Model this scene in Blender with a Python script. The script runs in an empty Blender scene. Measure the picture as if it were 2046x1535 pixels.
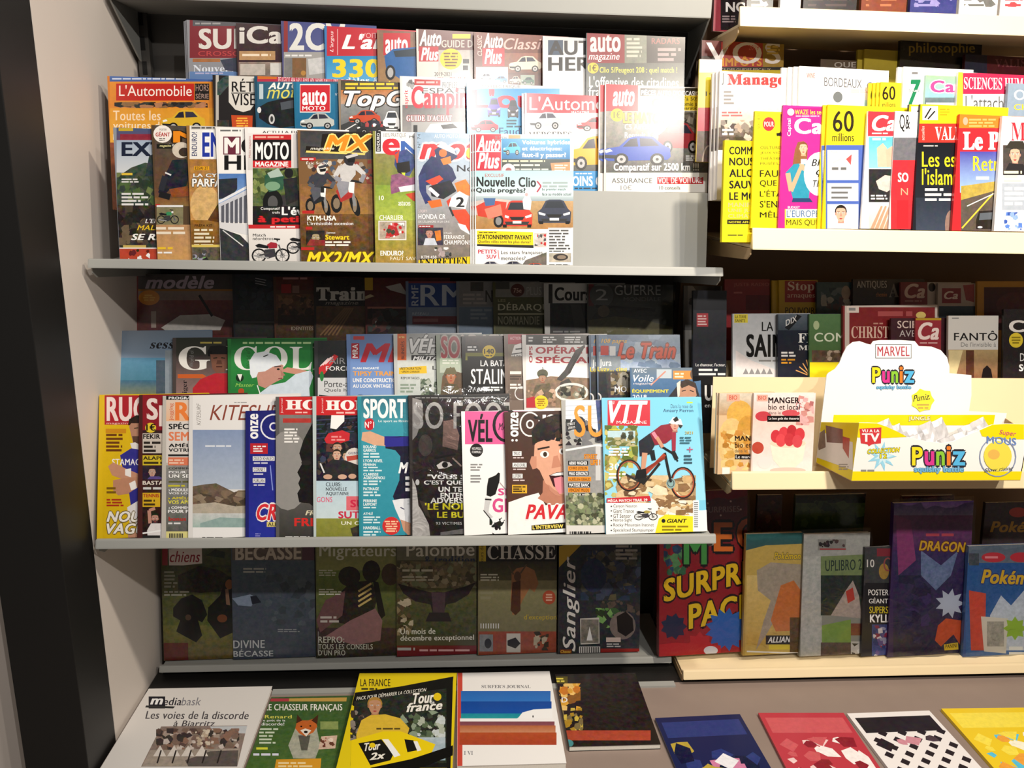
import bpy, bmesh, math, random
from mathutils import Matrix, Vector
R = math.radians
SC = bpy.context.scene
COL = SC.collection
EYE = 1.55                       # camera height above the floor

# ------------------------------------------------------------------ camera
# axes of the room seen from the camera (x right, y down, z forward)
F, CX, CY = 1606.0, 1023.0, 767.5
AX = Vector((24100, 103, F)).normalized()
DN = Vector((-134, 6360, F)); DN = (DN - AX * DN.dot(AX)).normalized()
AY = AX.cross(DN)
camd = bpy.data.cameras.new('camera'); cam = bpy.data.objects.new('camera', camd); COL.objects.link(cam)
camd.sensor_fit = 'HORIZONTAL'; camd.sensor_width = 36; camd.lens = 36 * F / 2046
camd.clip_start = 0.02
rot = Matrix(((AX[0], -AX[1], -AX[2]), (AY[0], -AY[1], -AY[2]), (-DN[0], DN[1], DN[2])))
cam.matrix_world = Matrix.Translation((0, 0, EYE)) @ rot.to_4x4()
SC.camera = cam

# ------------------------------------------------------------------ light
w = bpy.data.worlds.new('shop_ambient'); SC.world = w; w.use_nodes = True
w.node_tree.nodes['Background'].inputs[0].default_value = (1.0, 0.93, 0.86, 1)
w.node_tree.nodes['Background'].inputs[1].default_value = 0.075
def lamp(name, loc, target, power, size, col, spread=180):
    l = bpy.data.lights.new(name, 'AREA'); l.shape = 'DISK'; l.size = size; l.energy = power; l.color = col
    l.spread = R(spread)
    o = bpy.data.objects.new(name, l); COL.objects.link(o); o.location = loc
    o.rotation_euler = (Vector(target) - Vector(loc)).to_track_quat('-Z', 'Y').to_euler()
    return o
lamp('ceiling_spot', (1.15, 0.65, 2.85), (1.15, 1.7, 1.2), 19, 0.12, (1.0, 0.88, 0.72), 150)
lamp('ceiling_spot', (0.30, 0.62, 2.85), (0.30, 1.7, 1.1), 7.5, 0.12, (1.0, 0.94, 0.88), 150)
lamp('ceiling_spot', (-0.60, 0.62, 2.85), (-0.5, 1.7, 1.0), 1.5, 0.12, (1.0, 0.92, 0.86), 150)
lamp('ceiling_spot', (0.75, -0.75, 2.85), (0.2, 1.75, 1.4), 7, 0.055, (1.0, 0.95, 0.90), 120)
lamp('ceiling_spot', (1.60, -0.75, 2.85), (1.3, 1.75, 0.8), 9, 0.08, (1.0, 0.92, 0.82), 120)
vs = SC.view_settings
vs.view_transform = 'Standard'; vs.look = 'None'; vs.gamma = 1; vs.use_curve_mapping = False
vs.exposure = 0.68

# ------------------------------------------------------------------ projection helpers (photo pixel -> ray)
def ray(px, py):
    d = Vector((px - CX, py - CY, F)); return Vector((d.dot(AX), d.dot(AY), -d.dot(DN)))
def atY(px, py, y):
    r = ray(px, py); r = r * (y / r.y); return Vector((r.x, r.y, r.z + EYE))
def atZ(px, py, z):
    r = ray(px, py); r = r * ((z - EYE) / r.z); return Vector((r.x, r.y, r.z + EYE))

# ------------------------------------------------------------------ materials
def lin(c):
    return c / 12.92 if c <= 0.04045 else ((c + 0.055) / 1.055) ** 2.4
def hexc(s):
    if len(s) == 3: s = s[0]*2 + s[1]*2 + s[2]*2
    return tuple(lin(int(s[i:i+2], 16) / 255) for i in (0, 2, 4))
def base_mat(name, col, rough=0.5, noise=0.06, scale=30, spec=0.5, bump=0.0):
    m = bpy.data.materials.new(name); m.use_nodes = True
    n = m.node_tree.nodes; l = m.node_tree.links; b = n['Principled BSDF']
    b.inputs['Roughness'].default_value = rough; b.inputs['Specular IOR Level'].default_value = spec
    tc = n.new('ShaderNodeTexCoord'); nz = n.new('ShaderNodeTexNoise'); nz.inputs['Scale'].default_value = scale
    nz.inputs['Detail'].default_value = 4
    mr = n.new('ShaderNodeMapRange'); mr.inputs['To Min'].default_value = 1 - noise; mr.inputs['To Max'].default_value = 1 + noise
    mx = n.new('ShaderNodeMixRGB'); mx.blend_type = 'MULTIPLY'; mx.inputs[0].default_value = 1
    mx.inputs[1].default_value = (*hexc(col), 1)
    l.new(tc.outputs['Object'], nz.inputs['Vector']); l.new(nz.outputs[0], mr.inputs['Value'])
    l.new(mr.outputs[0], mx.inputs[2]); l.new(mx.outputs[0], b.inputs['Base Color'])
    if bump:
        bp = n.new('ShaderNodeBump'); bp.inputs['Strength'].default_value = bump; bp.inputs['Distance'].default_value = 0.002
        l.new(nz.outputs[0], bp.inputs['Height']); l.new(bp.outputs[0], b.inputs['Normal'])
    return m
def print_mat(name, rough, spec):
    """ink on paper: the printed colour is stored per face; its alpha says how mottled the printed photo is"""
    m = bpy.data.materials.new(name); m.use_nodes = True
    n = m.node_tree.nodes; l = m.node_tree.links; b = n['Principled BSDF']
    b.inputs['Roughness'].default_value = rough; b.inputs['Specular IOR Level'].default_value = spec
    at = n.new('ShaderNodeAttribute'); at.attribute_name = 'ink'
    tc = n.new('ShaderNodeTexCoord'); nz = n.new('ShaderNodeTexNoise'); nz.inputs['Scale'].default_value = 75
    nz.inputs['Detail'].default_value = 5; nz.inputs['Roughness'].default_value = 0.65
    l.new(tc.outputs['Object'], nz.inputs['Vector'])
    sub = n.new('ShaderNodeVectorMath'); sub.operation = 'SUBTRACT'; sub.inputs[1].default_value = (0.5, 0.5, 0.5)
    l.new(nz.outputs['Color'], sub.inputs[0])
    sc = n.new('ShaderNodeVectorMath'); sc.operation = 'SCALE'; l.new(sub.outputs[0], sc.inputs[0]); l.new(at.outputs['Alpha'], sc.inputs['Scale'])
    sub2 = n.new('ShaderNodeMath'); sub2.operation = 'SUBTRACT'; sub2.inputs[1].default_value = 0.5; l.new(nz.outputs[0], sub2.inputs[0])
    lum = n.new('ShaderNodeMath'); lum.operation = 'MULTIPLY'; l.new(sub2.outputs[0], lum.inputs[0]); l.new(at.outputs['Alpha'], lum.inputs[1])
    lum2 = n.new('ShaderNodeMath'); lum2.operation = 'MULTIPLY_ADD'; l.new(lum.outputs[0], lum2.inputs[0]); lum2.inputs[1].default_value = 7.0; lum2.inputs[2].default_value = 1.0
    sc2 = n.new('ShaderNodeVectorMath'); sc2.operation = 'SCALE'; l.new(at.outputs['Color'], sc2.inputs[0]); l.new(lum2.outputs[0], sc2.inputs['Scale'])
    hue = n.new('ShaderNodeVectorMath'); hue.operation = 'MULTIPLY_ADD'; l.new(sc.outputs[0], hue.inputs[0]); hue.inputs[1].default_value = (0.5, 0.5, 0.5)
    l.new(sc2.outputs[0], hue.inputs[2])
    mx = n.new('ShaderNodeVectorMath'); mx.operation = 'MAXIMUM'; mx.inputs[1].default_value = (0.004, 0.004, 0.004); l.new(hue.outputs[0], mx.inputs[0])
    mn = n.new('ShaderNodeVectorMath'); mn.operation = 'MINIMUM'; mn.inputs[1].default_value = (0.9, 0.9, 0.9); l.new(mx.outputs[0], mn.inputs[0])
    l.new(mn.outputs[0], b.inputs['Base Color'])
    return m
def film_mat(name, rough=0.08, haze=0.10, tint=(1, 1, 1)):
    m = bpy.data.materials.new(name); m.use_nodes = True
    n = m.node_tree.nodes; l = m.node_tree.links
    for x in list(n):
        if x.type != 'OUTPUT_MATERIAL': n.remove(x)
    out = [x for x in n if x.type == 'OUTPUT_MATERIAL'][0]
    tr = n.new('ShaderNodeBsdfTransparent'); tr.inputs[0].default_value = (*tint, 1)
    gl = n.new('ShaderNodeBsdfGlossy'); gl.inputs['Roughness'].default_value = rough
    fr = n.new('ShaderNodeFresnel'); fr.inputs[0].default_value = 1.45
    ad = n.new('ShaderNodeMath'); ad.operation = 'ADD'; ad.inputs[1].default_value = haze; ad.use_clamp = True
    mx = n.new('ShaderNodeMixShader')
    tc = n.new('ShaderNodeTexCoord'); nz = n.new('ShaderNodeTexNoise'); nz.inputs['Scale'].default_value = 26; nz.inputs['Detail'].default_value = 3
    nz.inputs['Distortion'].default_value = 1.2
    bp = n.new('ShaderNodeBump'); bp.inputs['Strength'].default_value = 0.35; bp.inputs['Distance'].default_value = 0.006
    l.new(tc.outputs['Object'], nz.inputs['Vector']); l.new(nz.outputs[0], bp.inputs['Height'])
    l.new(bp.outputs[0], gl.inputs['Normal']); l.new(bp.outputs[0], fr.inputs['Normal'])
    l.new(fr.outputs[0], ad.inputs[0]); l.new(ad.outputs[0], mx.inputs[0])
    l.new(tr.outputs[0], mx.inputs[1]); l.new(gl.outputs[0], mx.inputs[2]); l.new(mx.outputs[0], out.inputs[0])
    return m
MT = dict(
    gloss=print_mat('printed_gloss_paper', 0.22, 0.5), matte=print_mat('printed_matte_paper', 0.65, 0.25),
    pages=base_mat('page_edges', 'e4e0d6', 0.8, 0.12, 400), grey=base_mat('grey_shelf_metal', '9d9e9a', 0.5, 0.03, 25),
    dark=base_mat('dark_back_panel', '3a3835', 0.6, 0.08, 12), white=base_mat('white_side_panel', 'ddd3ca', 0.6, 0.03, 6),
    black=base_mat('black_column_paint', '171615', 0.5, 0.10, 9), tan=base_mat('tan_laminate', 'c3a67c', 0.5, 0.05, 10),
    cream=base_mat('cream_shelf_metal', 'ead6ae', 0.45, 0.03, 12), brown=base_mat('brown_back_panel', '7a6047', 0.6, 0.06, 10),
    hole=base_mat('slot_black', '050505', 0.9), floor=base_mat('shop_floor_tile', '8a8078', 0.4, 0.1, 5),
    deck=base_mat('plinth_deck', '8d7d74', 0.5, 0.08, 12), card=base_mat('raw_cardboard', 'b0906a', 0.8, 0.08, 60),
    film=film_mat('clear_plastic_wrap', 0.1, 0.0),
    foil=base_mat('crinkled_foil', 'b8b6b8', 0.3, 0.4, 45, 0.8, 0.5))

# ------------------------------------------------------------------ mesh helpers
def mesh_obj(name, verts, faces, mat, parent=None, cols=None, smooth=False):
    me = bpy.data.meshes.new(name); me.from_pydata(verts, [], faces); me.validate(); me.update()
    if cols is not None and len(me.polygons) == len(cols):
        at = me.color_attributes.new('ink', 'FLOAT_COLOR', 'CORNER')
        buf = []
        for p, c in zip(me.polygons, cols):
            if isinstance(c, list):
                for k in range(p.loop_total): buf.extend(c[k])
            else: buf.extend(tuple(c) * p.loop_total)
        at.data.foreach_set('color', buf)
    o = bpy.data.objects.new(name, me); COL.objects.link(o); me.materials.append(mat)
    if parent: o.parent = parent
    if smooth:
        for p in me.polygons: p.use_smooth = True
    return o
def prism(name, prof, x0, x1, mat, parent=None, axis='x', bevel=0.0):
    """profile polygon (y,z) extruded along x (or (x,z) along y, or (x,y) along z)"""
    n = len(prof); vs = []
    for q in (x0, x1):
        for a, b in prof:
            vs.append((q, a, b) if axis == 'x' else (a, q, b) if axis == 'y' else (a, b, q))
    fs = [tuple(range(n)), tuple(range(2*n-1, n-1, -1))] + [((i+1) % n, i, n+i, n+(i+1) % n) for i in range(n)]
    bm = bmesh.new(); bv = [bm.verts.new(v) for v in vs]
    for f in fs: bm.faces.new([bv[i] for i in f])
    bmesh.ops.recalc_face_normals(bm, faces=bm.faces)
    if bevel: bmesh.ops.bevel(bm, geom=list(bm.edges), offset=bevel, segments=2, affect='EDGES', profile=0.7)
    me = bpy.data.meshes.new(name); bm.to_mesh(me); bm.free()
    o = bpy.data.objects.new(name, me); COL.objects.link(o); me.materials.append(mat)
    if parent: o.parent = parent
    return o
def box(name, x0, x1, y0, y1, z0, z1, mat, parent=None, bevel=0.0):
    return prism(name, [(y0, z0), (y1, z0), (y1, z1), (y0, z1)], x0, x1, mat, parent, 'x', bevel)
def empty(name, loc=(0, 0, 0)):
    o = bpy.data.objects.new(name, None); COL.objects.link(o); o.location = loc; o.empty_display_size = 0.05
    return o
def tag(o, label, cat, group=None):
    o['label'] = label; o['category'] = cat
    if group: o['group'] = group
    return o
def struct(o, label=None):
    o['kind'] = 'structure'
    if label: o['label'] = label
    return o

# ------------------------------------------------------------------ printed matter
def serif(s):
    out = ''
    for ch in s:
        if 'A' <= ch <= 'Z': out += chr(0x1D400 + ord(ch) - 65)
        elif 'a' <= ch <= 'z': out += chr(0x1D41A + ord(ch) - 97)
        elif '0' <= ch <= '9': out += chr(0x1D7CE + ord(ch) - 48)
        else: out += ch
    return out
TXT = {}
def text_mesh(s, st):
    key = (s, st)
    if key in TXT: return TXT[key]
    cu = bpy.data.curves.new('lettering', 'FONT'); cu.body = serif(s) if ('s' in st or 'S' in st) else s
    cu.resolution_u = 4 if 'h' in st else 3; cu.fill_mode = 'FRONT'
    cu.shear = 0.28 if 'i' in st else 0
    if 'k' in st or 'b' in st: cu.space_character = 1.06
    o = bpy.data.objects.new('lettering', cu); me = o.to_mesh()
    vs = [(v.co.x, v.co.y) for v in me.vertices]; fs = [tuple(p.vertices) for p in me.polygons]
    o.to_mesh_clear(); bpy.data.objects.remove(o); bpy.data.curves.remove(cu)
    if not vs: vs, fs = [(0, 0), (1, 0), (1, 1)], []
    # heavier weights: the outline overprinted with small shifts
    wt = 0.034 if 'k' in st else 0.016 if 'b' in st else 0.0
    dirs = [(0, 0)]
    if wt: dirs = [(-wt, -wt*.5), (wt, -wt*.5), (-wt, wt*.5), (wt, wt*.5)] if 'k' in st else [(-wt, 0), (wt, 0)]
    x0 = min(v[0] for v in vs)-wt; x1 = max(v[0] for v in vs)+wt; y0 = min(v[1] for v in vs)-wt*.5; y1 = max(v[1] for v in vs)+wt*.5
    if 'o' in st:
        e = wt + .055; dirs = [(e*math.cos(a*.7854), e*math.sin(a*.7854)) for a in range(8)]
    sx = (x1-x0) or 1; sy = (y1-y0) or 1; n = len(vs); V2, F2 = [], []
    for k, (dx, dy) in enumerate(dirs):
        V2 += [((v[0]+dx-x0)/sx, (v[1]+dy-y0)/sy) for v in vs]; F2 += [tuple(q+k*n for q in f) for f in fs]
    vs, fs = V2, F2
    TXT[key] = (vs, fs, n); return TXT[key]

# shapes are tuples (part, kind, data, colour, mottle); positions in photo pixels, mapped onto the cover's own plane
def rct(x0, y0, x1, y1, c, m=0.0, p='picture'): return (p, 'P', [(x0, y0), (x1, y0), (x1, y1), (x0, y1)], c, m)
def grd(x0, y0, x1, y1, c, c2, m=0.0, p='picture'): return (p, 'P', [(x0, y0), (x1, y0), (x1, y1), (x0, y1)], [c, c, c2, c2], m)
def pol(pts, c, m=0.0, p='picture'): return (p, 'P', pts, c, m)
def ell(x, y, rx, ry, c, m=0.0, p='picture', n=20, a=0):
    ca, sa = math.cos(R(a)), math.sin(R(a))
    return (p, 'P', [(x + rx*math.cos(t)*ca - ry*math.sin(t)*sa, y + rx*math.cos(t)*sa + ry*math.sin(t)*ca) for t in [2*math.pi*i/n for i in range(n)]], c, m)
def ring(x, y, rx, ry, wd, c, p='picture', n=22):
    q = []
    for i in range(n):
        a, b = 2*math.pi*i/n, 2*math.pi*(i+1)/n
        q.append((p, 'P', [(x+rx*math.cos(a), y+ry*math.sin(a)), (x+rx*math.cos(b), y+ry*math.sin(b)), (x+(rx-wd)*math.cos(b), y+(ry-wd)*math.sin(b)), (x+(rx-wd)*math.cos(a), y+(ry-wd)*math.sin(a))], c, 0.0))
    return q
def bar(x0, y0, x1, y1, wd, c, m=0.0, p='picture', w2=None):
    w2 = wd if w2 is None else w2
    dx, dy = x1-x0, y1-y0; L = math.hypot(dx, dy) or 1; nx, ny = -dy/L/2, dx/L/2
    return (p, 'P', [(x0+nx*wd, y0+ny*wd), (x1+nx*w2, y1+ny*w2), (x1-nx*w2, y1-ny*w2), (x0-nx*wd, y0-ny*wd)], c, m)
def t(s, x0, y0, x1, y1, c, st='', dy=0, p='cover_lines', out=None):
    r = []
    if out: r.append((p, 'T', (s, x0, y0, x1, y1, dy, st+'o'), out, 0.0))
    r.append((p, 'T', (s, x0, y0, x1, y1, dy, st), c, 0.0))
    return r
def ti(s, x0, y0, x1, y1, c, st='', dy=0, out=None): return t(s, x0, y0, x1, y1, c, st+'h', dy, 'masthead', out)
def dsh(x0, y0, x1, y1, n, c, seed=0, fill=0.55, p='cover_lines', cen=False):
    """n lines of print too small to read"""
    rd = random.Random(seed + int(x0*7 + y0*13)); r = []; h = (y1-y0)/n
    for i in range(n):
        ya = y0 + i*h; L = (x1-x0) * rd.uniform(0.65, 1); x = x0 + ((x1-x0-L)/2 if cen else 0); xe = x+L
        while x < xe - 1:
            wl = min(rd.uniform(1.2, 4.5)*h, xe-x); r.append(rct(x, ya + h*(1-fill)/2, x+wl, ya+h*(1+fill)/2, c, 0.0, p)); x += wl + h*0.45
    return r
def clut(x0, y0, x1, y1, cols, n, s, seed=1, m=0.1, asp=1.0):
    """a busy printed photo: crowd, leaves, rocks"""
    rd = random.Random(seed + int(x0*3 + y0*5)); r = []
    for i in range(n):
        x = rd.uniform(x0, x1); y = rd.uniform(y0, y1); k = rd.randint(4, 6); a0 = rd.uniform(0, 6); q = s*rd.uniform(0.4, 1.2)
        pts = [(min(max(x+q*asp*math.cos(a0+6.283*j/k)*rd.uniform(.6, 1.1), x0), x1), min(max(y+q*math.sin(a0+6.283*j/k)*rd.uniform(.6, 1.1), y0), y1)) for j in range(k)]
        r.append(pol(pts, rd.choice(cols), m))
    return r
def nb(x0, y0, x1, y1, fl=False):
    return lambda a, b: ((x1 - a*(x1-x0)) if fl else (x0 + a*(x1-x0)), y0 + b*(y1-y0))
def car(x0, y0, x1, y1, c, fl=False, lite='eee'):
    q = nb(x0, y0, x1, y1, fl); H = y1-y0; W = abs(x1-x0); g = []
    P = lambda l: [q(*a) for a in l]
    g.append(pol(P([(0, .52), (.06, .42), (.24, .36), (.38, .06), (.5, 0), (.74, .02), (.88, .3), (.99, .42), (1, .72), (.95, .82), (.08, .86), (0, .76)]), c, .03))
    g.append(pol(P([(.29, .37), (.4, .11), (.5, .07), (.52, .36)]), '223'))
    g.append(pol(P([(.55, .36), (.54, .07), (.72, .09), (.83, .33)]), '334'))
    g.append(pol(P([(.02, .5), (.1, .44), (.14, .52), (.04, .58)]), lite))
    g.append(pol(P([(.01, .64), (.2, .66), (.2, .78), (.03, .76)]), '222'))
    for wx in (.27, .8):
        a, b = q(wx, .8); g += [ell(a, b, W*.105, H*.21, '111', n=14), ell(a, b, W*.068, H*.14, 'aaa', n=10), ell(a, b, W*.025, H*.05, '333', n=8)]
    return g
def carfront(x0, y0, x1, y1, c, lite='eee'):
    q = nb(x0, y0, x1, y1); P = lambda l: [q(*a) for a in l]
    return [pol(P([(.02, .95), (0, .5), (.12, .36), (.24, .05), (.35, 0), (.68, 0), (.78, .05), (.9, .36), (1, .5), (.98, .95)]), c, .03),
            pol(P([(.2, .34), (.29, .07), (.72, .07), (.82, .34)]), '2a3038'), pol(P([(.03, .5), (.24, .58), (.22, .66), (.04, .6)]), lite),
            pol(P([(.97, .5), (.76, .58), (.78, .66), (.96, .6)]), lite), pol(P([(.26, .6), (.74, .6), (.68, .72), (.32, .72)]), '222'),
            pol(P([(.1, .78), (.9, .78), (.84, .9), (.16, .9)]), '333'), pol(P([(.36, .75), (.64, .75), (.64, .85), (.36, .85)]), 'ddd'),
            pol(P([(.03, .88), (.17, .88), (.17, 1), (.05, 1)]), '111'), pol(P([(.83, .88), (.97, .88), (.95, 1), (.83, 1)]), '111')]
def moto(x0, y0, x1, y1, c, fl=False):
    q = nb(x0, y0, x1, y1, fl); W, H = abs(x1-x0), y1-y0; g = []
    P = lambda l: [q(*a) for a in l]
    for wx in (.2, .8):
        a, b = q(wx, .72); g += ring(a, b, W*.19, H*.27, min(W, H)*.06, '111', n=16) + ring(a, b, W*.06, H*.085, min(W, H)*.03, '777', n=8)
        for k in range(4): g.append(bar(a-W*.17*math.cos(k*.78), b-H*.24*math.sin(k*.78), a+W*.17*math.cos(k*.78), b+H*.24*math.sin(k*.78), W*.008, '777'))
    g.append(bar(*q(.8, .72), *q(.66, .12), W*.035, '555')); g.append(bar(*q(.58, .1), *q(.74, .12), W*.035, '111'))
    g.append(pol(P([(.34, .5), (.6, .46), (.64, .74), (.42, .84), (.33, .7)]), '3a3a3e', .1)); g.append(bar(*q(.2, .72), *q(.45, .62), W*.04, '444'))
    g.append(pol(P([(.4, .32), (.5, .22), (.68, .26), (.66, .44), (.46, .46)]), c, .04)); g.append(pol(P([(.1, .34), (.2, .28), (.44, .36), (.44, .46), (.16, .42)]), '1a1a1c'))
    g.append(bar(*q(.45, .8), *q(.08, .72), H*.05, '999')); g.append(ell(*q(.7, .25), W*.05, H*.07, 'ddd', n=10))
    return g
def rider(x0, y0, x1, y1, c1, c2, hel='eee', bike='c22', fl=False, num=None):
    """motocross rider on a bike seen from the front quarter"""
    q = nb(x0, y0, x1, y1, fl); W, H = abs(x1-x0), y1-y0; P = lambda l: [q(*a) for a in l]; g = []
    a, b = q(.62, .82); g += [ell(a, b, W*.1, H*.19, '161616', n=14, a=-18 if not fl else 18), ell(a, b, W*.05, H*.12, '8a7a66', n=10)]
    a, b = q(.2, .8); g += [ell(a, b, W*.13, H*.15, '1a1a1a', n=14), ell(a, b, W*.08, H*.09, '86755f', n=10)]
    g.append(bar(*q(.62, .84), *q(.52, .4), W*.07, '888')); g.append(pol(P([(.18, .6), (.45, .48), (.6, .5), (.56, .7), (.3, .78)]), bike, .06))
    g.append(pol(P([(.44, .42), (.62, .44), (.6, .64), (.48, .62)]), 'f2f0ec')); g.append(bar(*q(.3, .42), *q(.78, .46), W*.05, '222'))
    g.append(pol(P([(.2, .5), (.34, .3), (.5, .44), (.46, .62), (.3, .72)]), c2, .08))
    g.append(pol(P([(.26, .22), (.46, .12), (.64, .18), (.64, .34), (.5, .46), (.3, .44)]), c1, .08))
    g.append(bar(*q(.3, .22), *q(.16, .38), W*.13, c1, .06, w2=W*.1)); g.append(bar(*q(.16, .38), *q(.3, .44), W*.1, c2, .06))
    g.append(bar(*q(.62, .2), *q(.84, .34), W*.13, c1, .06, w2=W*.1)); g.append(bar(*q(.84, .34), *q(.76, .46), W*.1, c2, .06))
    g.append(ell(*q(.5, .1), W*.13, H*.1, hel, .05)); g.append(pol(P([(.4, .05), (.66, .0), (.7, .04), (.44, .09)]), c1)); g.append(pol(P([(.44, .1), (.62, .08), (.61, .14), (.47, .15)]), '141414'))
    g.append(pol(P([(.47, .16), (.61, .15), (.57, .2), (.5, .2)]), hel))
    if num: a, b = q(.52, .48); g += t(num, a-W*.04, b-H*.05, a+W*.05, b+H*.07, '222', 'b', p='picture')
    return g
def face(x0, y0, x1, y1, skin, hair, fl=False, beard=None, mouth='a44'):
    q = nb(x0, y0, x1, y1, fl); W, H = abs(x1-x0), y1-y0; P = lambda l: [q(*a) for a in l]; sk2 = ''.join('%x' % max(0, int(ch, 16)-2) for ch in (skin if len(skin) == 3 else skin[::2]))
    g = [pol(P([(.3, .75), (.72, .75), (.78, 1.08), (.24, 1.08)]), sk2), ell(*q(.5, .36), W*.5, H*.38, hair, .12),
         pol(P([(.1, .3), (.16, .2), (.36, .16), (.66, .16), (.86, .22), (.9, .34), (.88, .62), (.76, .84), (.6, .96), (.42, .96), (.25, .85), (.12, .64)]), skin, .03)]
    g += [ell(*q(.07, .5), W*.06, H*.09, sk2, n=8), ell(*q(.93, .5), W*.06, H*.09, sk2, n=8)]
    if beard: g.append(pol(P([(.12, .58), (.26, .66), (.5, .64), (.74, .66), (.88, .58), (.8, .84), (.6, 1), (.42, 1), (.22, .86)]), beard, .05))
    for ex in (.3, .7):
        g += [ell(*q(ex, .44), W*.085, H*.03, 'eee', n=10), ell(*q(ex, .44), W*.035, H*.03, '211', n=8), bar(*q(ex-.1, .37), *q(ex+.1, .36), H*.025, hair)]
    g += [pol(P([(.47, .46), (.54, .46), (.6, .64), (.42, .64)]), sk2), pol(P([(.34, .76), (.5, .73), (.66, .76), (.5, .82)]), mouth)]
    return g
def clip_poly(pts, w, h):
    for ax, lim, sg in ((0, 0.0, 1), (0, w, -1), (1, 0.0, 1), (1, h, -1)):
        out = []
        for i in range(len(pts)):
            a, b = pts[i-1], pts[i]; da, db = (a[0][ax]-lim)*sg, (b[0][ax]-lim)*sg
            if (da >= 0) != (db >= 0):
                k = da/(da-db); out.append(((a[0][0]+(b[0][0]-a[0][0])*k, a[0][1]+(b[0][1]-a[0][1])*k), tuple(a[1][j]+(b[1][j]-a[1][j])*k for j in range(4))))
            if db >= 0: out.append(b)
        pts = out
        if not pts: return pts
    return pts
def flat(lst):
    for s in lst:
        if isinstance(s, list): yield from flat(s)
        else: yield s
LAY = 0.000004
def print_on(root, shapes, tomap, w, h, n0, mat):
    """build the printed parts on the local plane (u right, v up, n out), each shape its own thin ink layer"""
    parts = {}; n = n0 + .00003
    for (part, kind, data, c, m) in flat(shapes):
        n += LAY; V, Fc, C = parts.setdefault(part, ([], [], []))
        if kind == 'P':
            cs = [(*hexc(x), m) for x in c] if isinstance(c, list) else [(*hexc(c), m)]*len(data)
            pts = clip_poly([(tomap(*p), cc) for p, cc in zip(data, cs)], w, h)
            if len(pts) < 3: continue
            ar = sum(pts[i-1][0][0]*pts[i][0][1]-pts[i][0][0]*pts[i-1][0][1] for i in range(len(pts)))
            if abs(ar) < 1e-9: continue
            if ar < 0: pts = pts[::-1]
            b = len(V); V.extend((p[0][0], p[0][1], n) for p in pts)
            Fc.append(tuple(range(b, b+len(pts)))); C.append([p[1] for p in pts])
        else:
            s, x0, y0, x1, y1, dy, st = data; vs, fs, nc = text_mesh(s, st.replace('v', ''))
            if 'v' in st:   A, B, Cc, D = tomap(x1, y1), tomap(x1, y0), tomap(x0, y1), tomap(x0, y0)        # reads upwards
            else:           A, B, Cc, D = tomap(x0, y1), tomap(x1, y1+dy), tomap(x0, y0), tomap(x1, y0+dy)
            uv = []
            for a, bb in vs:
                uv.append(tuple((A[j]*(1-a)+B[j]*a)*(1-bb) + (Cc[j]*(1-a)+D[j]*a)*bb for j in (0, 1)))
            col = (*hexc(c), m)
            for f in fs:
                pts = [(uv[i], col) for i in f]
                if any(p[0][0] < 0 or p[0][0] > w or p[0][1] < 0 or p[0][1] > h for p in pts):
                    if len(pts) > 4 and all(p[0][0] < 0 or p[0][0] > w for p in pts): continue
                    pts = clip_poly(pts, w, h)
                if len(pts) < 3: continue
                b = len(V); nz = n + LAY*(f[0]//nc); V.extend((p[0][0], p[0][1], nz) for p in pts); Fc.append(tuple(range(b, b+len(pts)))); C.append([col]*len(pts))
            n += LAY*(len(vs)//nc)
    for part, (V, Fc, C) in parts.items():
        if Fc: mesh_obj(part, V, Fc, mat, root, C)
def slab(name, u0, u1, v0, v1, n0, n1, mat, parent, col=None):
    vs = [(u0, v0, n0), (u1, v0, n0), (u1, v1, n0), (u0, v1, n0), (u0, v0, n1), (u1, v0, n1), (u1, v1, n1), (u0, v1, n1)]
    fs = [(3, 2, 1, 0), (4, 5, 6, 7), (0, 1, 5, 4), (1, 2, 6, 5), (2, 3, 7, 6), (3, 0, 4, 7)]
    return mesh_obj(name, vs, fs, mat, parent, None if col is None else [(*hexc(col), 0)]*6)
def cover(root, w, h, t_, col, mat):
    """folded cover sheet: front, spine on the left, back"""
    e = 0.0006; c = (*hexc(col), 0)
    vs, fs = [], []
    for (u0, u1, n0, n1) in ((-e, w, -e, 0), (-e, 0, -t_, -e), (-e, w, -t_-e, -t_)):
        b = len(vs); vs += [(u0, 0, n0), (u1, 0, n0), (u1, h, n0), (u0, h, n0), (u0, 0, n1), (u1, 0, n1), (u1, h, n1), (u0, h, n1)]
        fs += [tuple(b+i for i in f) for f in ((3, 2, 1, 0), (4, 5, 6, 7), (0, 1, 5, 4), (1, 2, 6, 5), (2, 3, 7, 6), (3, 0, 4, 7))]
    return mesh_obj('cover', vs, fs, mat, root, [c]*len(fs))
def dup(root, shift):
    r = root.copy(); COL.objects.link(r); r.matrix_world = root.matrix_world @ Matrix.Translation(shift)
    for ch in list(root.children):
        c = ch.copy(); COL.objects.link(c); c.parent = r
        for g in ch.children:
            d = g.copy(); COL.objects.link(d); d.parent = c
    return r
def frame(P0, psi, lean):
    """local axes of a leaning sheet: u along the shelf (right edge set back by psi), v up its face, n out of it"""
    u = Vector((math.cos(psi), math.sin(psi), 0)); nh = Vector((math.sin(psi), -math.cos(psi), 0))
    v = (Vector((0, 0, 1))*math.cos(lean) - nh*math.sin(lean)); n = u.cross(v)
    M = Matrix.Identity(4)
    for i in range(3): M[i][0], M[i][1], M[i][2], M[i][3] = u[i], v[i], n[i], P0[i]
    return M
def mapper(M):
    Mi = M.inverted(); o = Mi @ Vector((0, 0, EYE)); M3 = Mi.to_3x3()
    def f(px, py):
        d = M3 @ ray(px, py); k = -o.z/d.z; return (o.x + d.x*k, o.y + d.y*k)
    return f
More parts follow.
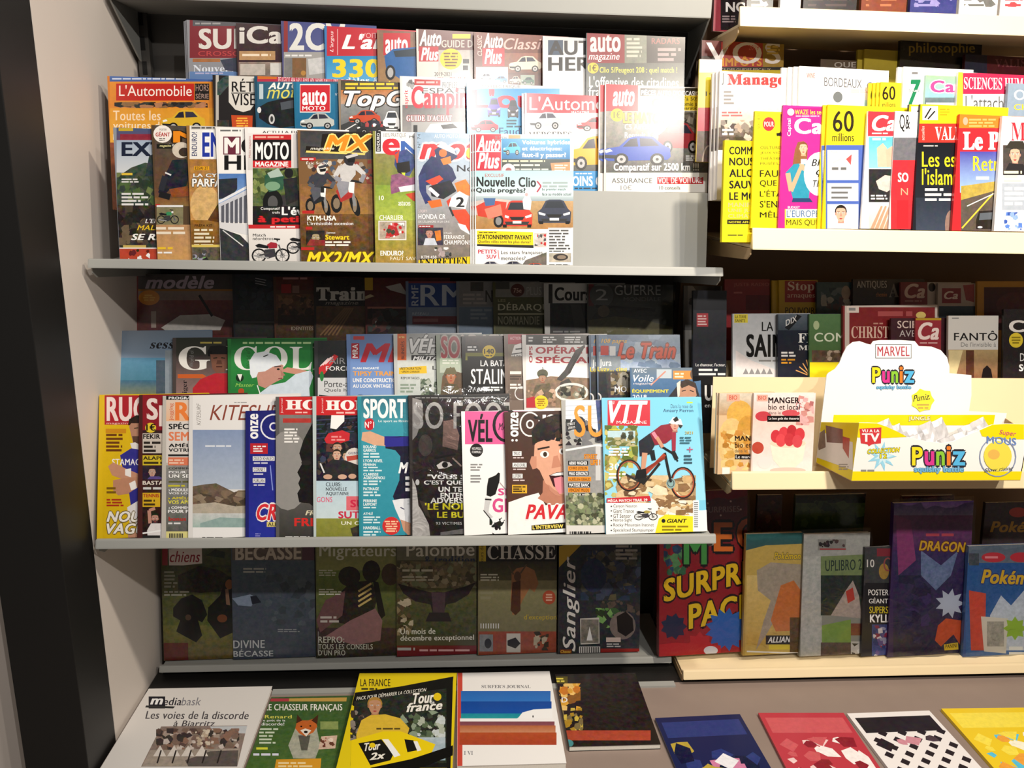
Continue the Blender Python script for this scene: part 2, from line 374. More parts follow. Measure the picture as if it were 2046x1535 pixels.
ROWS = dict(  # base line depth, base height (from eye), lean
    S1a=(1.722, -.176, 9), S1b=(1.825, -.077, 9), S1c=(1.925, .053, 9),
    S2a=(1.622, -.752, 20), S2b=(1.79, -.64, 18), S2c=(1.935, -.515, 13), S3a=(1.893, -1.222, 10),
    Aa=(1.655, -.086, 7), Ab=(1.765, -.03, 8), Ac=(1.885, .05, 8),
    Ba=(1.645, -.616, 8), Bb=(1.80, -.575, 12), Bc=(1.91, -.51, 12), Ca=(1.85, -1.218, 9), Cb=(1.96, -1.19, 6), Ta=(1.865, .36, 6), Tb=(1.93, .30, 6))
def mag(row, xl, yt, name, label, col, shapes, w=.21, h=None, cat='magazine', group=None, th=.006, psi=6, mat='gloss', copies=(), yb=None, ym=None, dlean=0, dY=0, wrap=False, clab=None, xr=None):
    """a magazine on a display row. xl: left edge in the photo, yt: its top"""
    Y0, z0, lean = ROWS[row]; Y0 += dY; z0 += EYE; lean = R(lean + dlean); psi = R(psi)
    ym = ym if ym is not None else yt + 60
    # front-left corner: where the sight line of the left edge meets the leaning plane of the row
    r = ray(xl, ym); nrm = Vector((0, -math.cos(lean), math.sin(lean))); P = Vector((0, Y0, z0)); O = Vector((0, 0, EYE))
    hit = O + r * ((P-O).dot(nrm) / r.dot(nrm)); x = hit.x
    if yb is not None:      # its foot is seen: keep the foot at that height
        M = frame(Vector((x, Y0, z0)), psi, lean); vb = mapper(M)(xl, yb)[1]; P0 = M @ Vector((0, vb, 0))
    else: P0 = Vector((x, Y0, z0))
    M = frame(P0, psi, lean); mp = mapper(M)
    if xr is not None: w = mp(xr, ym)[0]
    if h is None: h = mp(xl, yt)[1]
    root = empty(name); root.matrix_world = M
    slab('pages', 0.0005, w-.001, .001, h-.001, -th+.0003, -.0008, MT['pages'], root)
    cover(root, w, h, th, col, MT[mat])
    print_on(root, shapes, mp, w, h, 0.0, MT[mat])
    if wrap:
        rd = random.Random(int(xl)); vs, fs = [], []; nx, ny = 8, 12
        for j in range(ny+1):
            for i in range(nx+1): vs.append((-.004+(w+.008)*i/nx, -.001+(h+wrap)*j/ny, .004+rd.uniform(-.0012, .0022)*(1+th*90) - (.004+th*.5 if j == ny else 0)))
        for j in range(ny):
            for i in range(nx): a = j*(nx+1)+i; fs.append((a, a+1, a+nx+2, a+nx+1))
        mesh_obj('plastic_wrap', vs, fs, MT['film'], root, smooth=True)
    tag(root, label, cat, group)
    for i, dx in enumerate(copies):
        k = i+1; c = dup(root, (dx*.00105, 0, -(th+.0012)*k)); c['label'] = (clab or [])[i] if clab and i < len(clab) else label
    return root

# ================================================================== THE SETTING
Z = lambda z: z + EYE
WX = -0.776                                   # inner face of the white side panel
fl = box('floor', -2.2, 2.6, -1.6, 2.3, -0.04, 0.0, MT['floor']); struct(fl)
struct(box('wall_back', -0.80, 0.583, 2.13, 2.17, 0.0, 2.3, MT['dark']), 'dark grey back panel of the left rack')
struct(box('wall_right', 0.587, 2.6, 2.10, 2.17, 0.0, 2.3, MT['brown']), 'brown back panel behind the cream shelves')
struct(box('wall_left', WX-.03, WX, 1.632, 2.13, 0.0, 2.3, MT['white']), 'white side panel at the left of the rack')
struct(box('trim_1', WX-.128, WX, 1.50, 1.631, 0.0, 2.3, MT['black'], None, .002), 'black square column at the left edge')
struct(box('wall_far', -2.2, WX-.131, 1.56, 1.60, 0.0, 2.3, MT['white']), 'white wall left of the black column')
# slotted upright in the back left corner
up = empty('slotted_upright', (WX+.022, 2.12, 0.3))
box('post', -.014, .014, -.012, .01, 0, 1.95, MT['dark'], up)
for k in range(9):
    box('slot', -.005, .005, -.0135, -.0115, 1.37+.055*k, 1.40+.055*k, MT['hole'], up)
tag(up, 'dark slotted metal upright in the back left corner of the rack', 'upright post')

def bracket(x0, x1, yf, zf, yb, zb, zt, mat, parent, hf=.012):
    return prism('bracket', [(yf, zt), (yf, zt-hf), (yf+.02, zt-hf-.012), (yb, zb), (yb, zt)], x0, x1, mat, parent, 'x', .001)
def riser(x0, x1, Y0, z0, lean, ztop, mat, parent, fold=0.0):
    """leaning plate between two rows; its right end folds back a little"""
    k = math.tan(R(lean)); d = .0025
    yt = Y0 + (ztop-z0)*k
    prof = [(x0, 0), (x1, 0)] + ([(x1+fold, .012)] if fold else [])
    vs, fs = [], []
    for (zz, yy) in ((z0, Y0), (ztop, yt)):
        for a, b in prof: vs.append((a, yy+b, zz))
        for a, b in prof: vs.append((a, yy+b+d, zz))
    n = len(prof); m = 2*n
    for i in range(n-1):
        fs += [(i, i+1, m+i+1, m+i), (n+i+1, n+i, m+n+i, m+n+i+1), (m+i, m+i+1, m+n+i+1, m+n+i), (n+i, n+i+1, i+1, i)]
    fs += [(0, m, m+n, n), (n-1, 2*n-1, m+2*n-1, m+n-1)]
    return mesh_obj('riser_plate', vs, fs, mat, parent)
def tier_shelf(name, label, x0, x1, yl, zt, hl, mat, risers, yback=2.10, brk=.06, lipt=.012, bmat=None):
    root = empty(name, (0, 0, 0)); prism('front_lip', [(yl-.003, zt-hl), (yl+lipt, zt-hl), (yl+lipt, zt), (yl+hl*.22, zt)], x0, x1, mat, root, 'x', .003)
    box('deck', x0+.004, x1-.004, yl+lipt, yback, zt-hl+.002, zt-hl+.008, mat, root)
    for xx in (x0+.001, x1-.004): bracket(xx, xx+.003, yl+.012, zt-hl, yback, zt-hl-brk, zt-hl+.001, bmat or mat, root)
    for r in risers: riser(*r[:2], *r[2:6], mat, root, r[6] if len(r) > 6 else 0)
    tag(root, label, 'shelf'); return root
XL, XR = -0.76, 0.57
tier_shelf('stepped_shelf', 'grey metal stepped shelf holding the car and motorcycle magazines', XL, XR, 1.709, Z(-.172), .0185, MT['grey'],
           [(XL+.07, .500, 1.768, Z(-.188), 9, Z(-.017), .053), (XL+.03, .50, 1.872, Z(-.188), 9, Z(.08), .053)])
tier_shelf('stepped_shelf', 'grey metal stepped shelf holding the rugby, football and cycling magazines', XL, XR, 1.605, Z(-.749), .0185, MT['grey'],
           [(XL+.01, .52, 1.685, Z(-.765), 16, Z(-.55), .035), (XL+.01, .52, 1.868, Z(-.765), 14, Z(-.44), .035)])
tier_shelf('low_shelf', 'low grey shelf holding the dark hunting magazines above the flat newspapers', XL, XR, 1.863, Z(-1.22), .0155, MT['grey'], [], brk=.03)
tsh = empty('top_shelf', (0, 0, 0))
box('front_lip', XL+.0, XR, 1.945, 1.957, Z(.368), Z(.46), MT['grey'], tsh, .003)
box('deck', XL+.004, XR-.004, 1.957, 2.12, Z(.368), Z(.376), MT['grey'], tsh)
for xx in (XL-.004, XR-.003):
    prism('bracket', [(1.95, Z(.44)), (1.95, Z(.372)), (1.985, Z(.345)), (2.09, Z(.27)), (2.125, Z(.25)), (2.125, Z(.44))], xx, xx+.004, MT['grey'], tsh)
tag(tsh, 'plain grey shelf across the top of the left rack, front in bright light', 'shelf')

# cream shelves of the right rack
XT = 0.603; XE = 2.2
tier_shelf('cream_shelf', 'cream shelf with news and culture magazines on the right rack', XT, XE, 1.640, Z(-.083), .044, MT['cream'],
           [(XT-.005, XE, 1.712, Z(-.12), 7, Z(.04)), (XT-.005, XE, 1.835, Z(-.12), 7, Z(.13))], 2.09, .045, .014, MT['tan'])
tier_shelf('cream_shelf', 'cream shelf with the toy display box and recipe booklets', XT, XE, 1.628, Z(-.612), .038, MT['cream'],
           [(XT-.012, XE, 1.752, Z(-.645), 8, Z(-.432)), (XT-.005, XE, 1.865, Z(-.645), 10, Z(-.42))], 2.09, .05, .014, MT['tan'])
tier_shelf('cream_shelf', 'cream shelf cut by the top right edge of the picture', XT-.008, XE, 1.815, Z(.372), .042, MT['cream'], [], 2.09, .05, .014, MT['tan'])
tier_shelf('cream_shelf', 'lowest cream shelf carrying the wrapped toy and card packs', .58, XE, 1.785, Z(-1.212), .022, MT['cream'], [], 2.09, .03, .014, MT['tan'])

# low plinth with a flat deck on which the papers lie
pl = empty('display_plinth', (0, 0, 0))
box('deck', WX+.004, XE, 1.20, 2.095, Z(-1.272), Z(-1.252), MT['deck'], pl)
box('kick_board', WX+.004, XE, 1.24, 1.26, 0.0, Z(-1.272), MT['black'], pl)
box('rear_shade_sheet', WX+.004, XE, 1.80, 2.09, Z(-1.252), Z(-1.2505), MT['black'], pl)  # thin black sheet: shade below the low shelf put in as dark colour
box('rear_strip', -.46, .56, 1.779, 1.799, Z(-1.252), Z(-1.247), MT['grey'], pl)
tag(pl, 'low plinth along the floor with newspapers lying flat on it', 'plinth')

# ================================================================== UPPER LEFT SHELF, FRONT ROW
G1 = 'magazines in the front row of the upper grey shelf'
mag('S1a', 233, 255, 'magazine', 'off-road bike magazine with dark navy letters on pale sky, leftmost of the front row', '8a929c', [
    grd(233, 255, 440, 300, '3d5a80', '7f3040'), rct(240, 268, 320, 280, '8c2b3c', .1), grd(233, 280, 440, 345, '9fb0c4', 'cdd2d6'),
    pol([(233, 355), (262, 335), (290, 325), (320, 330), (440, 345), (440, 420), (233, 420)], '3c4a3a', .25), clut(233, 345, 315, 415, ['4a6238', '2d3a2a', '6b7a4a', '35413a'], 30, 14),
    rct(233, 410, 440, 495, '3a332b', .3), clut(233, 410, 315, 490, ['4b4034', '2a2622', '6a5a46', '1f1d1c'], 26, 14),
    pol([(298, 312), (322, 300), (322, 352), (290, 352)], '2f3a40', .2), rct(237, 256, 266, 262, 'c8a830'),
    ti('EXTREM', 243, 284, 420, 312, '1a2338', 'k'), dsh(243, 344, 276, 352, 1, 'd8b840'), dsh(243, 356, 280, 366, 2, 'ddd'), dsh(243, 384, 300, 412, 4, 'ddd'),
    t("L'ENDURO", 290, 437, 360, 446, 'eee', 'bi'), t('MALIN', 274, 450, 330, 460, 'e8c22a', 'bi'), t('SE RÉVEILLE', 262, 464, 400, 480, 'f4f4f0', 'ki'),
    rct(246, 490, 292, 495, 'c8b060'), rct(233, 496, 440, 530, 'b84630', .1), rct(233, 495, 440, 497, 'eee'), clut(255, 498, 300, 528, ['331', 'eee', '622'], 10, 7)], group=G1, th=.004, yb=519)
mag('S1a', 309, 250, 'magazine', 'motocross magazine with rider leaning into a brown berm, white round giant-poster badge', '54422f', [
    grd(309, 250, 520, 400, '4a4540', '6a4a30', .12), grd(309, 395, 520, 412, '7c5430', '8a6a3c', .15), rct(313, 413, 366, 449, '7f7a5a', .15), grd(309, 449, 520, 530, 'b58a62', 'c99a5e', .12),
    ti('MX', 346, 262, 470, 285, 'e88a1a', 'k', out='2a1c08'), t('magazine', 317, 287, 347, 294, 'eee', 'bi', out='111', p='masthead'),
    rct(313, 288, 344, 297, '1a1a14'), t('magazine', 319, 289, 342, 295, 'e8e0a0', 'bi', p='masthead'),
    ell(362, 300, 18, 16, 'cfc4b4', .1), ell(368, 304, 11, 9, '3a2a24', .1), pol([(344, 320), (372, 318), (380, 345), (372, 372), (340, 378), (326, 392), (316, 384), (330, 350)], '23262e', .15),
    bar(330, 345, 342, 350, 3, 'ddd'), bar(318, 388, 340, 394, 12, '1c1c1e'), bar(330, 352, 322, 380, 12, '2b2d36'), pol([(338, 378), (376, 372), (378, 392), (344, 394)], '8a4a2a', .2),
    moto(313, 416, 358, 448, '3a8a5a'), rct(311, 408, 320, 412, 'b22'), rct(313, 410, 366, 414, 'ddd'), dsh(312, 452, 372, 470, 2, 'e8dcc8'), dsh(315, 492, 365, 500, 1, 'e8c030'), dsh(315, 502, 345, 508, 1, 'eee'),
    ell(325, 268, 18.5, 17.5, 'efe9e2', p='badge'), t('POSTER', 319, 257, 333, 261, '333', 'b', p='badge'), t('GÉANT', 311, 263, 340, 273, 'b02a2a', 'k', p='badge'), dsh(318, 276, 333, 282, 2, '333', p='badge')], group=G1, th=.004, yb=520)
mag('S1a', 379, 251, 'magazine', 'enduro magazine with tall blue letter on white and dusty brown photo', '9a6f3a', [
    rct(379, 251, 590, 318, 'eceae4'), rct(381, 252, 590, 259, 'c8c4bc'), dsh(383, 253, 438, 258, 1, '444'), grd(379, 319, 590, 440, 'a5763c', 'c09050', .25), ell(410, 410, 30, 40, 'd2ac70', .2), grd(379, 440, 590, 494, '94682c', '6a4a20', .2),
    rct(379, 494, 590, 530, '5d5648', .3), ti('ENDURO', 404, 264, 540, 314, '2338a0', 'kh', out='f4f4f4'), t('ENDURO!', 383, 264, 394, 312, '1a2a60', 'bv', p='masthead'),
    rct(388, 332, 418, 340, 'e0a020'), t('ESSAI 2T', 390, 333, 416, 339, '221', 'b'), t('LA CYLINDRÉE', 386, 345, 500, 354, 'f0ede6', 'k', out='333'), t('PARFAITE', 384, 357, 470, 373, 'f6f4ee', 'k', out='333'),
    pol([(415, 440), (440, 400), (440, 445)], '5a3a1a', .2), t('PRÉPA KIT', 389, 447, 424, 453, '2a1c08', 'b'), dsh(388, 456, 436, 494, 5, 'e6dcc0'), rct(381, 489, 440, 494, 'd8c060'), clut(385, 500, 436, 524, ['444', '222', '7a6', '99a'], 12, 7)], group=G1, th=.004, yb=521)
mag('S1a', 437, 254, 'magazine', 'motorcycle monthly with stacked black and maroon block letters over a white pit building', 'eceae6', [
    rct(437, 254, 650, 345, 'f0eeea'), dsh(440, 258, 492, 264, 1, '666'), rct(446, 273, 481, 309, '6a2a3c'), ti('M', 448, 275, 478, 307, 'f2f0ec', 'k'), ti('OTO', 482, 275, 600, 308, '1b1a1a', 'k'), ti('HEROES', 448, 310, 640, 340, '161515', 'k'),
    grd(437, 347, 650, 420, '4d78b8', '8fb0dc', .05), pol([(437, 358), (474, 356), (474, 378), (460, 395), (437, 398)], '2b3138', .1), pol([(437, 408), (495, 378), (560, 360), (560, 460), (495, 445), (437, 442)], 'c9cbd2', .08),
    [pol([(442+k*9, 412-k*4), (448+k*9, 409-k*4), (448+k*9, 446), (442+k*9, 446)], '5a5c66') for k in range(7)], bar(437, 404, 497, 372, 5, 'e4e6ea'), pol([(437, 444), (495, 448), (650, 470), (650, 480), (495, 470), (437, 456)], 'd8d8da'),
    pol([(437, 455), (480, 470), (500, 490), (500, 530), (437, 530)], '34363a', .15), bar(445, 460, 486, 492, 2, 'ddd')], group=G1, th=.004, yb=523)
mag('S1a', 495, 254, 'magazine', 'motorcycle magazine with black and red masthead block and green sports tourer', 'eae6e4', [
    rct(495, 254, 710, 266, 'f0ecea'), t('ACTU LA FIÉVREUSE', 524, 260, 640, 267, '222', 'b'), grd(495, 266, 710, 340, 'e8e4e2', 'd0ccc8'), rct(505, 269, 582, 280, 'c02a2e'), dsh(509, 271, 578, 277, 1, 'e8b0a0'), rct(505, 279, 582, 322, '141213'), ti('MOTO', 510, 284, 577, 319, 'f6f4f2', 'k'),
    rct(505, 321, 582, 335, 'c8282c'), t('MAGAZINE', 510, 323, 576, 333, 'fff', 'k', p='masthead'), t('Moto magazine', 497, 272, 502, 315, 'a55', 'v'),
    rct(505, 336, 710, 448, '5b6b3c', .3), clut(505, 336, 600, 400, ['6f8148', '48592e', '8a9458', '3c4a2a'], 40, 12), pol([(530, 400), (600, 380), (600, 448), (510, 448)], '3a3a38', .1),
    ell(545, 405, 20, 26, '161817'), ell(545, 405, 10, 14, '555'), pol([(530, 350), (552, 342), (568, 352), (566, 378), (538, 384), (528, 370)], '2f5a44', .1), pol([(534, 346), (556, 336), (566, 352), (540, 356)], 'a8bcb0'), ell(545, 372, 15, 9, '79a080'), bar(560, 340, 572, 336, 4, '222'),
    ell(577, 346, 9, 10, '1b1b1d'), pol([(566, 358), (594, 354), (596, 400), (572, 410)], '26282a', .1), rct(505, 412, 710, 449, '201f1e', .1),
    t('Comparatif', 521, 414, 559, 421, 'f2f2ee', 'b'), t('trails', 544, 422, 559, 427, 'eee', 'b'), t("L'évasion", 563, 413, 660, 430, 'fff', 'k'), t('à petit prix', 516, 432, 680, 448, 'd8262c', 'k', out='6a1014'),
    rct(495, 449, 710, 457, 'c42a2e'), dsh(540, 451, 595, 456, 1, 'eee'), grd(495, 457, 710, 530, 'e6e2de', 'd2ceca'), t('Match', 505, 467, 531, 473, '222', 'b'), t('néorétros', 505, 474, 546, 480, '222', 'b'), moto(502, 472, 580, 526, 'a02836'), moto(572, 462, 640, 508, '333')], group=G1, th=.006, yb=525)
mag('S1a', 600, 260, 'magazine', 'motocross magazine with orange letters, two racers jumping over brown dirt', '7b5a38', [
    grd(600, 262, 830, 318, '3b3a3c', '4a4a4e', .1), clut(605, 318, 745, 372, ['9a8f80', '6a5a4a', 'c8bba8', '3b3530', '8a3a30', '4a5568'], 70, 7), grd(600, 368, 830, 430, '8d6338', '9a7040', .2), grd(600, 428, 830, 535, '6f4d2a', '4e3820', .25),
    pol([(644, 268), (752, 260), (745, 300), (640, 300)], '1b1406'), pol([(612, 292), (700, 298), (698, 306), (610, 303)], '1b1406'), pol([(612, 301), (730, 306), (729, 310), (611, 305)], 'e6d070'),
    ti('MX', 648, 270, 744, 302, 'ee8c1c', 'ki', out='f0dc80'), t('magazine', 620, 294, 668, 301, 'f4f0e0', 'bi', p='masthead'),
    rider(655, 306, 742, 432, 'c8c6c4', '8f9098', '2a2a2e', 'a8302c'), rider(605, 328, 680, 432, '3a3c44', '55585f', 'e6e2d8', '23252b', num='1'),
    rct(600, 315, 631, 321, 'c02a26'), dsh(603, 316, 629, 320, 1, 'eee'), t('Éric Sorby', 612, 322, 656, 330, 'f0ece4', 'b'), rct(604, 421, 628, 427, 'b82a26'), t('KTM-USA', 614, 431, 672, 441, 'f6f2ea', 'k'), t("L'irrésistible ascension", 614, 443, 706, 450, 'eee', 'b'),
    rct(611, 453, 624, 459, 'b82a26'), rct(612, 461, 649, 491, '2a2422', .2), face(622, 464, 640, 488, 'a97', '222'), pol([(612, 491), (620, 478), (649, 480), (649, 491)], '8a3030', .2), t('James', 652, 463, 670, 468, 'eee', 'b'), t('Stewart', 650, 469, 698, 479, 'f0d028', 'k'), dsh(650, 481, 704, 493, 2, 'f0ece0'),
    rct(600, 494, 628, 500, 'b82a26'), t('MX2/MXGP', 612, 503, 790, 529, 'f0d62a', 'ki', out='5a4408')], w=.225, group=G1, th=.008, yb=529)
mag('S1a', 750, 262, 'magazine', 'enduro magazine with red and blue letters and rider on green grassy hill', '8a8a3c', [
    rct(750, 262, 960, 308, 'f2f0ec'), grd(750, 307, 960, 370, '8e8550', '7d8a38', .15), grd(750, 370, 960, 440, '86a03a', 'a8b84a', .15), grd(750, 440, 960, 535, '9aa040', 'a5803c', .2),
    rct(751, 262, 761, 303, '151515'), t('ENDURO', 753, 266, 759, 301, 'eee', 'bv', p='masthead'), t('100% PRATIQUE', 766, 266, 811, 276, '777', ''), t('MONDE', 818, 271, 860, 276, '222', 'b'),
    ti('e', 764, 277, 799, 310, 'cf2030', 'k'), ti('N', 801, 282, 836, 311, '2c5fae', 'k'), ti('DURO', 840, 282, 950, 311, '2c5fae', 'k'),
    pol([(790, 305), (812, 298), (826, 310), (830, 330), (818, 352), (798, 348), (788, 330)], '3a4a80', .2), pol([(788, 310), (798, 302), (794, 330)], 'c84a28'), pol([(792, 326), (818, 322), (820, 342), (804, 350), (794, 344)], '1d1a18'), pol([(802, 345), (810, 345), (808, 356)], 'c8d83a'),
    pol([(782, 350), (798, 346), (820, 356), (836, 350), (860, 360), (860, 384), (820, 376), (782, 388), (780, 372)], '8f5a78', .25), pol([(796, 374), (832, 368), (836, 380), (800, 384)], 'e2dfe6'), pol([(810, 388), (850, 380), (850, 405), (826, 402)], 'c8442a', .1),
    t('10', 757, 391, 767, 400, 'f4f4ec', 'b'), t('astuces', 796, 402, 820, 411, 'f4f4ec', 'b'), t('CHARLIER', 758, 430, 806, 440, 'f6f4ee', 'b'), rct(756, 441, 812, 480, 'e8e4e0'), rct(758, 443, 810, 478, 'b0a090', .25), pol([(776, 450), (790, 446), (798, 470), (770, 476)], 'b0282a', .1), clut(760, 445, 808, 476, ['b22', 'eee', '443', 'c66'], 16, 6),
    t('ENDURO?', 760, 501, 806, 511, 'f8f6ee', 'k'), t('FAUT SAVOIR', 780, 513, 850, 520, 'f0ecd8', ''), dsh(757, 526, 785, 531, 1, 'f0ecd8')], group=G1, th=.007, yb=532)
mag('S1a', 833, 264, 'magazine', 'motocross magazine with racer in navy and orange on race bike number two', '9aa2ae', [
    grd(833, 264, 1045, 360, '93aec8', 'b4c0cc', .06), grd(833, 360, 1045, 470, 'a8aeb8', '8b8580', .1), grd(833, 470, 1045, 540, '8a8078', '6f665c', .12), t('AUTO MOTO FRANCE', 868, 268, 945, 276, 'dfe8f0', ''), t('N° 74', 834, 268, 840, 295, '444', 'v'),
    ti('moto', 838, 282, 990, 319, 'c8242c', 'ki', out='f4e8e4'), ell(940, 306, 9, 11, 'e8c020'),
    pol([(846, 330), (862, 312), (884, 318), (904, 336), (912, 356), (896, 372), (870, 366), (846, 372), (836, 352)], '27305c', .12), pol([(836, 352), (850, 345), (852, 385), (864, 402), (850, 408), (838, 380)], '303a6e', .12), pol([(850, 362), (878, 350), (886, 358), (866, 372)], 'd0482a'),
    pol([(858, 372), (900, 360), (912, 382), (886, 398), (862, 392)], '1f2028', .1), bar(858, 376, 876, 392, 7, 'e4e4e8'), pol([(854, 402), (880, 398), (884, 412), (862, 416)], 'd86a24'), pol([(868, 300), (884, 288), (910, 302), (914, 314), (896, 326), (872, 318)], '27305c', .05), pol([(872, 292), (884, 285), (906, 296), (912, 310), (890, 300)], 'e8e8ea'), ell(885, 306, 8, 8, 'e0702a'), pol([(880, 318), (900, 312), (902, 326), (886, 330)], 'e08030'),
    pol([(908, 366), (930, 358), (945, 380), (940, 392), (914, 384)], 'e07a2c', .15), pol([(902, 394), (918, 382), (936, 392), (930, 418), (896, 412)], 'f4f2f0'), t('2', 911, 394, 928, 414, '15151a', 'k', p='picture'), pol([(892, 402), (902, 394), (896, 414)], 'c8402a'),
    pol([(900, 420), (930, 418), (945, 440), (945, 465), (920, 450)], 'd84a2c', .1), pol([(914, 446), (930, 450), (940, 470), (920, 458)], 'ece8e8'), bar(898, 414, 906, 432, 4, '333'),
    t('Nouvelle', 913, 330, 1010, 343, '1a1a20', 'b'), t('STORY', 836, 419, 853, 425, 'd8c8c8', 'b'), t('HONDA CR', 836, 428, 890, 438, 'f4f4f4', 'b'), t("DE L'ELSINORE À LA CR-E", 836, 440, 898, 445, 'e4e4e4', ''), rct(836, 450, 866, 455, 'a02a2a'), dsh(838, 451, 864, 454, 1, 'eee'),
    rct(835, 455, 885, 490, '3a3844', .25), face(850, 458, 866, 476, 'b87', '433'), pol([(846, 490), (850, 476), (868, 476), (874, 490)], 'c8ccd8', .1), pol([(868, 462), (880, 460), (882, 480), (872, 482)], 'd0782a', .15), t('DYLAN', 887, 464, 902, 468, 'e8e8e8', ''), t('FERRANDIS', 887, 470, 928, 478, 'f2f2f2', 'b'), t('CHAMPION!', 887, 480, 938, 489, 'f6f6f6', 'b'),
    clut(868, 494, 902, 514, ['ddd', '666', '333', 'a99'], 16, 6), pol([(836, 520), (946, 512), (946, 532), (836, 534)], 'e2c422'), t('ENTRETIEN', 838, 517, 934, 532, '141210', 'sb', dy=-3), t('KTM 450', 842, 511, 872, 517, 'eee', 'b')], group=G1, th=.008, yb=532)
mag('S1a', 951, 266, 'magazine', 'front copy of the white car weekly with two cars beside the empty slot', 'eef0f0', [
    rct(951, 266, 1146, 340, 'f4f4f2'), rct(951, 268, 1001, 341, 'c2263a'), ti('Auto', 953, 271, 1000, 303, 'fafafa', 'ki'), ti('Plus', 954, 305, 998, 337, 'fafafa', 'ki'), rct(951, 302, 1000, 304, 'f4f4f2'), t('2,20€', 989, 272, 1015, 281, '777', 's'),
    grd(1002, 277, 1139, 318, '2f8ec0', '1f6ea6', .04), car(1005, 284, 1040, 310, '4ab0cc'), t('Voitures hybrides', 1043, 280, 1139, 291, 'fff', 'k'), t('et électriques:', 1043, 293, 1123, 303, 'fff', 'k'), t('faut-il y passer?', 1043, 305, 1131, 317, 'fff', 'k'), rct(1016, 270, 1040, 277, 'e88a50'),
    rct(1002, 318, 1139, 348, '3c4640', .05), dsh(1004, 319, 1095, 325, 1, 'd8d8b0'), dsh(1026, 327, 1096, 333, 1, 'f0ead0'), dsh(1030, 336, 1100, 341, 1, 'cfd4c8'), ell(1016, 339, 13, 12, 'ece4e0'), ell(1016, 340, 6, 5, 'a05858'), pol([(1100, 326), (1139, 324), (1139, 351), (1104, 350)], 'e88858'), dsh(1108, 328, 1136, 348, 4, 'f8d8c0'),
    grd(951, 341, 1146, 396, 'a8d4d8', 'cfe4e4'), t('EXCLUSIF', 969, 347, 1007, 354, 'b04848', 'b'), t('Nouvelle Clio', 952, 353, 1071, 373, '171718', 'k', dy=1), t('Quels progrès?', 951, 375, 1050, 387, '222', 'k', dy=1), bar(1073, 362, 1081, 372, 3, 'b03048'), bar(1081, 372, 1073, 384, 3, 'b03048'), dsh(1084, 362, 1138, 376, 2, '99a8a8'), t('Le premier match', 1083, 376, 1130, 382, '222', 'b'), t('face au modèle actuel', 1083, 385, 1141, 391, '222', 'b'),
    grd(951, 392, 1146, 404, 'b8c8cc', '8a98a0'), grd(951, 402, 1146, 470, 'b8986c', 'a8763c', .12), pol([(951, 402), (980, 396), (1020, 400), (1020, 420), (951, 430)], 'c8b8b0', .1), carfront(1002, 401, 1064, 455, 'cf3c2c'), pol([(951, 412), (975, 400), (1012, 404), (1008, 440), (955, 432)], 'c8402f', .06), pol([(966, 396), (990, 396), (988, 410), (970, 412)], '4a6a9a'), ell(996, 442, 10, 13, '1a1a1a'), ell(996, 442, 6, 8, '888'), pol([(968, 418), (1000, 408), (1004, 430), (975, 438)], 'd8806a', .05),
    carfront(1074, 399, 1141, 448, '3a3f50'), pol([(1044, 400), (1050, 390), (1058, 390), (1062, 402), (1060, 420), (1046, 418)], 'e4e4e6', .1), ell(1052, 389, 3, 3.4, 'caa'),
    rct(951, 458, 1146, 500, 'f2f2ee'), pol([(953, 461), (1065, 464), (1066, 492), (953, 488)], 'ecd428'), dsh(957, 463, 1000, 467, 1, '665a10'), t('STATIONNEMENT PAYANT', 954, 469, 1062, 478, '161410', 'k', dy=1), t('Quelles villes sont les plus dures?', 955, 480, 1060, 487, '222', 'b', dy=1), pol([(953, 488), (1066, 490), (1066, 496), (953, 492)], '2a2a28'), rct(1067, 466, 1092, 494, 'c8beb8', .2), clut(1068, 468, 1091, 492, ['888', 'b33', 'ccc', '555'], 14, 5),
    rct(1095, 455, 1146, 538, 'f0efec'), rct(1095, 455, 1142, 457, 'bbb'), dsh(1097, 458, 1140, 500, 7, '555'), dsh(1097, 500, 1140, 504, 1, '333'), rct(1097, 506, 1141, 524, 'b0a898', .2), ell(1120, 514, 15, 7, '3a3634'), ell(1122, 514, 9, 4, '8a7a6a'), dsh(1097, 527, 1140, 535, 2, '666'),
    rct(951, 498, 1095, 540, 'f4f2ee'), t('PETITS', 955, 499, 992, 507, 'c03048', 'k'), t('SUV', 972, 509, 992, 517, 'c03048', 'k'), bar(995, 500, 997, 518, 1.5, 'c55'), t('Les stars françaises', 1001, 501, 1084, 510, '333', 'b'), t('menacées?', 1001, 512, 1050, 520, '333', 'b'), pol([(1050, 520), (1092, 504), (1092, 530), (1040, 534)], '6a645c', .2), car(955, 522, 1000, 537, 'b8b8bc'), car(1000, 522, 1045, 537, '888'), car(1040, 526, 1090, 539, 'c05840')],
    xr=1146, group=G1, th=.0035, yb=537, psi=3, copies=(-4.5, -9), clab=['second copy of the white car weekly, just behind the front copy', 'rearmost copy of the white car weekly, only its left edge showing'])

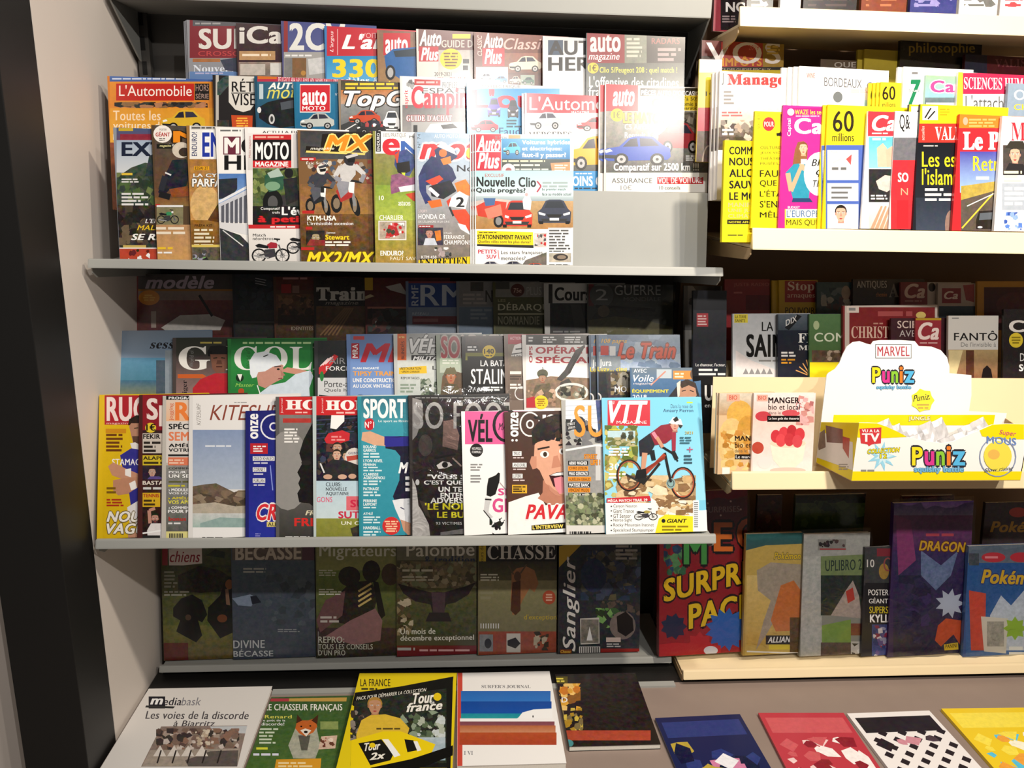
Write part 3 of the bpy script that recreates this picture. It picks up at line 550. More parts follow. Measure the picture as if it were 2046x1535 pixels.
# ------------------------------------------------------------------ upper left shelf, middle row
G2 = 'magazines in the middle row of the upper grey shelf'
mag('S1b', 219, 152, 'magazine', 'thick orange car special with red title panel, leftmost of the middle row', 'c9782c', [
    grd(219, 152, 432, 164, '4a6aa8', '3d5a98'), dsh(224, 155, 420, 160, 1, 'cdd6e8'), grd(219, 163, 432, 300, 'd98a30', 'c8742c', .05), rct(232, 167, 388, 201, 'b8281f'), ti("L'Automobile", 238, 170, 383, 192, 'f2e8e0', ''), rct(389, 167, 418, 200, '1c1a18'), t('HORS', 391, 169, 417, 182, 'a88a80', ''), t('SÉRIE', 391, 185, 417, 197, 'a88a80', ''),
    clut(228, 204, 415, 216, ['333', '864', '222', 'a75', '543'], 50, 7, asp=2), grd(219, 216, 432, 300, 'd8942e', 'e0a838', .05), t('Toutes les', 226, 221, 321, 241, 'f0d8b8', 'b'), t('voitures du', 226, 243, 330, 258, 'f0dcb8', 'b'), car(323, 220, 410, 262, 'd8b030'), t('monde', 226, 262, 290, 280, 'f0dcb8', 'b'), rct(219, 285, 432, 520, '8a4a28', .15)], w=.222, group=G2, th=.012, psi=3)
mag('S1b', 431, 150, 'magazine', 'classic car magazine with white shield title on black, beside the orange special', '232021', [
    rct(431, 150, 437, 262, 'b8b4ac'), pol([(434, 165), (445, 155), (458, 150), (458, 170), (440, 190), (434, 190)], '3a4a48', .3), pol([(457, 151), (511, 151), (511, 205), (500, 220), (486, 224), (470, 219), (457, 204)], 'd8d4cc'),
    ti('RÉTRO', 463, 157, 545, 184, '1a1818', 'b'), ti('VISEUR', 463, 187, 545, 211, '1a1818', 'b'), rct(462, 185, 512, 187, '222'), pol([(462, 230), (505, 231), (504, 256), (464, 256)], 'c04a22'), dsh(470, 234, 498, 254, 4, 'f0b040', cen=True), rct(434, 240, 458, 262, '3a3632', .2)], group=G2, psi=6, th=.006)
mag('S1b', 514, 152, 'magazine', 'old car magazine with white and yellow title on teal over a black coupe', '1f4a63', [
    rct(514, 152, 720, 164, 'b03048'), rct(515, 152, 553, 158, 'c86a28'), t('PEUGEOT 404 EAST AFRICAN SAFARI RALLY 1963', 556, 154, 675, 166, 'e8ccd0', ''), grd(514, 163, 720, 275, '2d5f78', '1d4a68', .05), ti('AUTO', 536, 165, 600, 178, 'f0f0ea', 'ki'), ti('moto', 533, 176, 610, 197, 'd8d060', 'i'), rct(518, 168, 526, 198, 'b8c8d0'),
    pol([(516, 215), (535, 204), (560, 198), (590, 194), (600, 250), (560, 256), (535, 248), (518, 236)], '1a1c20', .08), pol([(560, 205), (590, 199), (590, 215), (562, 220)], '4a5058'), ell(543, 238, 6, 10, 'c8c8c8'), ell(543, 238, 3, 6, '333'), ell(518, 220, 4, 6, 'ddd'), dsh(530, 255, 580, 262, 1, 'bcc')], group=G2, th=.005)
mag('S1b', 592, 164, 'magazine', 'blue car magazine with red title square and silver off-road car', '1f6a8c', [
    grd(592, 164, 800, 275, '2678a0', '1a5f86', .03), rct(599, 168, 660, 225, 'f0eee8'), rct(600, 170, 659, 223, 'c42430'), ti('auto', 604, 180, 653, 210, 'fafafa', 'k'), ti('MOTO', 604, 212, 650, 221, 'fafafa', 'b'), car(600, 226, 668, 258, 'b8bcb8'), dsh(600, 262, 665, 266, 1, '8ac'), t('N°', 670, 186, 675, 191, 'fff', '')], group=G2, th=.005)
mag('S1b', 681, 160, 'magazine', 'car magazine with huge white slanted title and racing cars on track', '8a7a66', [
    rct(681, 160, 890, 182, '4a4436', .2), dsh(690, 164, 800, 180, 2, 'e8c838'), grd(681, 180, 890, 210, 'b8743a', 'c0a088', .15), grd(681, 208, 890, 275, '8a8c8c', '5a5c5c', .1), pol([(681, 250), (740, 225), (755, 225), (700, 275), (681, 275)], '3c3d3e'), bar(690, 260, 745, 228, 2, 'ddd'),
    ti('TopGear', 687, 181, 880, 222, 'fbfbf8', 'ki', out='2a2420'), car(697, 220, 760, 248, 'c04828'), carfront(765, 222, 800, 262, 'f0f0ee'), car(712, 240, 770, 270, '2a2a2e'), clut(715, 242, 765, 268, ['eee', '222', 'a44'], 14, 6)], group=G2, th=.007)
mag('S1b', 804, 152, 'magazine', 'camper van magazine with tall red title on white and grey cover', 'd8d6d4', [
    grd(804, 152, 1020, 216, 'f2f0ee', 'c8c6c6'), grd(804, 210, 1020, 275, '6e6c6c', '9a9898', .08), pol([(828, 158), (880, 160), (880, 171), (828, 170)], 'b0302c'), dsh(832, 161, 878, 168, 1, 'e8b0b0'), t('PROFILÉS', 884, 161, 913, 176, '444', 'b'), clut(812, 158, 828, 178, ['333', '666', '999'], 8, 6), t('ESPACE', 843, 176, 945, 187, '333', ''),
    ti('Camping-car', 822, 172, 1010, 230, 'c8283c', 'k'), t('esprit', 808, 180, 817, 216, 'c8283c', 'bv'), t("GUIDE D'ACHAT", 812, 230, 903, 242, 'f6f2f0', 'sb', out='a02834'), rct(822, 244, 935, 272, 'a8a8a8'), pol([(850, 262), (860, 248), (900, 245), (925, 252), (930, 268), (850, 268)], 'f0f0f0', .05), pol([(880, 250), (905, 247), (915, 256), (885, 258)], '333'), rct(826, 250, 834, 264, '222')], w=.22, group=G2, th=.008)
mag('S1b', 938, 165, 'magazine', 'blue car magazine with pink-red title, small red car and violet van', '3f8fc8', [
    rct(938, 165, 1150, 178, 'e4e4e0'), t("L'AUTO ÉLECTRIQUE", 940, 168, 1040, 177, '444', ''), grd(938, 177, 1150, 275, '2f86c4', '69b4e0', .04), ti("L'our", 941, 178, 1100, 216, 'c8203c', 'k'), t('N° 1961', 941, 217, 955, 222, 'e8e8f0', ''), carfront(974, 196, 1000, 234, '5040a0'), carfront(1014, 200, 1036, 236, '3a3a4a'), car(941, 240, 996, 264, 'c8283c'), dsh(1012, 238, 1042, 256, 3, '245'), t('Faudra', 997, 255, 1060, 270, '1a3a6c', 'b')], group=G2, th=.006, psi=8)
mag('S1b', 1052, 186, 'magazine', 'white car magazine with red title bar, silver and red cars and yellow car below', 'f2f0ee', [
    rct(1052, 186, 1265, 226, 'd22838'), ti("L'Automobile", 1058, 193, 1262, 220, 'fafafa', ''), t('MAGAZINE', 1142, 222, 1177, 228, 'fff', ''), rct(1052, 226, 1265, 280, 'f6f4f2'), car(1058, 224, 1122, 258, 'a8b0b8'), car(1152, 234, 1230, 262, 'c8303c'), t('MERCEDES', 1056, 263, 1142, 278, '1c1c1c', 'S'), grd(1052, 268, 1265, 300, 'dcd8d0', 'c8c0b4'),
    rct(1052, 300, 1265, 342, '4a4a46', .1), car(1130, 272, 1245, 340, 'e0a01c', fl=False), rct(1130, 342, 1265, 382, '2b86c0'), t('MOINS CHER', 1130, 352, 1235, 372, 'fff', 'k'), dsh(1148, 374, 1198, 379, 1, '123'), dsh(1150, 345, 1190, 349, 1, 'fff')], w=.22, group=G2, th=.004, copies=(-5,), clab=['copy behind the white car magazine with red title bar'])
mag('S1b', 1211, 168, 'magazine', 'car weekly in clear reflections at the right end of the middle row, front copy', 'd0ccc4', [
    rct(1211, 168, 1275, 222, 'c8303a'), ti('auto', 1224, 178, 1268, 212, 'fafafa', 'ki'), rct(1275, 172, 1416, 224, 'f0eee8'), rct(1279, 176, 1409, 192, '1d1b1a'), t("PIÈCES AUTO D'OCCASION", 1281, 178, 1405, 190, 'fff', 'k', dy=2), rct(1332, 191, 1411, 221, 'e8cc30'), t("Jusqu'à 50%", 1343, 194, 1398, 203, '332', 'b'), t("d'économie sur", 1337, 203, 1402, 212, '332', 'b'), t('vos réparations', 1337, 213, 1404, 221, '332', 'b'), ell(1312, 206, 18, 15, '8a8682', .1), ell(1312, 206, 10, 9, '4a4644'), ell(1312, 206, 5, 5, 'bbb'),
    grd(1211, 222, 1420, 345, '8c8a82', '504e4c', .18), clut(1340, 224, 1414, 260, ['4a4640', '6a6258', '2f2c2a', '858074'], 30, 12), ell(1233, 230, 13, 13, 'e8d430'), t('1€', 1226, 222, 1240, 237, '554', 'b'), t('LE MATCH', 1245, 226, 1328, 246, 'ecd82a', 'k', out='6a6040'), t('C5 Aircross', 1248, 248, 1310, 259, 'f4f2ec', 'b'), t('Renault Kadjar', 1248, 264, 1330, 280, 'f4f2ec', 'b'),
    car(1315, 244, 1410, 306, '9a2c34', fl=True), car(1205, 272, 1340, 330, '2b4aa8'), t('Comparatif sur 2500 km !!!', 1226, 326, 1396, 346, 'fafaf6', 'k', out='444'), dsh(1370, 310, 1412, 322, 3, 'ddd'), rct(1211, 346, 1420, 384, 'eceae4'), t('ASSURANCE', 1222, 356, 1303, 366, '444', 'b'), t('10€', 1240, 370, 1262, 380, '666', ''), rct(1313, 354, 1405, 368, 'b82a34'), t('VOL DE VOITURE', 1315, 355, 1402, 367, 'fafafa', 'b', dy=-1), t('10 conseils', 1317, 372, 1359, 379, '333', 'b')], xr=1416, group=G2, th=.006, psi=4, copies=(-11,), clab=['second copy of the car weekly at the right end of the middle row'])

# ------------------------------------------------------------------ upper left shelf, back row
G3 = 'magazines in the back row of the upper grey shelf'
mag('S1c', 379, 40, 'magazine', 'front copy of grey sports car magazine with large pale letters, leftmost of the back row', '8a8c92', [
    rct(379, 40, 590, 116, '7a2830'), rct(385, 40, 590, 52, '55555a'), dsh(390, 44, 465, 50, 1, '999'), ti('SUPER', 397, 57, 560, 98, 'd8d4ce', 'k'), t('CROSSOVER', 396, 102, 520, 112, 'b84444', ''), rct(385, 117, 440, 124, 'a06a40', .1), t('Nouvel Audi', 386, 130, 510, 144, 'd4dce8', 's'), grd(379, 143, 590, 160, '6080b0', '5a78a8'), pol([(440, 120), (480, 114), (480, 145), (450, 140)], '3a4050', .1), dsh(390, 144, 455, 149, 1, 'aac')], group=G3, th=.004, copies=(-4, -8), clab=['middle copy of grey sports car magazine, leftmost stack of the back row', 'rear copy of grey sports car magazine, leftmost stack of the back row'])
mag('S1c', 477, 46, 'magazine', 'camper magazine with tall white condensed letters on dark maroon', '3a2526', [
    rct(477, 46, 690, 125, '382226', .08), ti('iCamping', 478, 52, 720, 98, 'd4d0ca', 'k'), rct(478, 102, 550, 120, 'b08a60', .1), dsh(484, 106, 546, 114, 1, 'e8d8c0'), grd(477, 124, 690, 160, '8a7a70', '6a605a', .15), rct(480, 128, 530, 150, 'b8b0a8', .1), rct(540, 126, 562, 150, 'cac8c4', .05)], group=G3)
mag('S1c', 567, 42, 'magazine', 'old car magazine with white digit and letters on violet blue', '4a4a78', [
    rct(567, 42, 575, 112, '8a3434'), grd(575, 42, 780, 106, '444a80', '545a88'), ti('2CV', 578, 46, 690, 101, 'd8d8d4', 'k'), rct(567, 104, 780, 160, '9c9a98'), dsh(570, 108, 645, 114, 1, 'ddd'), rct(568, 116, 584, 155, '777', .1), rct(584, 116, 612, 155, '7a5a3c', .1), pol([(615, 118), (648, 114), (652, 145), (618, 150)], 'c0c0c0', .1), ell(606, 146, 5, 5, 'b08040')], group=G3)
mag('S1c', 653, 52, 'magazine', 'used car guide with white slanted title on red and yellow number on blue', '3a78b0', [
    rct(653, 52, 860, 113, 'b82c38'), rct(674, 58, 675, 110, 'e8c8c8'), t("L'argus", 659, 62, 668, 104, 'f0e0e0', 'vi'), ti("L'argus", 683, 68, 840, 107, 'f6f0ee', 'ki'), t('VOITURES', 722, 66, 785, 76, 'e0a8a8', ''), grd(653, 112, 860, 165, '2a86b8', '58a4d0'), t('330', 664, 118, 762, 155, 'e8cc2a', 'k'), t('modèles & les', 660, 155, 790, 166, 'f0f4f8', 's')], group=G3)
mag('S1c', 758, 60, 'magazine', 'car magazine with blue hatchback rear under a short red title', '8a6a50', [
    grd(758, 60, 960, 175, '7a5a4c', '9a7a50', .1), rct(766, 66, 820, 110, 'b82c34'), ti('auto', 770, 74, 815, 108, 'f0e8e6', 'k'), pol([(768, 112), (785, 98), (830, 94), (880, 98), (880, 158), (800, 158), (772, 140)], '1f5a98', .06), pol([(786, 102), (830, 97), (870, 100), (860, 112), (790, 114)], '20303c'), ell(780, 145, 10, 15, '151515'), ell(780, 145, 6, 10, 'a8a8a8'), t('DÉMATIQUE', 763, 162, 850, 174, 'e8d030', 'k')], group=G3)
mag('S1c', 836, 58, 'magazine', 'car buying guide with grey and white title and round yellow sticker', 'cfcac4', [
    rct(836, 58, 1040, 102, '6a4440'), ti('Auto', 838, 60, 882, 92, 'f2eeea', 'ki'), ti('Plus', 841, 95, 878, 122, 'f2eeea', 'ki'), rct(837, 93, 876, 123, 'b02c34'), ti('Plus', 841, 95, 876, 121, 'f2eeea', 'ki'), ti('GUIDE DES', 882, 80, 960, 95, 'c8c0b4', 'b'), rct(904, 68, 940, 77, 'e8c828'), grd(876, 100, 1040, 170, 'a8a29c', 'cfc8c2', .08), ell(901, 118, 22, 21, 'e8c020', p='badge'), dsh(884, 104, 918, 134, 5, '6a4a10', p='badge', cen=True), t('2019-2021', 868, 144, 902, 152, '333', 'b'), t('QUEL SUV', 844, 154, 930, 168, 'c07878', ''), dsh(925, 116, 940, 142, 2, '333', fill=.7)], group=G3)
mag('S1c', 951, 64, 'magazine', 'classic car magazine with slanted white title above beige sedan on brown', '6a4438', [
    grd(951, 64, 1160, 110, '7a4a3e', '6a4034', .08), t('CLASSIC', 944+10, 70, 963, 112, 'd8c0b8', 'vi'), ti('Auto', 966, 66, 1005, 96, 'f0e8e4', 'ki'), rct(964, 96, 1008, 132, 'b02c34'), ti('Plus', 968, 98, 1003, 128, 'f2eae8', 'ki'), ti('Classiques', 1006, 76, 1140, 106, 'd0a8a0', 'bi'), grd(1008, 106, 1160, 145, '8a5a48', '6a4434', .1), car(1017, 112, 1082, 144, 'cfc4ac'), rct(951, 134, 1015, 168, 'd8d4d0', .1), car(955, 146, 985, 164, 'f0f0f0'), car(985, 152, 1014, 166, '4a80b8'), rct(1015, 146, 1160, 175, '5a3a30', .1), car(1018, 152, 1040, 168, 'b8b0a0'), rct(1040, 150, 1068, 170, '8a9488'), car(1042, 154, 1067, 169, '4a6a5c')], w=.22, group=G3)
mag('S1c', 1088, 72, 'magazine', 'white magazine with two lines of heavy black block letters', 'c8c8c8', [
    grd(1088, 72, 1290, 145, 'b8b8ba', 'd0d0d0'), rct(1095, 80, 1125, 110, '38485c'), ti('AUTO', 1096, 81, 1215, 110, '2a2a2e', 'k'), ti('HEROES', 1095, 114, 1260, 142, '1e1e20', 'k'), grd(1088, 145, 1290, 190, 'd8d6d2', 'f0f0ee')], group=G3)
mag('S1c', 1173, 66, 'magazine', 'dark car magazine with red title panel and long white headline, right end of back row', '4a4c4c', [
    rct(1173, 66, 1248, 128, '7a1f26'), ti('auto', 1179, 69, 1240, 104, 'd8c4be', 'k'), ti('magazine', 1176, 106, 1238, 124, 'e4d4d0', 'bi'), rct(1248, 66, 1292, 126, '6c7064', .1), dsh(1252, 74, 1288, 116, 5, 'aaa89c'), rct(1292, 66, 1372, 126, '2a2326'), ti('RADARS', 1302, 76, 1358, 88, '8a4848', 'b'), dsh(1314, 94, 1362, 124, 3, '8a7a7c', fill=.6), grd(1173, 126, 1380, 175, '50524e', '606460', .05), ell(1185, 136, 11, 11, 'c8a82c'), t('1€', 1178, 129, 1192, 143, '221', 'b'), t('Clio 5/Peugeot 208 : quel match !', 1198, 134, 1353, 149, 'd4c850', 'b'), t("L'offensive des citadines", 1177, 152, 1356, 174, 'e6e6e2', 'b', dy=2), t('françaises', 1176, 174, 1260, 196, 'e6e6e2', 'b')], xr=1368, group=G3, th=.008, psi=3)

# ================================================================== LOWER LEFT SHELF, FRONT ROW
G4 = 'magazines in the front row of the lower grey shelf'
mag('S2a', 205, 789, 'magazine', 'yellow rugby magazine with player in violet shirt, leftmost of the front row', 'd8b416', [
    grd(205, 789, 420, 1080, 'dcb818', 'd2ae10', .03), rct(209, 790, 420, 849, 'a8222c'), ti('RUGBY', 213, 793, 345, 842, 'ecd8d4', 'k'), t('magazine', 213, 844, 262, 849, 'e8b8b0', 'b'),
    dsh(212, 858, 250, 904, 6, '6a3a10', fill=.6), rct(211, 857, 252, 866, 'c88a18'),
    pol([(256, 850), (258, 838), (272, 830), (300, 830), (306, 850)], '2a201c', .1), pol([(258, 852), (262, 846), (302, 846), (304, 872), (296, 890), (280, 894), (266, 886)], 'b08068', .03), pol([(264, 872), (300, 872), (294, 890), (280, 894), (267, 887)], '5a4034', .05), bar(268, 856, 276, 855, 2, '221'), bar(284, 856, 296, 855, 2, '221'), pol([(260, 886), (270, 884), (300, 900), (300, 912), (266, 904)], 'e0dcd8'),
    pol([(240, 910), (262, 896), (310, 904), (330, 960), (300, 975), (262, 972), (248, 950)], '33308a', .06), t('STAMACK', 224, 917, 290, 930, 'f0eef0', 'b'), pol([(216, 932), (226, 924), (250, 936), (284, 950), (280, 962), (246, 958), (224, 950)], 'c08c70', .04), pol([(250, 938), (262, 936), (262, 954), (250, 950)], 'ece8e4'), pol([(226, 960), (246, 956), (286, 952), (290, 970), (262, 986), (236, 990), (226, 980)], 'b88468', .04), pol([(258, 966), (270, 960), (274, 976), (262, 980)], 'ece8e4'),
    pol([(258, 985), (282, 970), (300, 980), (300, 1010), (262, 1016)], '2f2c86'), pol([(254, 1014), (284, 996), (310, 1000), (310, 1050), (260, 1050)], 'dcd8d8'), dsh(213, 972, 234, 988, 2, '7a5a10'), dsh(213, 996, 253, 1013, 3, 'a83018', fill=.6), rct(256, 1060, 300, 1080, 'b8866c'),
    t('NOUVELLE', 213, 1022, 360, 1043, 'e8e4dc', 'ki', out='6a5a30'), t('VAGUE', 213, 1046, 310, 1067, 'e8e4dc', 'ki', out='6a5a30')], w=.225, group=G4, th=.006, yb=1077, psi=5)
mag('S2a', 285, 789, 'magazine', 'one-euro sports weekly with red title and stacked photo panels', '4a2220', [
    rct(285, 789, 500, 860, '8a1c26'), ti('Sport', 293, 796, 410, 852, 'e6d4ce', 'k'), rct(285, 860, 500, 1080, '3a1f1c', .15), ell(301, 855, 11, 10, 'e0c430', p='badge'), t('1€', 292, 847, 311, 861, '1c1810', 'k', p='badge'), rct(285, 866, 330, 906, 'c8beb4'), t('FEKIR', 286, 868, 320, 877, '1a1614', 'k'), dsh(287, 881, 322, 905, 3, '2a2420', fill=.6),
    rct(285, 910, 380, 930, 'cdb52c'), t('ALAPHILIPPE', 286, 912, 365, 919, '2a2010', 'k'), dsh(287, 921, 330, 929, 1, '3a3010'), rct(285, 931, 380, 958, '2c2430', .15), face(296, 934, 312, 954, 'b98', '322'), pol([(294, 958), (300, 952), (318, 952), (330, 958)], '5a4a8a', .1), t('BASTAREAUD', 285, 961, 372, 969, 'e0d4c8', 'k', out='222'), dsh(286, 972, 330, 980, 1, 'ccc'),
    rct(285, 985, 320, 1013, 'd2aa20'), t('TENNIS', 286, 987, 318, 994, 'a83020', 'k'), dsh(287, 997, 316, 1012, 2, '3a2c10'), rct(285, 1014, 400, 1080, '2a1416', .15), face(302, 1026, 318, 1048, 'b87', '221', beard='433'), pol([(294, 1060), (302, 1046), (322, 1046), (332, 1080), (296, 1080)], 'dcd8d8', .05), bar(300, 1046, 298, 1020, 7, 'b87'), bar(298, 1020, 310, 1016, 6, 'b87'), bar(285, 1066, 325, 1060, 3, 'eee'), rct(285, 1070, 320, 1078, '222')], w=.225, group=G4, th=.004, yb=1077, psi=5)
mag('S2a', 332, 791, 'magazine', 'running magazine with orange letter and dense black headlines over grey', 'bdb8b0', [
    rct(332, 791, 540, 799, '191818'), t('PROGRAMMES', 337, 793, 410, 798, 'eee', 'k'), grd(332, 799, 540, 842, 'dcc8b8', 'e8b890'), ti('R', 350, 804, 380, 840, 'e8803c', 'k'), ti('UNNING', 384, 804, 530, 840, 'e8803c', 'k'), t('jogging', 338, 806, 348, 840, 'd07050', 'bv'), rct(332, 842, 540, 925, 'd8d2cc'), t('SPÉCIAL', 337, 844, 404, 858, '1a1a1a', 'k'), t('SEMI', 337, 863, 384, 881, 'e08058', 'k'), t('AMÉLIOREZ', 337, 885, 430, 894, '1a1a1a', 'k'), t('VOTRE RECORD', 337, 896, 440, 903, '1a1a1a', 'k'), rct(336, 908, 420, 912, '222'), rct(336, 914, 378, 930, 'd87858'), dsh(338, 917, 372, 928, 2, 'f0c8b0'),
    grd(332, 930, 540, 1062, '8a8a86', '5c5c58', .15), t("COMMENT S'Y", 337, 934, 400, 938, '222', 'k'), t('POUR RÉUSSIR', 337, 940, 424, 946, 'eee', 'k', out='333'), t('UN SEMI', 337, 948, 394, 955, 'f4f4f0', 'k', out='333'), dsh(337, 960, 382, 966, 1, '5a5a30'), dsh(336, 968, 375, 974, 1, 'c8c030'), t('› MODULEZ', 337, 976, 382, 982, 'f0f0f0', 'k'), t('VOS LONGUES', 337, 984, 410, 988, 'e8e8e8', 'k'), t('› AMÉLIOREZ', 336, 992, 410, 998, 'd8c830', 'k'), t('VOS APPUIS', 336, 1000, 396, 1007, 'e0d850', 'k'), t('› COMMENT', 337, 1012, 384, 1017, 'f0f0f0', 'k'), t('POUR PROGRESSER', 336, 1019, 440, 1025, 'f0f0f0', 'k'), t('bonus', 337, 1033, 372, 1041, 'b03028', 'k'), dsh(336, 1043, 378, 1049, 1, 'ddd'), rct(332, 1062, 540, 1080, 'd8d088'), [rct(338+k*3.2, 1066, 340+k*3.2, 1078, '333') for k in range(9)]], group=G4, th=.004, yb=1077, psi=5)
mag('S2a', 385, 790, 'magazine', 'white kitesurf magazine with thin red title, dunes and surf under grey sky', 'dcdad8', [
    rct(385, 790, 605, 860, 'e6e4e2'), t('KITESURF', 393, 806, 401, 850, '8a8682', 'vi'), ti('KITESURF', 419, 809, 580, 840, '8a4436', 'i'), dsh(468, 803, 498, 806, 1, '999'), grd(385, 859, 605, 978, '8496b8', 'b0bccc', .04), dsh(410, 889, 482, 894, 1, 'dfe4ea'),
    pol([(385, 972), (410, 968), (432, 966), (452, 976), (480, 990), (500, 1002), (605, 1000), (605, 1040), (385, 1030)], '6a5a4a', .2), clut(385, 980, 500, 1014, ['5a4a3c', '7d6a56', '8d7c68', '4c4236'], 40, 10, asp=1.8), pol([(385, 1008), (430, 1004), (470, 1012), (500, 1010), (605, 1020), (605, 1060), (385, 1060)], 'b0a696', .12), grd(385, 1026, 605, 1056, 'c8cac8', '9fb8b0', .1), pol([(400, 1046), (440, 1034), (490, 1036), (605, 1040), (605, 1056), (400, 1056)], '8fa8a4', .08), rct(385, 1054, 605, 1080, 'eae9e8'), dsh(404, 1072, 450, 1077, 1, '333')], w=.235, group=G4, th=.005, yb=1077, psi=5)
mag('S2a', 497, 821, 'magazine', 'navy football magazine with ring letter and red slanted letters', '1c1f6a', [
    grd(497, 821, 700, 1080, '20226e', '26309a', .04), t('onze', 500, 827, 516, 877, 'f2f2f4', 'kv', p='masthead'), ring(547, 853, 27, 26, 3, 'e8e8f0', 'masthead'), ring(547, 853, 9, 9, 3, 'e8e8f0', 'masthead'), rct(500, 886, 535, 907, 'b8222c'), dsh(506, 890, 532, 904, 3, 'eee'), [(rct(505, 912+k*22, 505+a, 921+k*22, 'e8e8ea', 0, 'cover_lines'), *t(s, 507, 913+k*22, 503+a, 920+k*22, '222', 'b'), *dsh(507, 923+k*22, 504+a, 928+k*22, 1, 'ccd')) and [rct(505, 912+k*22, 505+a, 921+k*22, 'e8e8ea', 0, 'cover_lines'), t(s, 507, 913+k*22, 503+a, 920+k*22, '222', 'b'), dsh(507, 923+k*22, 504+a, 928+k*22, 1, 'ccd')] for k, (s, a) in enumerate((('OULD KHALED', 44), ('CORNET', 27), ('FURLAN', 25)))],
    grd(560, 900, 700, 1060, '3a4ac0', '1a1c60', .1), bar(540, 930, 545, 980, 2, '8a9ae0'), t('CRAZY', 513, 1007, 620, 1040, 'd83038', 'ki', out='f0e8e8'), rct(533, 1043, 570, 1053, 'd8c878'), t('AUSSI', 535, 1044, 566, 1052, '221', 'b'), dsh(510, 1065, 524, 1073, 2, '88c')], group=G4, th=.005, yb=1077, psi=5)
mag('S2a', 558, 793, 'magazine', 'red-topped sports quarterly with a dark face in profile on grey', '5a5856', [
    grd(558, 828, 760, 1080, '7d7b78', '34322f', .05), ell(575, 940, 45, 80, '8f8d8a', .03), rct(558, 793, 760, 829, 'c42a2c'), ti('HORS', 571, 799, 690, 819, 'f4efec', 'sk'), t('Journal', 561, 797, 566, 826, 'f0c8c8', 'v'), dsh(590, 822, 622, 827, 1, 'f0c0b8'), rct(565, 836, 622, 845, 'b03a34', .1), dsh(568, 855, 598, 886, 5, 'e8e6e2', fill=.55),
    pol([(628, 838), (640, 832), (760, 830), (760, 1040), (640, 1028), (628, 1014), (618, 1006), (598, 1004), (594, 986), (600, 976), (596, 966), (600, 956), (594, 944), (604, 926), (598, 906), (606, 880)], '171514', .06), ell(612, 925, 10, 5, '242120'), t('FRANCK', 610, 1020, 680, 1030, 'd8d0b0', 'ki'), t('FREDO', 588, 1035, 680, 1052, 'd02c28', 'k'), dsh(570, 1071, 622, 1076, 1, 'ddd')], group=G4, th=.005, yb=1076, psi=5)
mag('S2a', 632, 792, 'magazine', 'red-topped rugby quarterly with crowd photo, red beret and pink headline', 'b8c4c4', [
    rct(632, 792, 845, 830, 'c8282c'), ti('HORS', 651, 800, 755, 820, 'f6f1ee', 'sk'), t('Journal', 642, 797, 647, 826, 'f0c8c8', 'v'), dsh(672, 822, 718, 828, 1, 'f0c0b8'), rct(632, 830, 845, 962, '22232c', .2), [bar(632, 840+k*9, 722, 834+k*9, 2, '3c4460') for k in range(6)], clut(634, 850, 724, 955, ['2a2c38', '191a20', '4a4238', '5a3a34', '3a4058'], 50, 12), ti('rugby', 648, 838, 720, 856, '16181c', 'bi'), pol([(662, 830), (688, 830), (688, 842), (672, 858), (660, 856)], 'f2f2f0'),
    pol([(648, 878), (656, 866), (684, 860), (699, 866), (698, 880), (674, 888), (652, 886)], 'c82c34', .04), dsh(662, 870, 690, 882, 2, 'e89090'), face(664, 884, 684, 908, 'c09880', '3a2a24'), face(664, 898, 682, 922, 'd0a890', '3a2a20'), face(684, 902, 700, 924, 'c8a088', '332'), ell(708, 915, 19, 20, 'd8d0c8', .04), pol([(692, 912), (726, 908), (726, 916), (694, 922)], 'b84a3c'), t('GILBERT', 696, 903, 722, 908, '2a3a6a', 'b', p='picture'), pol([(648, 930), (664, 918), (690, 920), (722, 932), (722, 955), (646, 958)], '2b2a2c', .1), ell(655, 953, 9, 5, 'c8a088'), ell(684, 953, 9, 5, 'd0a890'), ell(704, 952, 8, 5, 'c8a088'), bar(640, 926, 648, 945, 3, 'ddd'),
    grd(632, 961, 845, 1038, 'b8d0dc', 'c8d8dc', .03), t('CLUBS:', 651, 964, 682, 972, '1e1e2a', 'b'), t('NOUVELLE', 651, 974, 693, 981, '1e1e2a', 'b'), t('AQUITAINE', 651, 983, 697, 991, '1e1e2a', 'b'), t('GONS', 633, 993, 664, 1004, 'd85878', 'b'), rct(692, 992, 845, 1020, 'd86a74', .05), t('SUD', 700, 999, 750, 1014, 'c82a4a', 'k'), t('SUTTON', 676, 1022, 770, 1036, 'c8304a', 'k'), grd(632, 1036, 845, 1080, '8a8c3a', '7a7c34', .1), t('UN CARACTÈRE', 682, 1040, 790, 1049, 'f0efe0', 'b'), pol([(700, 1056), (722, 1048), (722, 1078), (706, 1078)], '3a3228', .2)], group=G4, th=.007, yb=1075, psi=5)
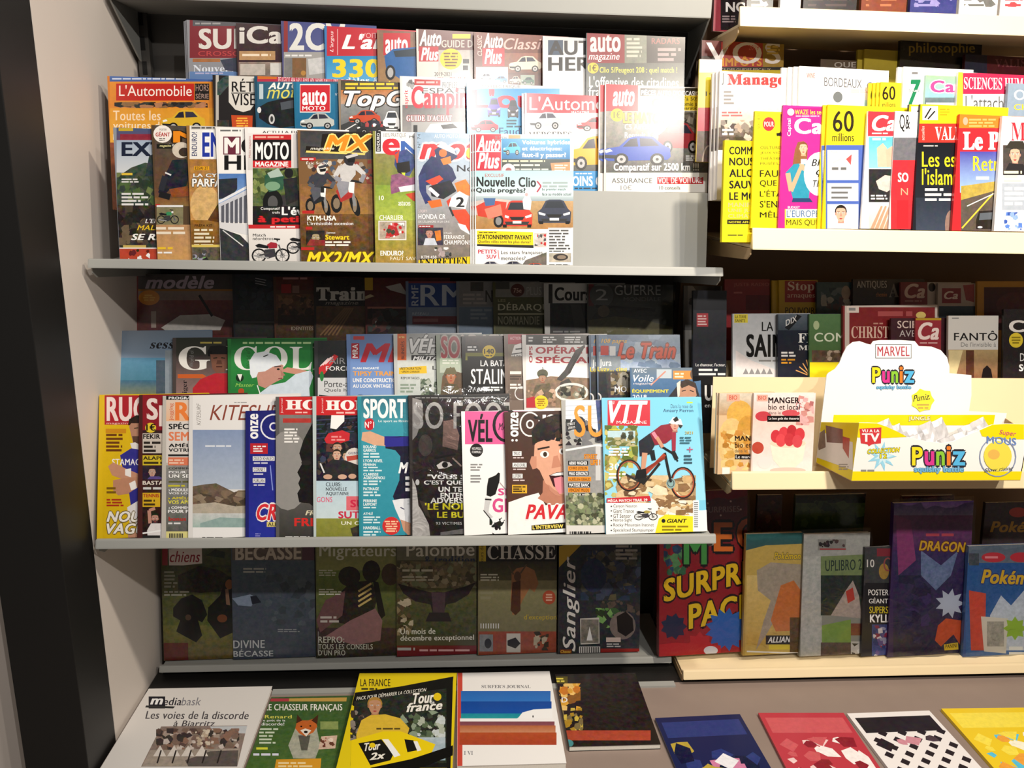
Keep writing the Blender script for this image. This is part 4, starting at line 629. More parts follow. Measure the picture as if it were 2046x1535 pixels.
mag('S2a', 722, 792, 'magazine', "teal women's sport magazine with heavy white title and navy sleeve", '2f8a98', [
    grd(722, 792, 940, 845, '2f6a7c', '3f98a8', .03), grd(722, 845, 940, 1080, '3a98aa', '2f8ca0', .03), ti('SPORT', 726, 797, 811, 836, 'f8f8f6', 'k'), t('Le sport au féminin', 756, 839, 820, 845, 'e8f0f0', 'b'), pol([(724, 864), (740, 862), (775, 876), (776, 892), (748, 890), (722, 880)], 'd8a888', .04), grd(768, 872, 860, 890, '2c2c88', '2a2a70'), pol([(772, 876), (800, 872), (860, 874), (880, 920), (860, 1000), (788, 1000), (785, 992), (798, 960), (800, 912), (790, 900), (770, 896)], '1d1d33', .08), pol([(769, 876), (818, 872), (860, 874), (860, 890), (770, 893)], '2e2c8c'),
    pol([(784, 1000), (800, 997), (870, 994), (870, 1062), (800, 1040), (790, 1018)], 'e2e4e8', .03), pol([(800, 1038), (822, 1046), (824, 1078), (806, 1060)], 'c89478'), bar(800, 1014, 808, 1018, 2, '335'), ell(738, 848, 10.5, 12, 'c42630', p='badge'), t('N°1', 729, 842, 747, 855, 'f8f4f4', 'b', p='badge'), t('M', 796, 924, 816, 946, 'fafafa', 'ki'), t('ARTA', 818, 924, 880, 946, 'fafafa', 'ki'), dsh(810, 950, 860, 984, 3, 'eee', fill=.6),
    [(t(s, 726, y, x, y+6, 'e8f2f2', 'k')) for s, x, y in (('ROLAND', 752, 890), ('GARROS', 751, 897), ('LYON ASVEL', 765, 918), ('FÉMININ', 751, 925), ('CLARISSE', 756, 945), ('AGBEGNENOU', 769, 952), ('PATINAGE', 757, 974), ('PERRINE', 753, 998), ('LAFFONT', 753, 1005), ('ATHLÉ', 745, 1023), ('HANDBALL', 760, 1052))], [dsh(726, y, 764, y+h_, n_, 'd0e6ea') for y, h_, n_ in ((904, 12, 2), (932, 5, 1), (938, 5, 1), (959, 12, 2), (981, 12, 2), (1012, 5, 1), (1031, 16, 3), (1060, 12, 2))], ell(782, 1051, 18, 18, 'cc3030', p='badge'), dsh(768, 1040, 796, 1064, 5, 'f4c8a0', p='badge', cen=True)], group=G4, th=.008, yb=1073, psi=5)
mag('S2a', 824, 790, 'magazine', 'football magazine in crinkled film with close-up dark face and grey title', '3a3432', [
    rct(824, 790, 1050, 800, '2a2a2a'), dsh(830, 793, 1020, 798, 1, '999'), grd(824, 796, 1050, 1075, '2b2726', '3a2e2a', .08), pol([(824, 795), (842, 800), (846, 830), (834, 868), (824, 880)], '9a9694'), pol([(824, 956), (832, 975), (836, 1010), (856, 1042), (860, 1075), (824, 1075)], 'd8d4d0', .04), pol([(850, 800), (930, 796), (1050, 800), (1050, 1075), (866, 1075), (858, 1050), (840, 1015), (828, 960), (824, 920), (826, 890), (836, 860), (846, 830)], '2a211e', .18),
    pol([(886, 842), (906, 838), (918, 870), (914, 900), (884, 892)], '8a6e66', .05), ell(850, 890, 14, 22, '4e4440', .15), pol([(872, 930), (884, 922), (898, 924), (904, 930), (890, 936), (876, 937)], 'e2dcd8'), ell(889, 929, 6, 6, '120d0c'), bar(868, 916, 910, 908, 4, '120d0c'), bar(904, 915, 922, 932, 3, 'b09a90'), ell(834, 964, 4, 6, 'ddd'), pol([(838, 1000), (850, 1004), (860, 1035), (850, 1030)], '4a3c36', .1),
    ti('SO FOOT', 826, 803, 1034, 858, 'b4b2b0', 'b'), t('"VOUS SAVEZ', 854, 948, 978, 958, 'f6f4f2', 'k'), t("C'EST QUE", 847, 960, 924, 970, 'f6f4f2', 'k'), t('UN TERRAIN', 876, 973, 970, 983, 'f6f4f2', 'k'), t('ENTENDRE', 880, 985, 960, 995, 'f6f4f2', 'k'), t('ADVERSAIRE', 860, 995, 962, 1006, 'f6f4f2', 'k'), t("'LE NOIR", 849, 1005, 940, 1019, 'ece22c', 'k'), t('LE BUT', 873, 1023, 942, 1035, 'ece22c', 'k'), t('93 VICTIMES DU RACISME', 871, 1043, 980, 1049, 'eee', 'b'), pol([(880, 1064), (930, 1056), (1050, 1060), (1050, 1075), (880, 1075)], '8a8888', .2)], w=.225, group=G4, th=.008, yb=1072, psi=5, wrap=.02)
mag('S2a', 929, 822, 'magazine', 'white cycling magazine with pink title band and ink drawn arm', 'f0eeee', [
    rct(929, 822, 1150, 888, 'e0609a'), ti('VÉL', 935, 827, 984, 884, '1a1618', 'k'), ring(1011, 850, 27, 34, 6, '1a1618', 'masthead'), t('MAG', 996, 845, 1020, 860, '1a1618', 'bi', p='masthead'), rct(929, 888, 1150, 1075, 'f2f1ef'), ell(952, 900, 13, 13.5, '1c1b1a', p='badge'), t('NOUVELLE', 943, 894, 962, 899, 'eee', 'b', p='badge'), t('FORMULE', 943, 901, 962, 906, 'eee', 'b', p='badge'), dsh(940, 926, 966, 942, 3, '888'), dsh(940, 948, 965, 966, 3, '888'),
    pol([(976, 956), (990, 950), (996, 944), (999, 946), (998, 962), (990, 988), (980, 993), (972, 990), (973, 972)], '191817'), pol([(970, 994), (982, 996), (978, 1010), (976, 1024), (990, 1038), (984, 1044), (966, 1022)], 'c8c8c8', .05), bar(969, 998, 982, 999, 3, '111'), bar(966, 1020, 984, 1042, 2, '222'), clut(978, 1034, 1010, 1072, ['191817', 'f0f0f0', '222', 'f4f4f4'], 26, 9), t('SI', 995, 976, 1014, 990, 'd8508a', 'k'), t('GIRO', 984, 996, 1060, 1024, 'd8508a', 'k'), bar(998, 964, 1010, 978, 2, 'a99')], group=G4, th=.006, yb=1070, psi=5)
mag('S2a', 1015, 823, 'magazine', 'brown football magazine with laughing man sticking out his tongue', '4a2f26', [
    grd(1015, 823, 1230, 1075, '463028', '5a3a2e', .04), t('onze', 1020, 824, 1036, 873, 'f4f2f0', 'kv', p='masthead'), ring(1059, 848, 21, 25, 3, 'f0ece8', 'masthead'), ring(1059, 848, 8, 9, 3, 'f0ece8', 'masthead'), t('nz', 1084, 828, 1150, 872, 'f0ece8', '', p='masthead'), ell(1024, 880, 2.5, 2.5, 'eee'), ell(1032, 880, 2.5, 2.5, 'eee'),
    pol([(1016, 1004), (1050, 992), (1076, 985), (1090, 1010), (1130, 1000), (1200, 1010), (1200, 1075), (1015, 1075)], 'f4f1ee', .03), pol([(1085, 960), (1134, 960), (1140, 1004), (1100, 1010), (1074, 996), (1084, 985)], 'b87c64', .03), pol([(1068, 890), (1080, 870), (1130, 862), (1180, 872), (1184, 960), (1160, 988), (1120, 988), (1090, 966), (1078, 940), (1066, 930)], 'dca488', .04), pol([(1058, 924), (1062, 912), (1072, 912), (1072, 936), (1064, 938)], 'c88c72'),
    pol([(1064, 890), (1062, 862), (1080, 838), (1110, 828), (1160, 832), (1190, 850), (1186, 880), (1160, 868), (1130, 864), (1096, 876), (1074, 884)], '241a16', .15), clut(1066, 832, 1136, 882, ['2a1e18', '1c1412', '38281e', '140e0c'], 46, 8), ell(1088, 908, 9, 7, 'f0ece8'), ell(1089, 908, 4, 5, '3a2818'), ell(1126, 902, 9, 7, 'f0ece8'), ell(1125, 902, 4, 5, '3a2818'), bar(1074, 898, 1098, 893, 3.5, '2a1c14'), bar(1116, 890, 1140, 886, 3.5, '2a1c14'), pol([(1106, 912), (1114, 910), (1122, 932), (1102, 936)], 'c4866c'),
    pol([(1097, 950), (1112, 944), (1140, 942), (1150, 950), (1146, 970), (1128, 982), (1106, 972)], '3a1418'), pol([(1099, 950), (1112, 945), (1142, 943), (1140, 948), (1110, 951)], 'f4f0ec'), pol([(1106, 956), (1122, 952), (1132, 960), (1130, 982), (1118, 988), (1110, 976)], 'e08a94'), pol([(1096, 968), (1104, 976), (1122, 992), (1110, 990), (1098, 980)], 'c48870'),
    [[rct(1024, y, 1024+a, y+9, 'eee', 0, 'cover_lines'), t(s, 1026, y+1, 1022+a, y+8, '222', 'b'), dsh(1025, y+11, 1050, y+15, 1, 'dcc')] for s, a, y in (('TRUC', 18, 902), ('ANDORRE', 28, 925), ('LEFEBRE', 20, 947))], rct(1023, 969, 1053, 986, 'd8a830', 0, 'cover_lines'), dsh(1025, 971, 1051, 984, 3, '3a2810', fill=.6), t('PAVARD', 1050, 1008, 1180, 1038, 'd02f38', 'ki', out='f4ecec'), pol([(1062, 1050), (1130, 1044), (1130, 1056), (1062, 1060)], '1d1a18', 0, 'cover_lines'), t("L'INTERVIEW DE BATTLE", 1064, 1050, 1180, 1058, 'eed860', 'k', dy=-5)], group=G4, th=.007, yb=1069, psi=5)
mag('S2a', 1130, 800, 'magazine', 'skate and street magazine with orange letters over grey wall and bushes', 'a8a8a4', [
    rct(1130, 800, 1340, 860, 'e4e6ea', .05), [bar(1130, 812+k*9, 1210, 808+k*9, 1, 'a8b0c0') for k in range(5)], pol([(1190, 800), (1340, 800), (1340, 860), (1196, 870)], '3a4a78', .2), clut(1130, 838, 1206, 900, ['2c2a2c', '4a4a4e', '77777a', '1c1c1e'], 30, 12), ell(1158, 848, 12, 16, '2c3440', .1), ti('SURF', 1147, 809, 1270, 874, 'f0983c', 'b'), pol([(1132, 850), (1152, 842), (1150, 858), (1134, 860)], '222'), t('STREET', 1134, 846, 1149, 851, 'eee', 'b', dy=-2), t('ZEROS', 1135, 853, 1149, 858, 'eee', 'b', dy=-2),
    grd(1130, 890, 1340, 990, '8a8a8a', '9a9a98', .1), pol([(1130, 898), (1190, 888), (1340, 884), (1340, 905), (1190, 892), (1130, 902)], 'e8e8e6'), rct(1190, 892, 1200, 960, 'c8c8c8'), t('STREET', 1167, 908, 1193, 917, 'f0982c', 'k', out='8a4a10'), t('LIFE !', 1180, 919, 1199, 929, 'f0982c', 'k', out='8a4a10'),
    [[rct(1135, y, 1135+a, y+9, b_, 0, 'cover_lines'), t(s, 1137, y+1, 1133+a, y+8, f_, 'k')] for s, a, y, b_, f_ in (('ARNO WAGNER', 40, 921, '1c1c1c', 'eee'), ('CHRIS JOSLIN', 40, 932, 'e8902c', '7a4a10'), ('MAX GERONZI', 41, 942, '1c1c1c', 'eee'), ('AURÉLIEN GIRAUD', 46, 953, 'e8902c', '7a4a10'), ('MATISSE BANC', 44, 965, '1c1c1c', 'eee'), ('VINCENT MILOU', 44, 975, 'e8902c', '7a4a10'), ("LE FUTUR D'HOY !", 50, 986, '1c1c1c', 'eee'))],
    rct(1130, 990, 1340, 1052, '6f7560', .3), clut(1130, 985, 1207, 1052, ['7f8a66', '5a6248', '9aa080', 'b8b89a', '484c3a'], 110, 7), rct(1130, 1050, 1340, 1075, 'd6d4d0'), [rct(1138+k*4, 1062, 1140+k*4+(k % 3), 1072, '333') for k in range(11)]], group=G4, th=.007, yb=1068, psi=5)
mag('S2a', 1208, 795, 'magazine', 'mountain bike magazine with downhill rider on bright blue sky, rightmost', '7cc8e4', [
    grd(1208, 795, 1420, 1000, '74c6e8', '9ad8ec'), rct(1214, 800, 1299, 851, 'c83040'), ti('VTT', 1216, 801, 1294, 846, 'fafafa', 'ki'), t('MAGAZINE', 1232, 841, 1292, 847, 'f8f0f0', '', p='masthead'), t('N° 337', 1216, 802, 1228, 808, 'fff', 'b'), t('Dans la roue de', 1340, 808, 1384, 816, '3a5a6a', ''), t('Amaury Pierron', 1325, 817, 1385, 826, '1a3a5c', 'b'), rct(1372, 803, 1384, 806, 'b8d838'),
    clut(1208, 850, 1275, 1000, ['a8b050', '7a8a38', 'c8c070', '5a6a30', '9a8a4a'], 90, 12), rct(1214, 861, 1269, 892, 'b8d4dc', .05), clut(1214, 874, 1269, 892, ['8a8a5a', '6a7040', 'b0a880'], 22, 7, asp=2), clut(1240, 862, 1266, 884, ['3a4030', '5a5a48'], 12, 6), rct(1216, 858, 1240, 860, 'd8cc30'), t('30', 1217, 926, 1238, 940, 'fafafa', 'b'), dsh(1216, 944, 1250, 958, 2, 'eee', fill=.6), dsh(1216, 894, 1260, 912, 3, 'eee'),
    clut(1230, 950, 1390, 1020, ['b0926a', '8a6a48', 'd4bc94', '6a5038', 'c8a878', 'e8d8b8'], 130, 12, asp=1.6),
    ring(1364, 965, 25, 32, 3, '2a2422'), ring(1364, 965, 22, 29, 2, 'b8563a'), ell(1340, 966, 9, 11, '8aa', n=12), ring(1340, 966, 7, 8, 1.5, '444'), ring(1257, 950, 26, 32, 3, '2a2422'), ring(1257, 950, 23, 29, 2, 'a8583a'),
    bar(1328, 905, 1340, 964, 5, '222'), bar(1328, 908, 1276, 960, 7, 'a8442c', w2=5), bar(1328, 914, 1290, 938, 5, '8a3424'), bar(1276, 962, 1250, 948, 4, '333'), bar(1284, 968, 1318, 926, 5, '2a2422'), bar(1318, 890, 1344, 906, 4, '1a1a1a'), bar(1344, 906, 1354, 922, 3, '1a1a1a'), ell(1282, 957, 9, 9, '222'),
    pol([(1296, 868), (1320, 850), (1344, 846), (1350, 858), (1346, 874), (1330, 886), (1306, 890)], '8a2436', .06), pol([(1276, 882), (1298, 866), (1308, 890), (1298, 908), (1278, 912)], '24262e', .08), bar(1288, 905, 1284, 944, 11, 'c89478', w2=8), bar(1302, 900, 1306, 920, 10, '1c1e24', w2=8), pol([(1272, 940), (1290, 936), (1292, 954), (1268, 958)], '1a1a1c'), bar(1304, 864, 1312, 876, 7, 'd8889a'), bar(1312, 874, 1324, 894, 7, 'c89478'), bar(1346, 862, 1346, 902, 9, '9a2c40', w2=7), bar(1344, 902, 1352, 918, 8, '222'), face(1338, 838, 1358, 862, 'c98', '222'), pol([(1336, 846), (1344, 834), (1360, 838), (1364, 852), (1350, 848)], 'f0f0f0'), pol([(1344, 838), (1352, 832), (1356, 840), (1348, 844)], '222'), pol([(1353, 848), (1364, 850), (1360, 856)], '333'),
    t('2021', 1368, 862, 1384, 868, 'c8a83a', 'b'), dsh(1358, 872, 1386, 888, 3, '3a6a7a'), bar(1372, 898, 1384, 898, 2, 'c06080'), bar(1378, 893, 1378, 904, 2, 'c06080'), dsh(1366, 908, 1387, 928, 3, '3a5a6a'), pol([(1212, 996), (1298, 991), (1300, 1001), (1212, 1006)], 'c42c38', 0, 'cover_lines'), t('MÉGA MATCH TRAIL 29', 1214, 997, 1293, 1004, 'f4ecec', 'k', dy=-2), rct(1208, 1005, 1310, 1075, 'f4f3f0'), pol([(1300, 995), (1340, 1020), (1420, 1020), (1420, 1075), (1300, 1075)], 'f2f0ea'), clut(1310, 1000, 1388, 1030, ['c8a878', '8a6a48', 'e0d0b0', 'f0e8d8'], 46, 9, asp=1.6),
    [[ell(1221, y+4, 1.5, 1.5, '444', p='cover_lines'), t(s, 1225, y, x, y+8, '444', '')] for s, x, y in (('Canyon Neuron', 1272, 1008), ('Giant Trance', 1266, 1017), ('GT Sensor', 1260, 1027), ('Norco Sight', 1262, 1036), ('Rocky Mountain Instinct', 1306, 1046), ('Specialized Stumpjumper', 1306, 1056))], moto(1266, 1014, 1314, 1040, 'a89a50'), pol([(1316, 1036), (1330, 1028), (1387, 1032), (1387, 1067), (1308, 1067)], 'f0dc28'), t('GIANT', 1332, 1037, 1372, 1045, '1c1a10', 'ki'), ell(1325, 1041, 4, 4, '222'), dsh(1322, 1049, 1378, 1062, 2, '8a7a18'), rct(1384, 1000, 1396, 1062, 'f0f0f0'), [rct(1386, 1004+k*4, 1394, 1005.5+k*4, '444') for k in range(13)]],
    xr=1398, group=G4, th=.004, yb=1068, psi=3, copies=(6, 10), clab=['second copy of the downhill mountain bike magazine, edge showing at the right', 'rearmost copy of the downhill mountain bike magazine at the right end'])

# ------------------------------------------------------------------ lower left shelf, middle row
G5 = 'magazines in the middle row of the lower grey shelf'
mag('S2b', 240, 661, 'magazine', 'dim blue kite sports magazine with black italic word, leftmost of the middle row', '5a7088', [
    grd(240, 661, 440, 715, '6a7888', '7a90a8'), grd(240, 715, 440, 760, '5a90b0', '4a8098', .05), grd(240, 760, 440, 800, '3a6a88', '8a8a50', .08), t('session', 299, 679, 385, 697, '14161c', 'sbi', p='masthead'), rct(330, 700, 352, 800, '8a96a0', .06), rct(312, 720, 330, 800, '4a5a68', .1)], group=G5, th=.005)
mag('S2b', 352, 675, 'magazine', 'golf magazine with white serif letter and golfer in red shirt and black cap', '4a4240', [
    grd(352, 675, 560, 710, '2c3028', '3a3a34'), grd(352, 710, 560, 800, '3a3634', '9a7c78', .05), dsh(400, 682, 455, 688, 1, 'b0a050'), ti('GOLF', 357, 692, 595, 740, 'e8e6e0', 'S'), t('World of', 378, 700, 387, 734, '777', 'v'), pol([(355, 748), (405, 748), (412, 752), (405, 756), (355, 756)], 'c8602c'), t('Tiger', 364, 760, 376, 796, '1c1818', 'sv'),
    pol([(414, 704), (420, 692), (440, 690), (460, 694), (462, 708), (440, 712), (416, 712)], '1a1a1a'), pol([(414, 706), (424, 700), (424, 708)], '111'), pol([(420, 708), (456, 708), (458, 728), (448, 744), (432, 746), (424, 736)], '7a5242', .04), bar(426, 716, 434, 715, 2, '221'), bar(442, 715, 450, 716, 2, '221'), pol([(434, 720), (442, 720), (444, 728), (432, 728)], '5a3a2e'), bar(432, 733, 444, 733, 2, '3a1c18'), pol([(385, 776), (400, 758), (430, 746), (456, 746), (480, 760), (480, 800), (385, 800)], 'b82834', .06)], group=G5, th=.006)
mag('S2b', 462, 677, 'magazine', 'green golf magazine with golfer in white cap swinging', '2c7a3c', [
    grd(462, 677, 680, 700, '1f5a2c', '2c8040'), grd(462, 700, 680, 800, '2f8c44', '2a7a3a', .04), dsh(485, 682, 650, 689, 1, 'a8c890'), ti('GOLF', 468, 692, 665, 740, 'eef0ea', 'S'), t('World of', 492, 700, 500, 736, '2a5a30', 'v'), ell(479, 755, 8, 8, '16301c'), pol([(474, 748), (484, 748), (480, 762)], 'f0f0e8'), t('Master', 470, 766, 508, 773, '9ad060', 'i'), ell(482, 782, 6, 6, 'b84a28'),
    pol([(590, 748), (560, 742), (574, 734), (600, 738), (624, 744), (622, 756)], 'c8907c', .04), pol([(516, 788), (540, 770), (570, 764), (590, 748), (620, 740), (626, 752), (618, 776), (620, 800), (514, 800)], 'cfdce8', .05), pol([(512, 744), (522, 738), (556, 726), (566, 730), (566, 756), (550, 764), (530, 776), (516, 770)], 'c49080', .04), ell(556, 738, 3, 2, '222'), bar(548, 733, 562, 732, 2, '433'), pol([(560, 738), (570, 750), (562, 752)], 'b07c6c'), bar(556, 757, 564, 756, 2, '844'),
    pol([(500, 748), (498, 722), (508, 706), (530, 702), (552, 710), (562, 724), (570, 726), (558, 730), (545, 733), (530, 742), (516, 744), (512, 754), (504, 756)], 'e6edf4', .03), bar(526, 713, 536, 709, 2, '222'), bar(514, 770, 524, 800, 2, 'eee')], w=.225, group=G5, th=.006)
mag('S2b', 635, 681, 'magazine', 'dark air force magazine with red stripes above pale grey panel', '3a3a3c', [
    rct(635, 681, 840, 755, '2c2e30', .05), pol([(637, 735), (668, 708), (676, 712), (648, 748), (637, 748)], 'c83034'), [bar(640+k*5, 732-k*2, 656+k*5, 716-k*2, 2, 'f0d0d0') for k in range(3)], t('AIR', 657, 715, 690, 727, '8a8a8c', '', p='masthead'), ti('FORCES', 651, 732, 705, 741, 'e4e4e4', 'b'), rct(635, 755, 840, 800, 'd0d2d4'), t('Porte-avions', 648, 761, 730, 774, '2a2a2e', ''), t('Quels hélicos', 648, 776, 725, 784, '333', ''), bar(637, 790, 700, 796, 2, '222'), ell(643, 752, 4, 10, '2c7a3c')], group=G5, th=.006)
mag('S2b', 700, 668, 'magazine', 'blue model aircraft magazine with red brush letters and yellow headline', '6a86b8', [
    grd(700, 668, 905, 710, '5f76a0', '6e8cc0'), grd(700, 710, 905, 800, '6c8cc4', '86a4d4'), rct(706, 672, 728, 679, 'b03a3c'), rct(702, 686, 718, 717, 'a8222e'), t('MRA', 704, 688, 715, 715, 'eee', 'bv', p='masthead'), ti('MRA', 720, 686, 860, 724, 'b82434', 'ki'), t('PLAN ENCARTÉ', 705, 733, 757, 738, 'f0f4fa', 'k'), t('TIPSY TRAINER', 705, 742, 810, 751, 'eea038', 'k'), t('UNE CONSTRUCTION', 705, 756, 798, 764, 'f4f6fa', 'k'), t('AU LOOK VINTAGE !', 705, 768, 785, 775, 'f4f6fa', 'k'), ell(720, 795, 12, 6, '223')], group=G5, th=.007)
mag('S2b', 794, 667, 'magazine', 'military vehicle magazine with silver title and orange strip', 'c0c2be', [
    rct(794, 667, 812, 720, 'c85a20'), t('N°88', 797, 672, 808, 676, 'fd8', 'b'), t('BLINDÉS', 800, 682, 808, 718, '4a1a08', 'bv'), grd(812, 667, 1000, 705, '8c8e8e', 'c4c4c4', .06), ti('VÉHICULES', 818, 669, 990, 706, 'dcdcdc', 'ki', out='555'), rct(822, 710, 1000, 721, '1a1a1a'), t('MILITAIRES', 825, 712, 905, 720, 'f0f0f0', 'ki', p='masthead'), grd(794, 720, 1000, 800, 'd0d4d0', 'c0c8c4', .05), pol([(797, 735), (852, 731), (853, 746), (797, 748)], 'e4bc28', 0, 'cover_lines'), t('RESTAURATION', 800, 734, 842, 739, '2a1c08', 'bi'), t('• BREN CARRIER', 801, 741, 838, 745, '2a1c08', 'bi'), t('REPORTAGES', 801, 753, 838, 758, '333', 'b'), t('Le', 864, 731, 880, 739, '222', 'b'), clut(840, 756, 880, 790, ['5a6a58', '3a443a', '8a9484', 'a8b0a4'], 30, 8), dsh(800, 766, 836, 786, 3, '8a9a8a')], group=G5, th=.007)
mag('S2b', 879, 669, 'magazine', 'soldier magazine with dull red title and helmeted soldier portrait', '8a9484', [
    grd(879, 669, 1090, 716, '5a5a54', '6a7468', .06), ti("SOLDATS", 881, 672, 1010, 716, '9a2c34', 'k', out='b0a8a0'), grd(879, 716, 1090, 745, 'a8b8a0', 'b4bcae', .05), dsh(884, 718, 926, 728, 2, 'd8dcd0'), pol([(884, 752), (900, 733), (910, 742), (920, 745), (1000, 745), (1000, 800), (879, 800)], '6a5440', .1), face(890, 738, 912, 768, 'b07858', '4a4438'), pol([(886, 748), (892, 736), (908, 734), (914, 748)], '6a6448', .05), pol([(879, 790), (890, 766), (914, 768), (926, 800)], '5a5038', .15)], group=G5, th=.006)
mag('S2b', 930, 672, 'magazine', 'black battle history magazine with white headline and round yellow seal', '1c1b1a', [
    rct(930, 672, 1140, 705, '3a2c26', .08), rct(932, 690, 956, 703, '111'), dsh(934, 691, 954, 702, 2, 'ddd', fill=.6), rct(930, 705, 1140, 720, '7c7c30'), pol([(934, 712), (1010, 712), (1010, 800), (934, 800)], '1d1c1b'), ell(977, 703, 13, 13, 'e0c032', p='badge'), t('140', 967, 697, 987, 707, '222', 'k', p='badge'), dsh(970, 709, 984, 713, 1, '443', p='badge'), t('LA BATAILLE DE', 960, 720, 1060, 732, 'f6f6f4', 'b'), t('STALINGRAD', 941, 737, 1080, 768, 'fafaf8', 'b'), dsh(965, 772, 1010, 782, 2, 'eee', fill=.6)], group=G5, th=.006)
mag('S2b', 1015, 668, 'magazine', 'brown armour history magazine with red top strip and white tank badge', '7a6a60', [
    rct(1015, 668, 1220, 690, 'a82c3c'), t('ACTION 30', 1019, 673, 1050, 679, 'e8c8cc', 'b'), grd(1015, 688, 1220, 800, '857668', '6a5a50', .1), pol([(1022, 708), (1028, 690), (1040, 686), (1052, 686), (1052, 712), (1022, 712)], 'e4e2e0'), bar(1022, 708, 1050, 704, 2, '222'), bar(1030, 698, 1050, 696, 3, '333'), t('LE MAGAZINE', 1024, 709, 1060, 713, '222', 'b'), dsh(1019, 740, 1046, 750, 1, 'e8e4dc', fill=.6), dsh(1019, 750, 1046, 760, 2, '4a4038'), dsh(1019, 766, 1046, 778, 2, 'f0ece4', fill=.6), ring(1042, 786, 14, 14, 2, 'ddd')], group=G5, th=.005)
mag('S2b', 1051, 669, 'magazine', 'special forces magazine with red stencil title and soldier with rifle on white', 'dcd8d4', [
    rct(1051, 669, 1260, 690, '1c1b1b'), dsh(1056, 672, 1068, 684, 2, 'ccc'), dsh(1085, 672, 1112, 686, 3, 'ddd'), dsh(1128, 672, 1166, 686, 3, 'ddd'), grd(1051, 689, 1260, 760, 'eceae8', 'f2f0ee'), t('OPS', 1057, 692, 1064, 725, 'b02a38', 'kv', p='masthead'), ti('OPÉRATIONS', 1070, 690, 1230, 707, 'b02a38', 'k'), ti('SPÉCIALES', 1070, 710, 1220, 726, 'b02a38', 'k'), pol([(1051, 760), (1100, 752), (1260, 760), (1260, 815), (1051, 815)], '8a7460', .2),
    bar(1084, 734, 1088, 752, 1.5, '4a4a44'), pol([(1150, 700), (1166, 690), (1140, 745), (1122, 762), (1112, 758), (1128, 740)], '4c4a48', .1), bar(1168, 690, 1136, 746, 4, '3a3836'), ell(1084, 747, 11, 9, '5a5a48', .12), face(1076, 748, 1092, 764, 'b08a70', '4a4a3c'), pol([(1060, 800), (1070, 770), (1098, 766), (1108, 800)], '6a604c', .2), pol([(1120, 764), (1136, 756), (1146, 770), (1130, 786), (1112, 784)], '4a4844', .1), ring(1142, 784, 34, 19, 5, 'e2e0da'), clut(1118, 772, 1168, 796, ['8a8a78', '5a5c50', 'c8c4b4', '3c3c34'], 24, 8), clut(1054, 778, 1110, 812, ['a88870', '7a6450', 'c8a890'], 24, 9), ell(1081, 804, 14, 14, 'e8d034', p='badge'), dsh(1072, 796, 1090, 812, 4, 'a07018', p='badge', cen=True), pol([(1052, 796), (1068, 792), (1070, 815), (1052, 815)], 'b8343c')], group=G5, th=.007)
mag('S2b', 1196, 669, 'magazine', 'railway magazine with orange-red script title under cloudy sky, front copy', '5a6a80', [
    grd(1196, 669, 1405, 710, '6f86a0', '8aa0b8', .1), grd(1196, 710, 1405, 740, '7a9ac8', 'b8c4d4', .12), clut(1196, 670, 1362, 735, ['8aa2bc', '6c84a0', 'a8b8c8', '5a7090'], 40, 14, asp=1.8), t('108 pages', 1201, 677, 1253, 688, 'e8b02c', 'bi'), rct(1200, 691, 1216, 710, 'c83024'), rct(1218, 692, 1230, 711, 'ddd'), ti('Le Train', 1234, 685, 1350, 716, 'd84a26', 'ki', out='7a3020'), rct(1196, 712, 1240, 740, '8a949c', .1), t('Jura', 1198, 718, 1222, 736, 'f0f0ec', 'b'), t('Luzy... cinq', 1191+3, 733, 1252, 745, 'ecd02c', 'b'), rct(1196, 742, 1405, 815, '3a3836', .2), clut(1220, 744, 1260, 790, ['5a4a34', '2c2824', '8a7a58', '9a9488'], 36, 9), pol([(1196, 745), (1210, 745), (1216, 800), (1196, 800)], '23282c', .1), ring(1194, 795, 8, 10, 3, 'ccc'), t('MO', 1228, 772, 1252, 784, 'f0f0f0', 'b')], xr=1360, group=G5, th=.006, psi=3, copies=(-16,), clab=['second copy of the railway magazine with orange-red script title'])
mag('S2b', 1262, 735, 'magazine', 'sailing magazine with skipper in hooded jacket, low in front of the railway magazines', '4a6a8c', [
    grd(1262, 735, 1420, 760, '6a7a88', '5a7896'), grd(1262, 757, 1420, 830, '4a7098', '3a6088', .06), rct(1312, 738, 1342, 756, 'b8c4cc'), rct(1345, 741, 1385, 758, 'e08a3c'), dsh(1348, 744, 1370, 756, 2, 'f8e0c0'), ell(1388, 748, 9, 12, '5a4a40', .1), bar(1300, 770, 1330, 742, 3, 'c88a7a'), t('AVEC', 1266, 737, 1292, 745, 'dfe6ec', 'b'), ti('Voile', 1265, 749, 1306, 763, 'f2f4f6', 'bi'), t('magazine', 1265, 764, 1304, 770, 'e8e0e0', 'i', p='masthead'), t('ÉQUIPEMENT', 1263, 777, 1336, 786, 'ecd42c', 'k'), t('2018', 1264, 789, 1292, 797, 'eef', 'b'),
    pol([(1330, 800), (1350, 775), (1358, 763), (1374, 758), (1390, 766), (1400, 800)], '2a2a30', .08), pol([(1356, 768), (1372, 760), (1388, 768), (1392, 790), (1380, 806), (1362, 804), (1354, 788)], 'b88a70', .04), pol([(1358, 768), (1370, 758), (1388, 764), (1390, 776), (1376, 770), (1362, 776)], '3a2c24', .1), bar(1362, 782, 1370, 780, 2, '322'), bar(1378, 780, 1386, 783, 2, '322'), pol([(1352, 766), (1360, 760), (1358, 790), (1354, 796)], 'd8d4c8')], xr=1401, group=G5, th=.005, psi=2, dY=-.03)

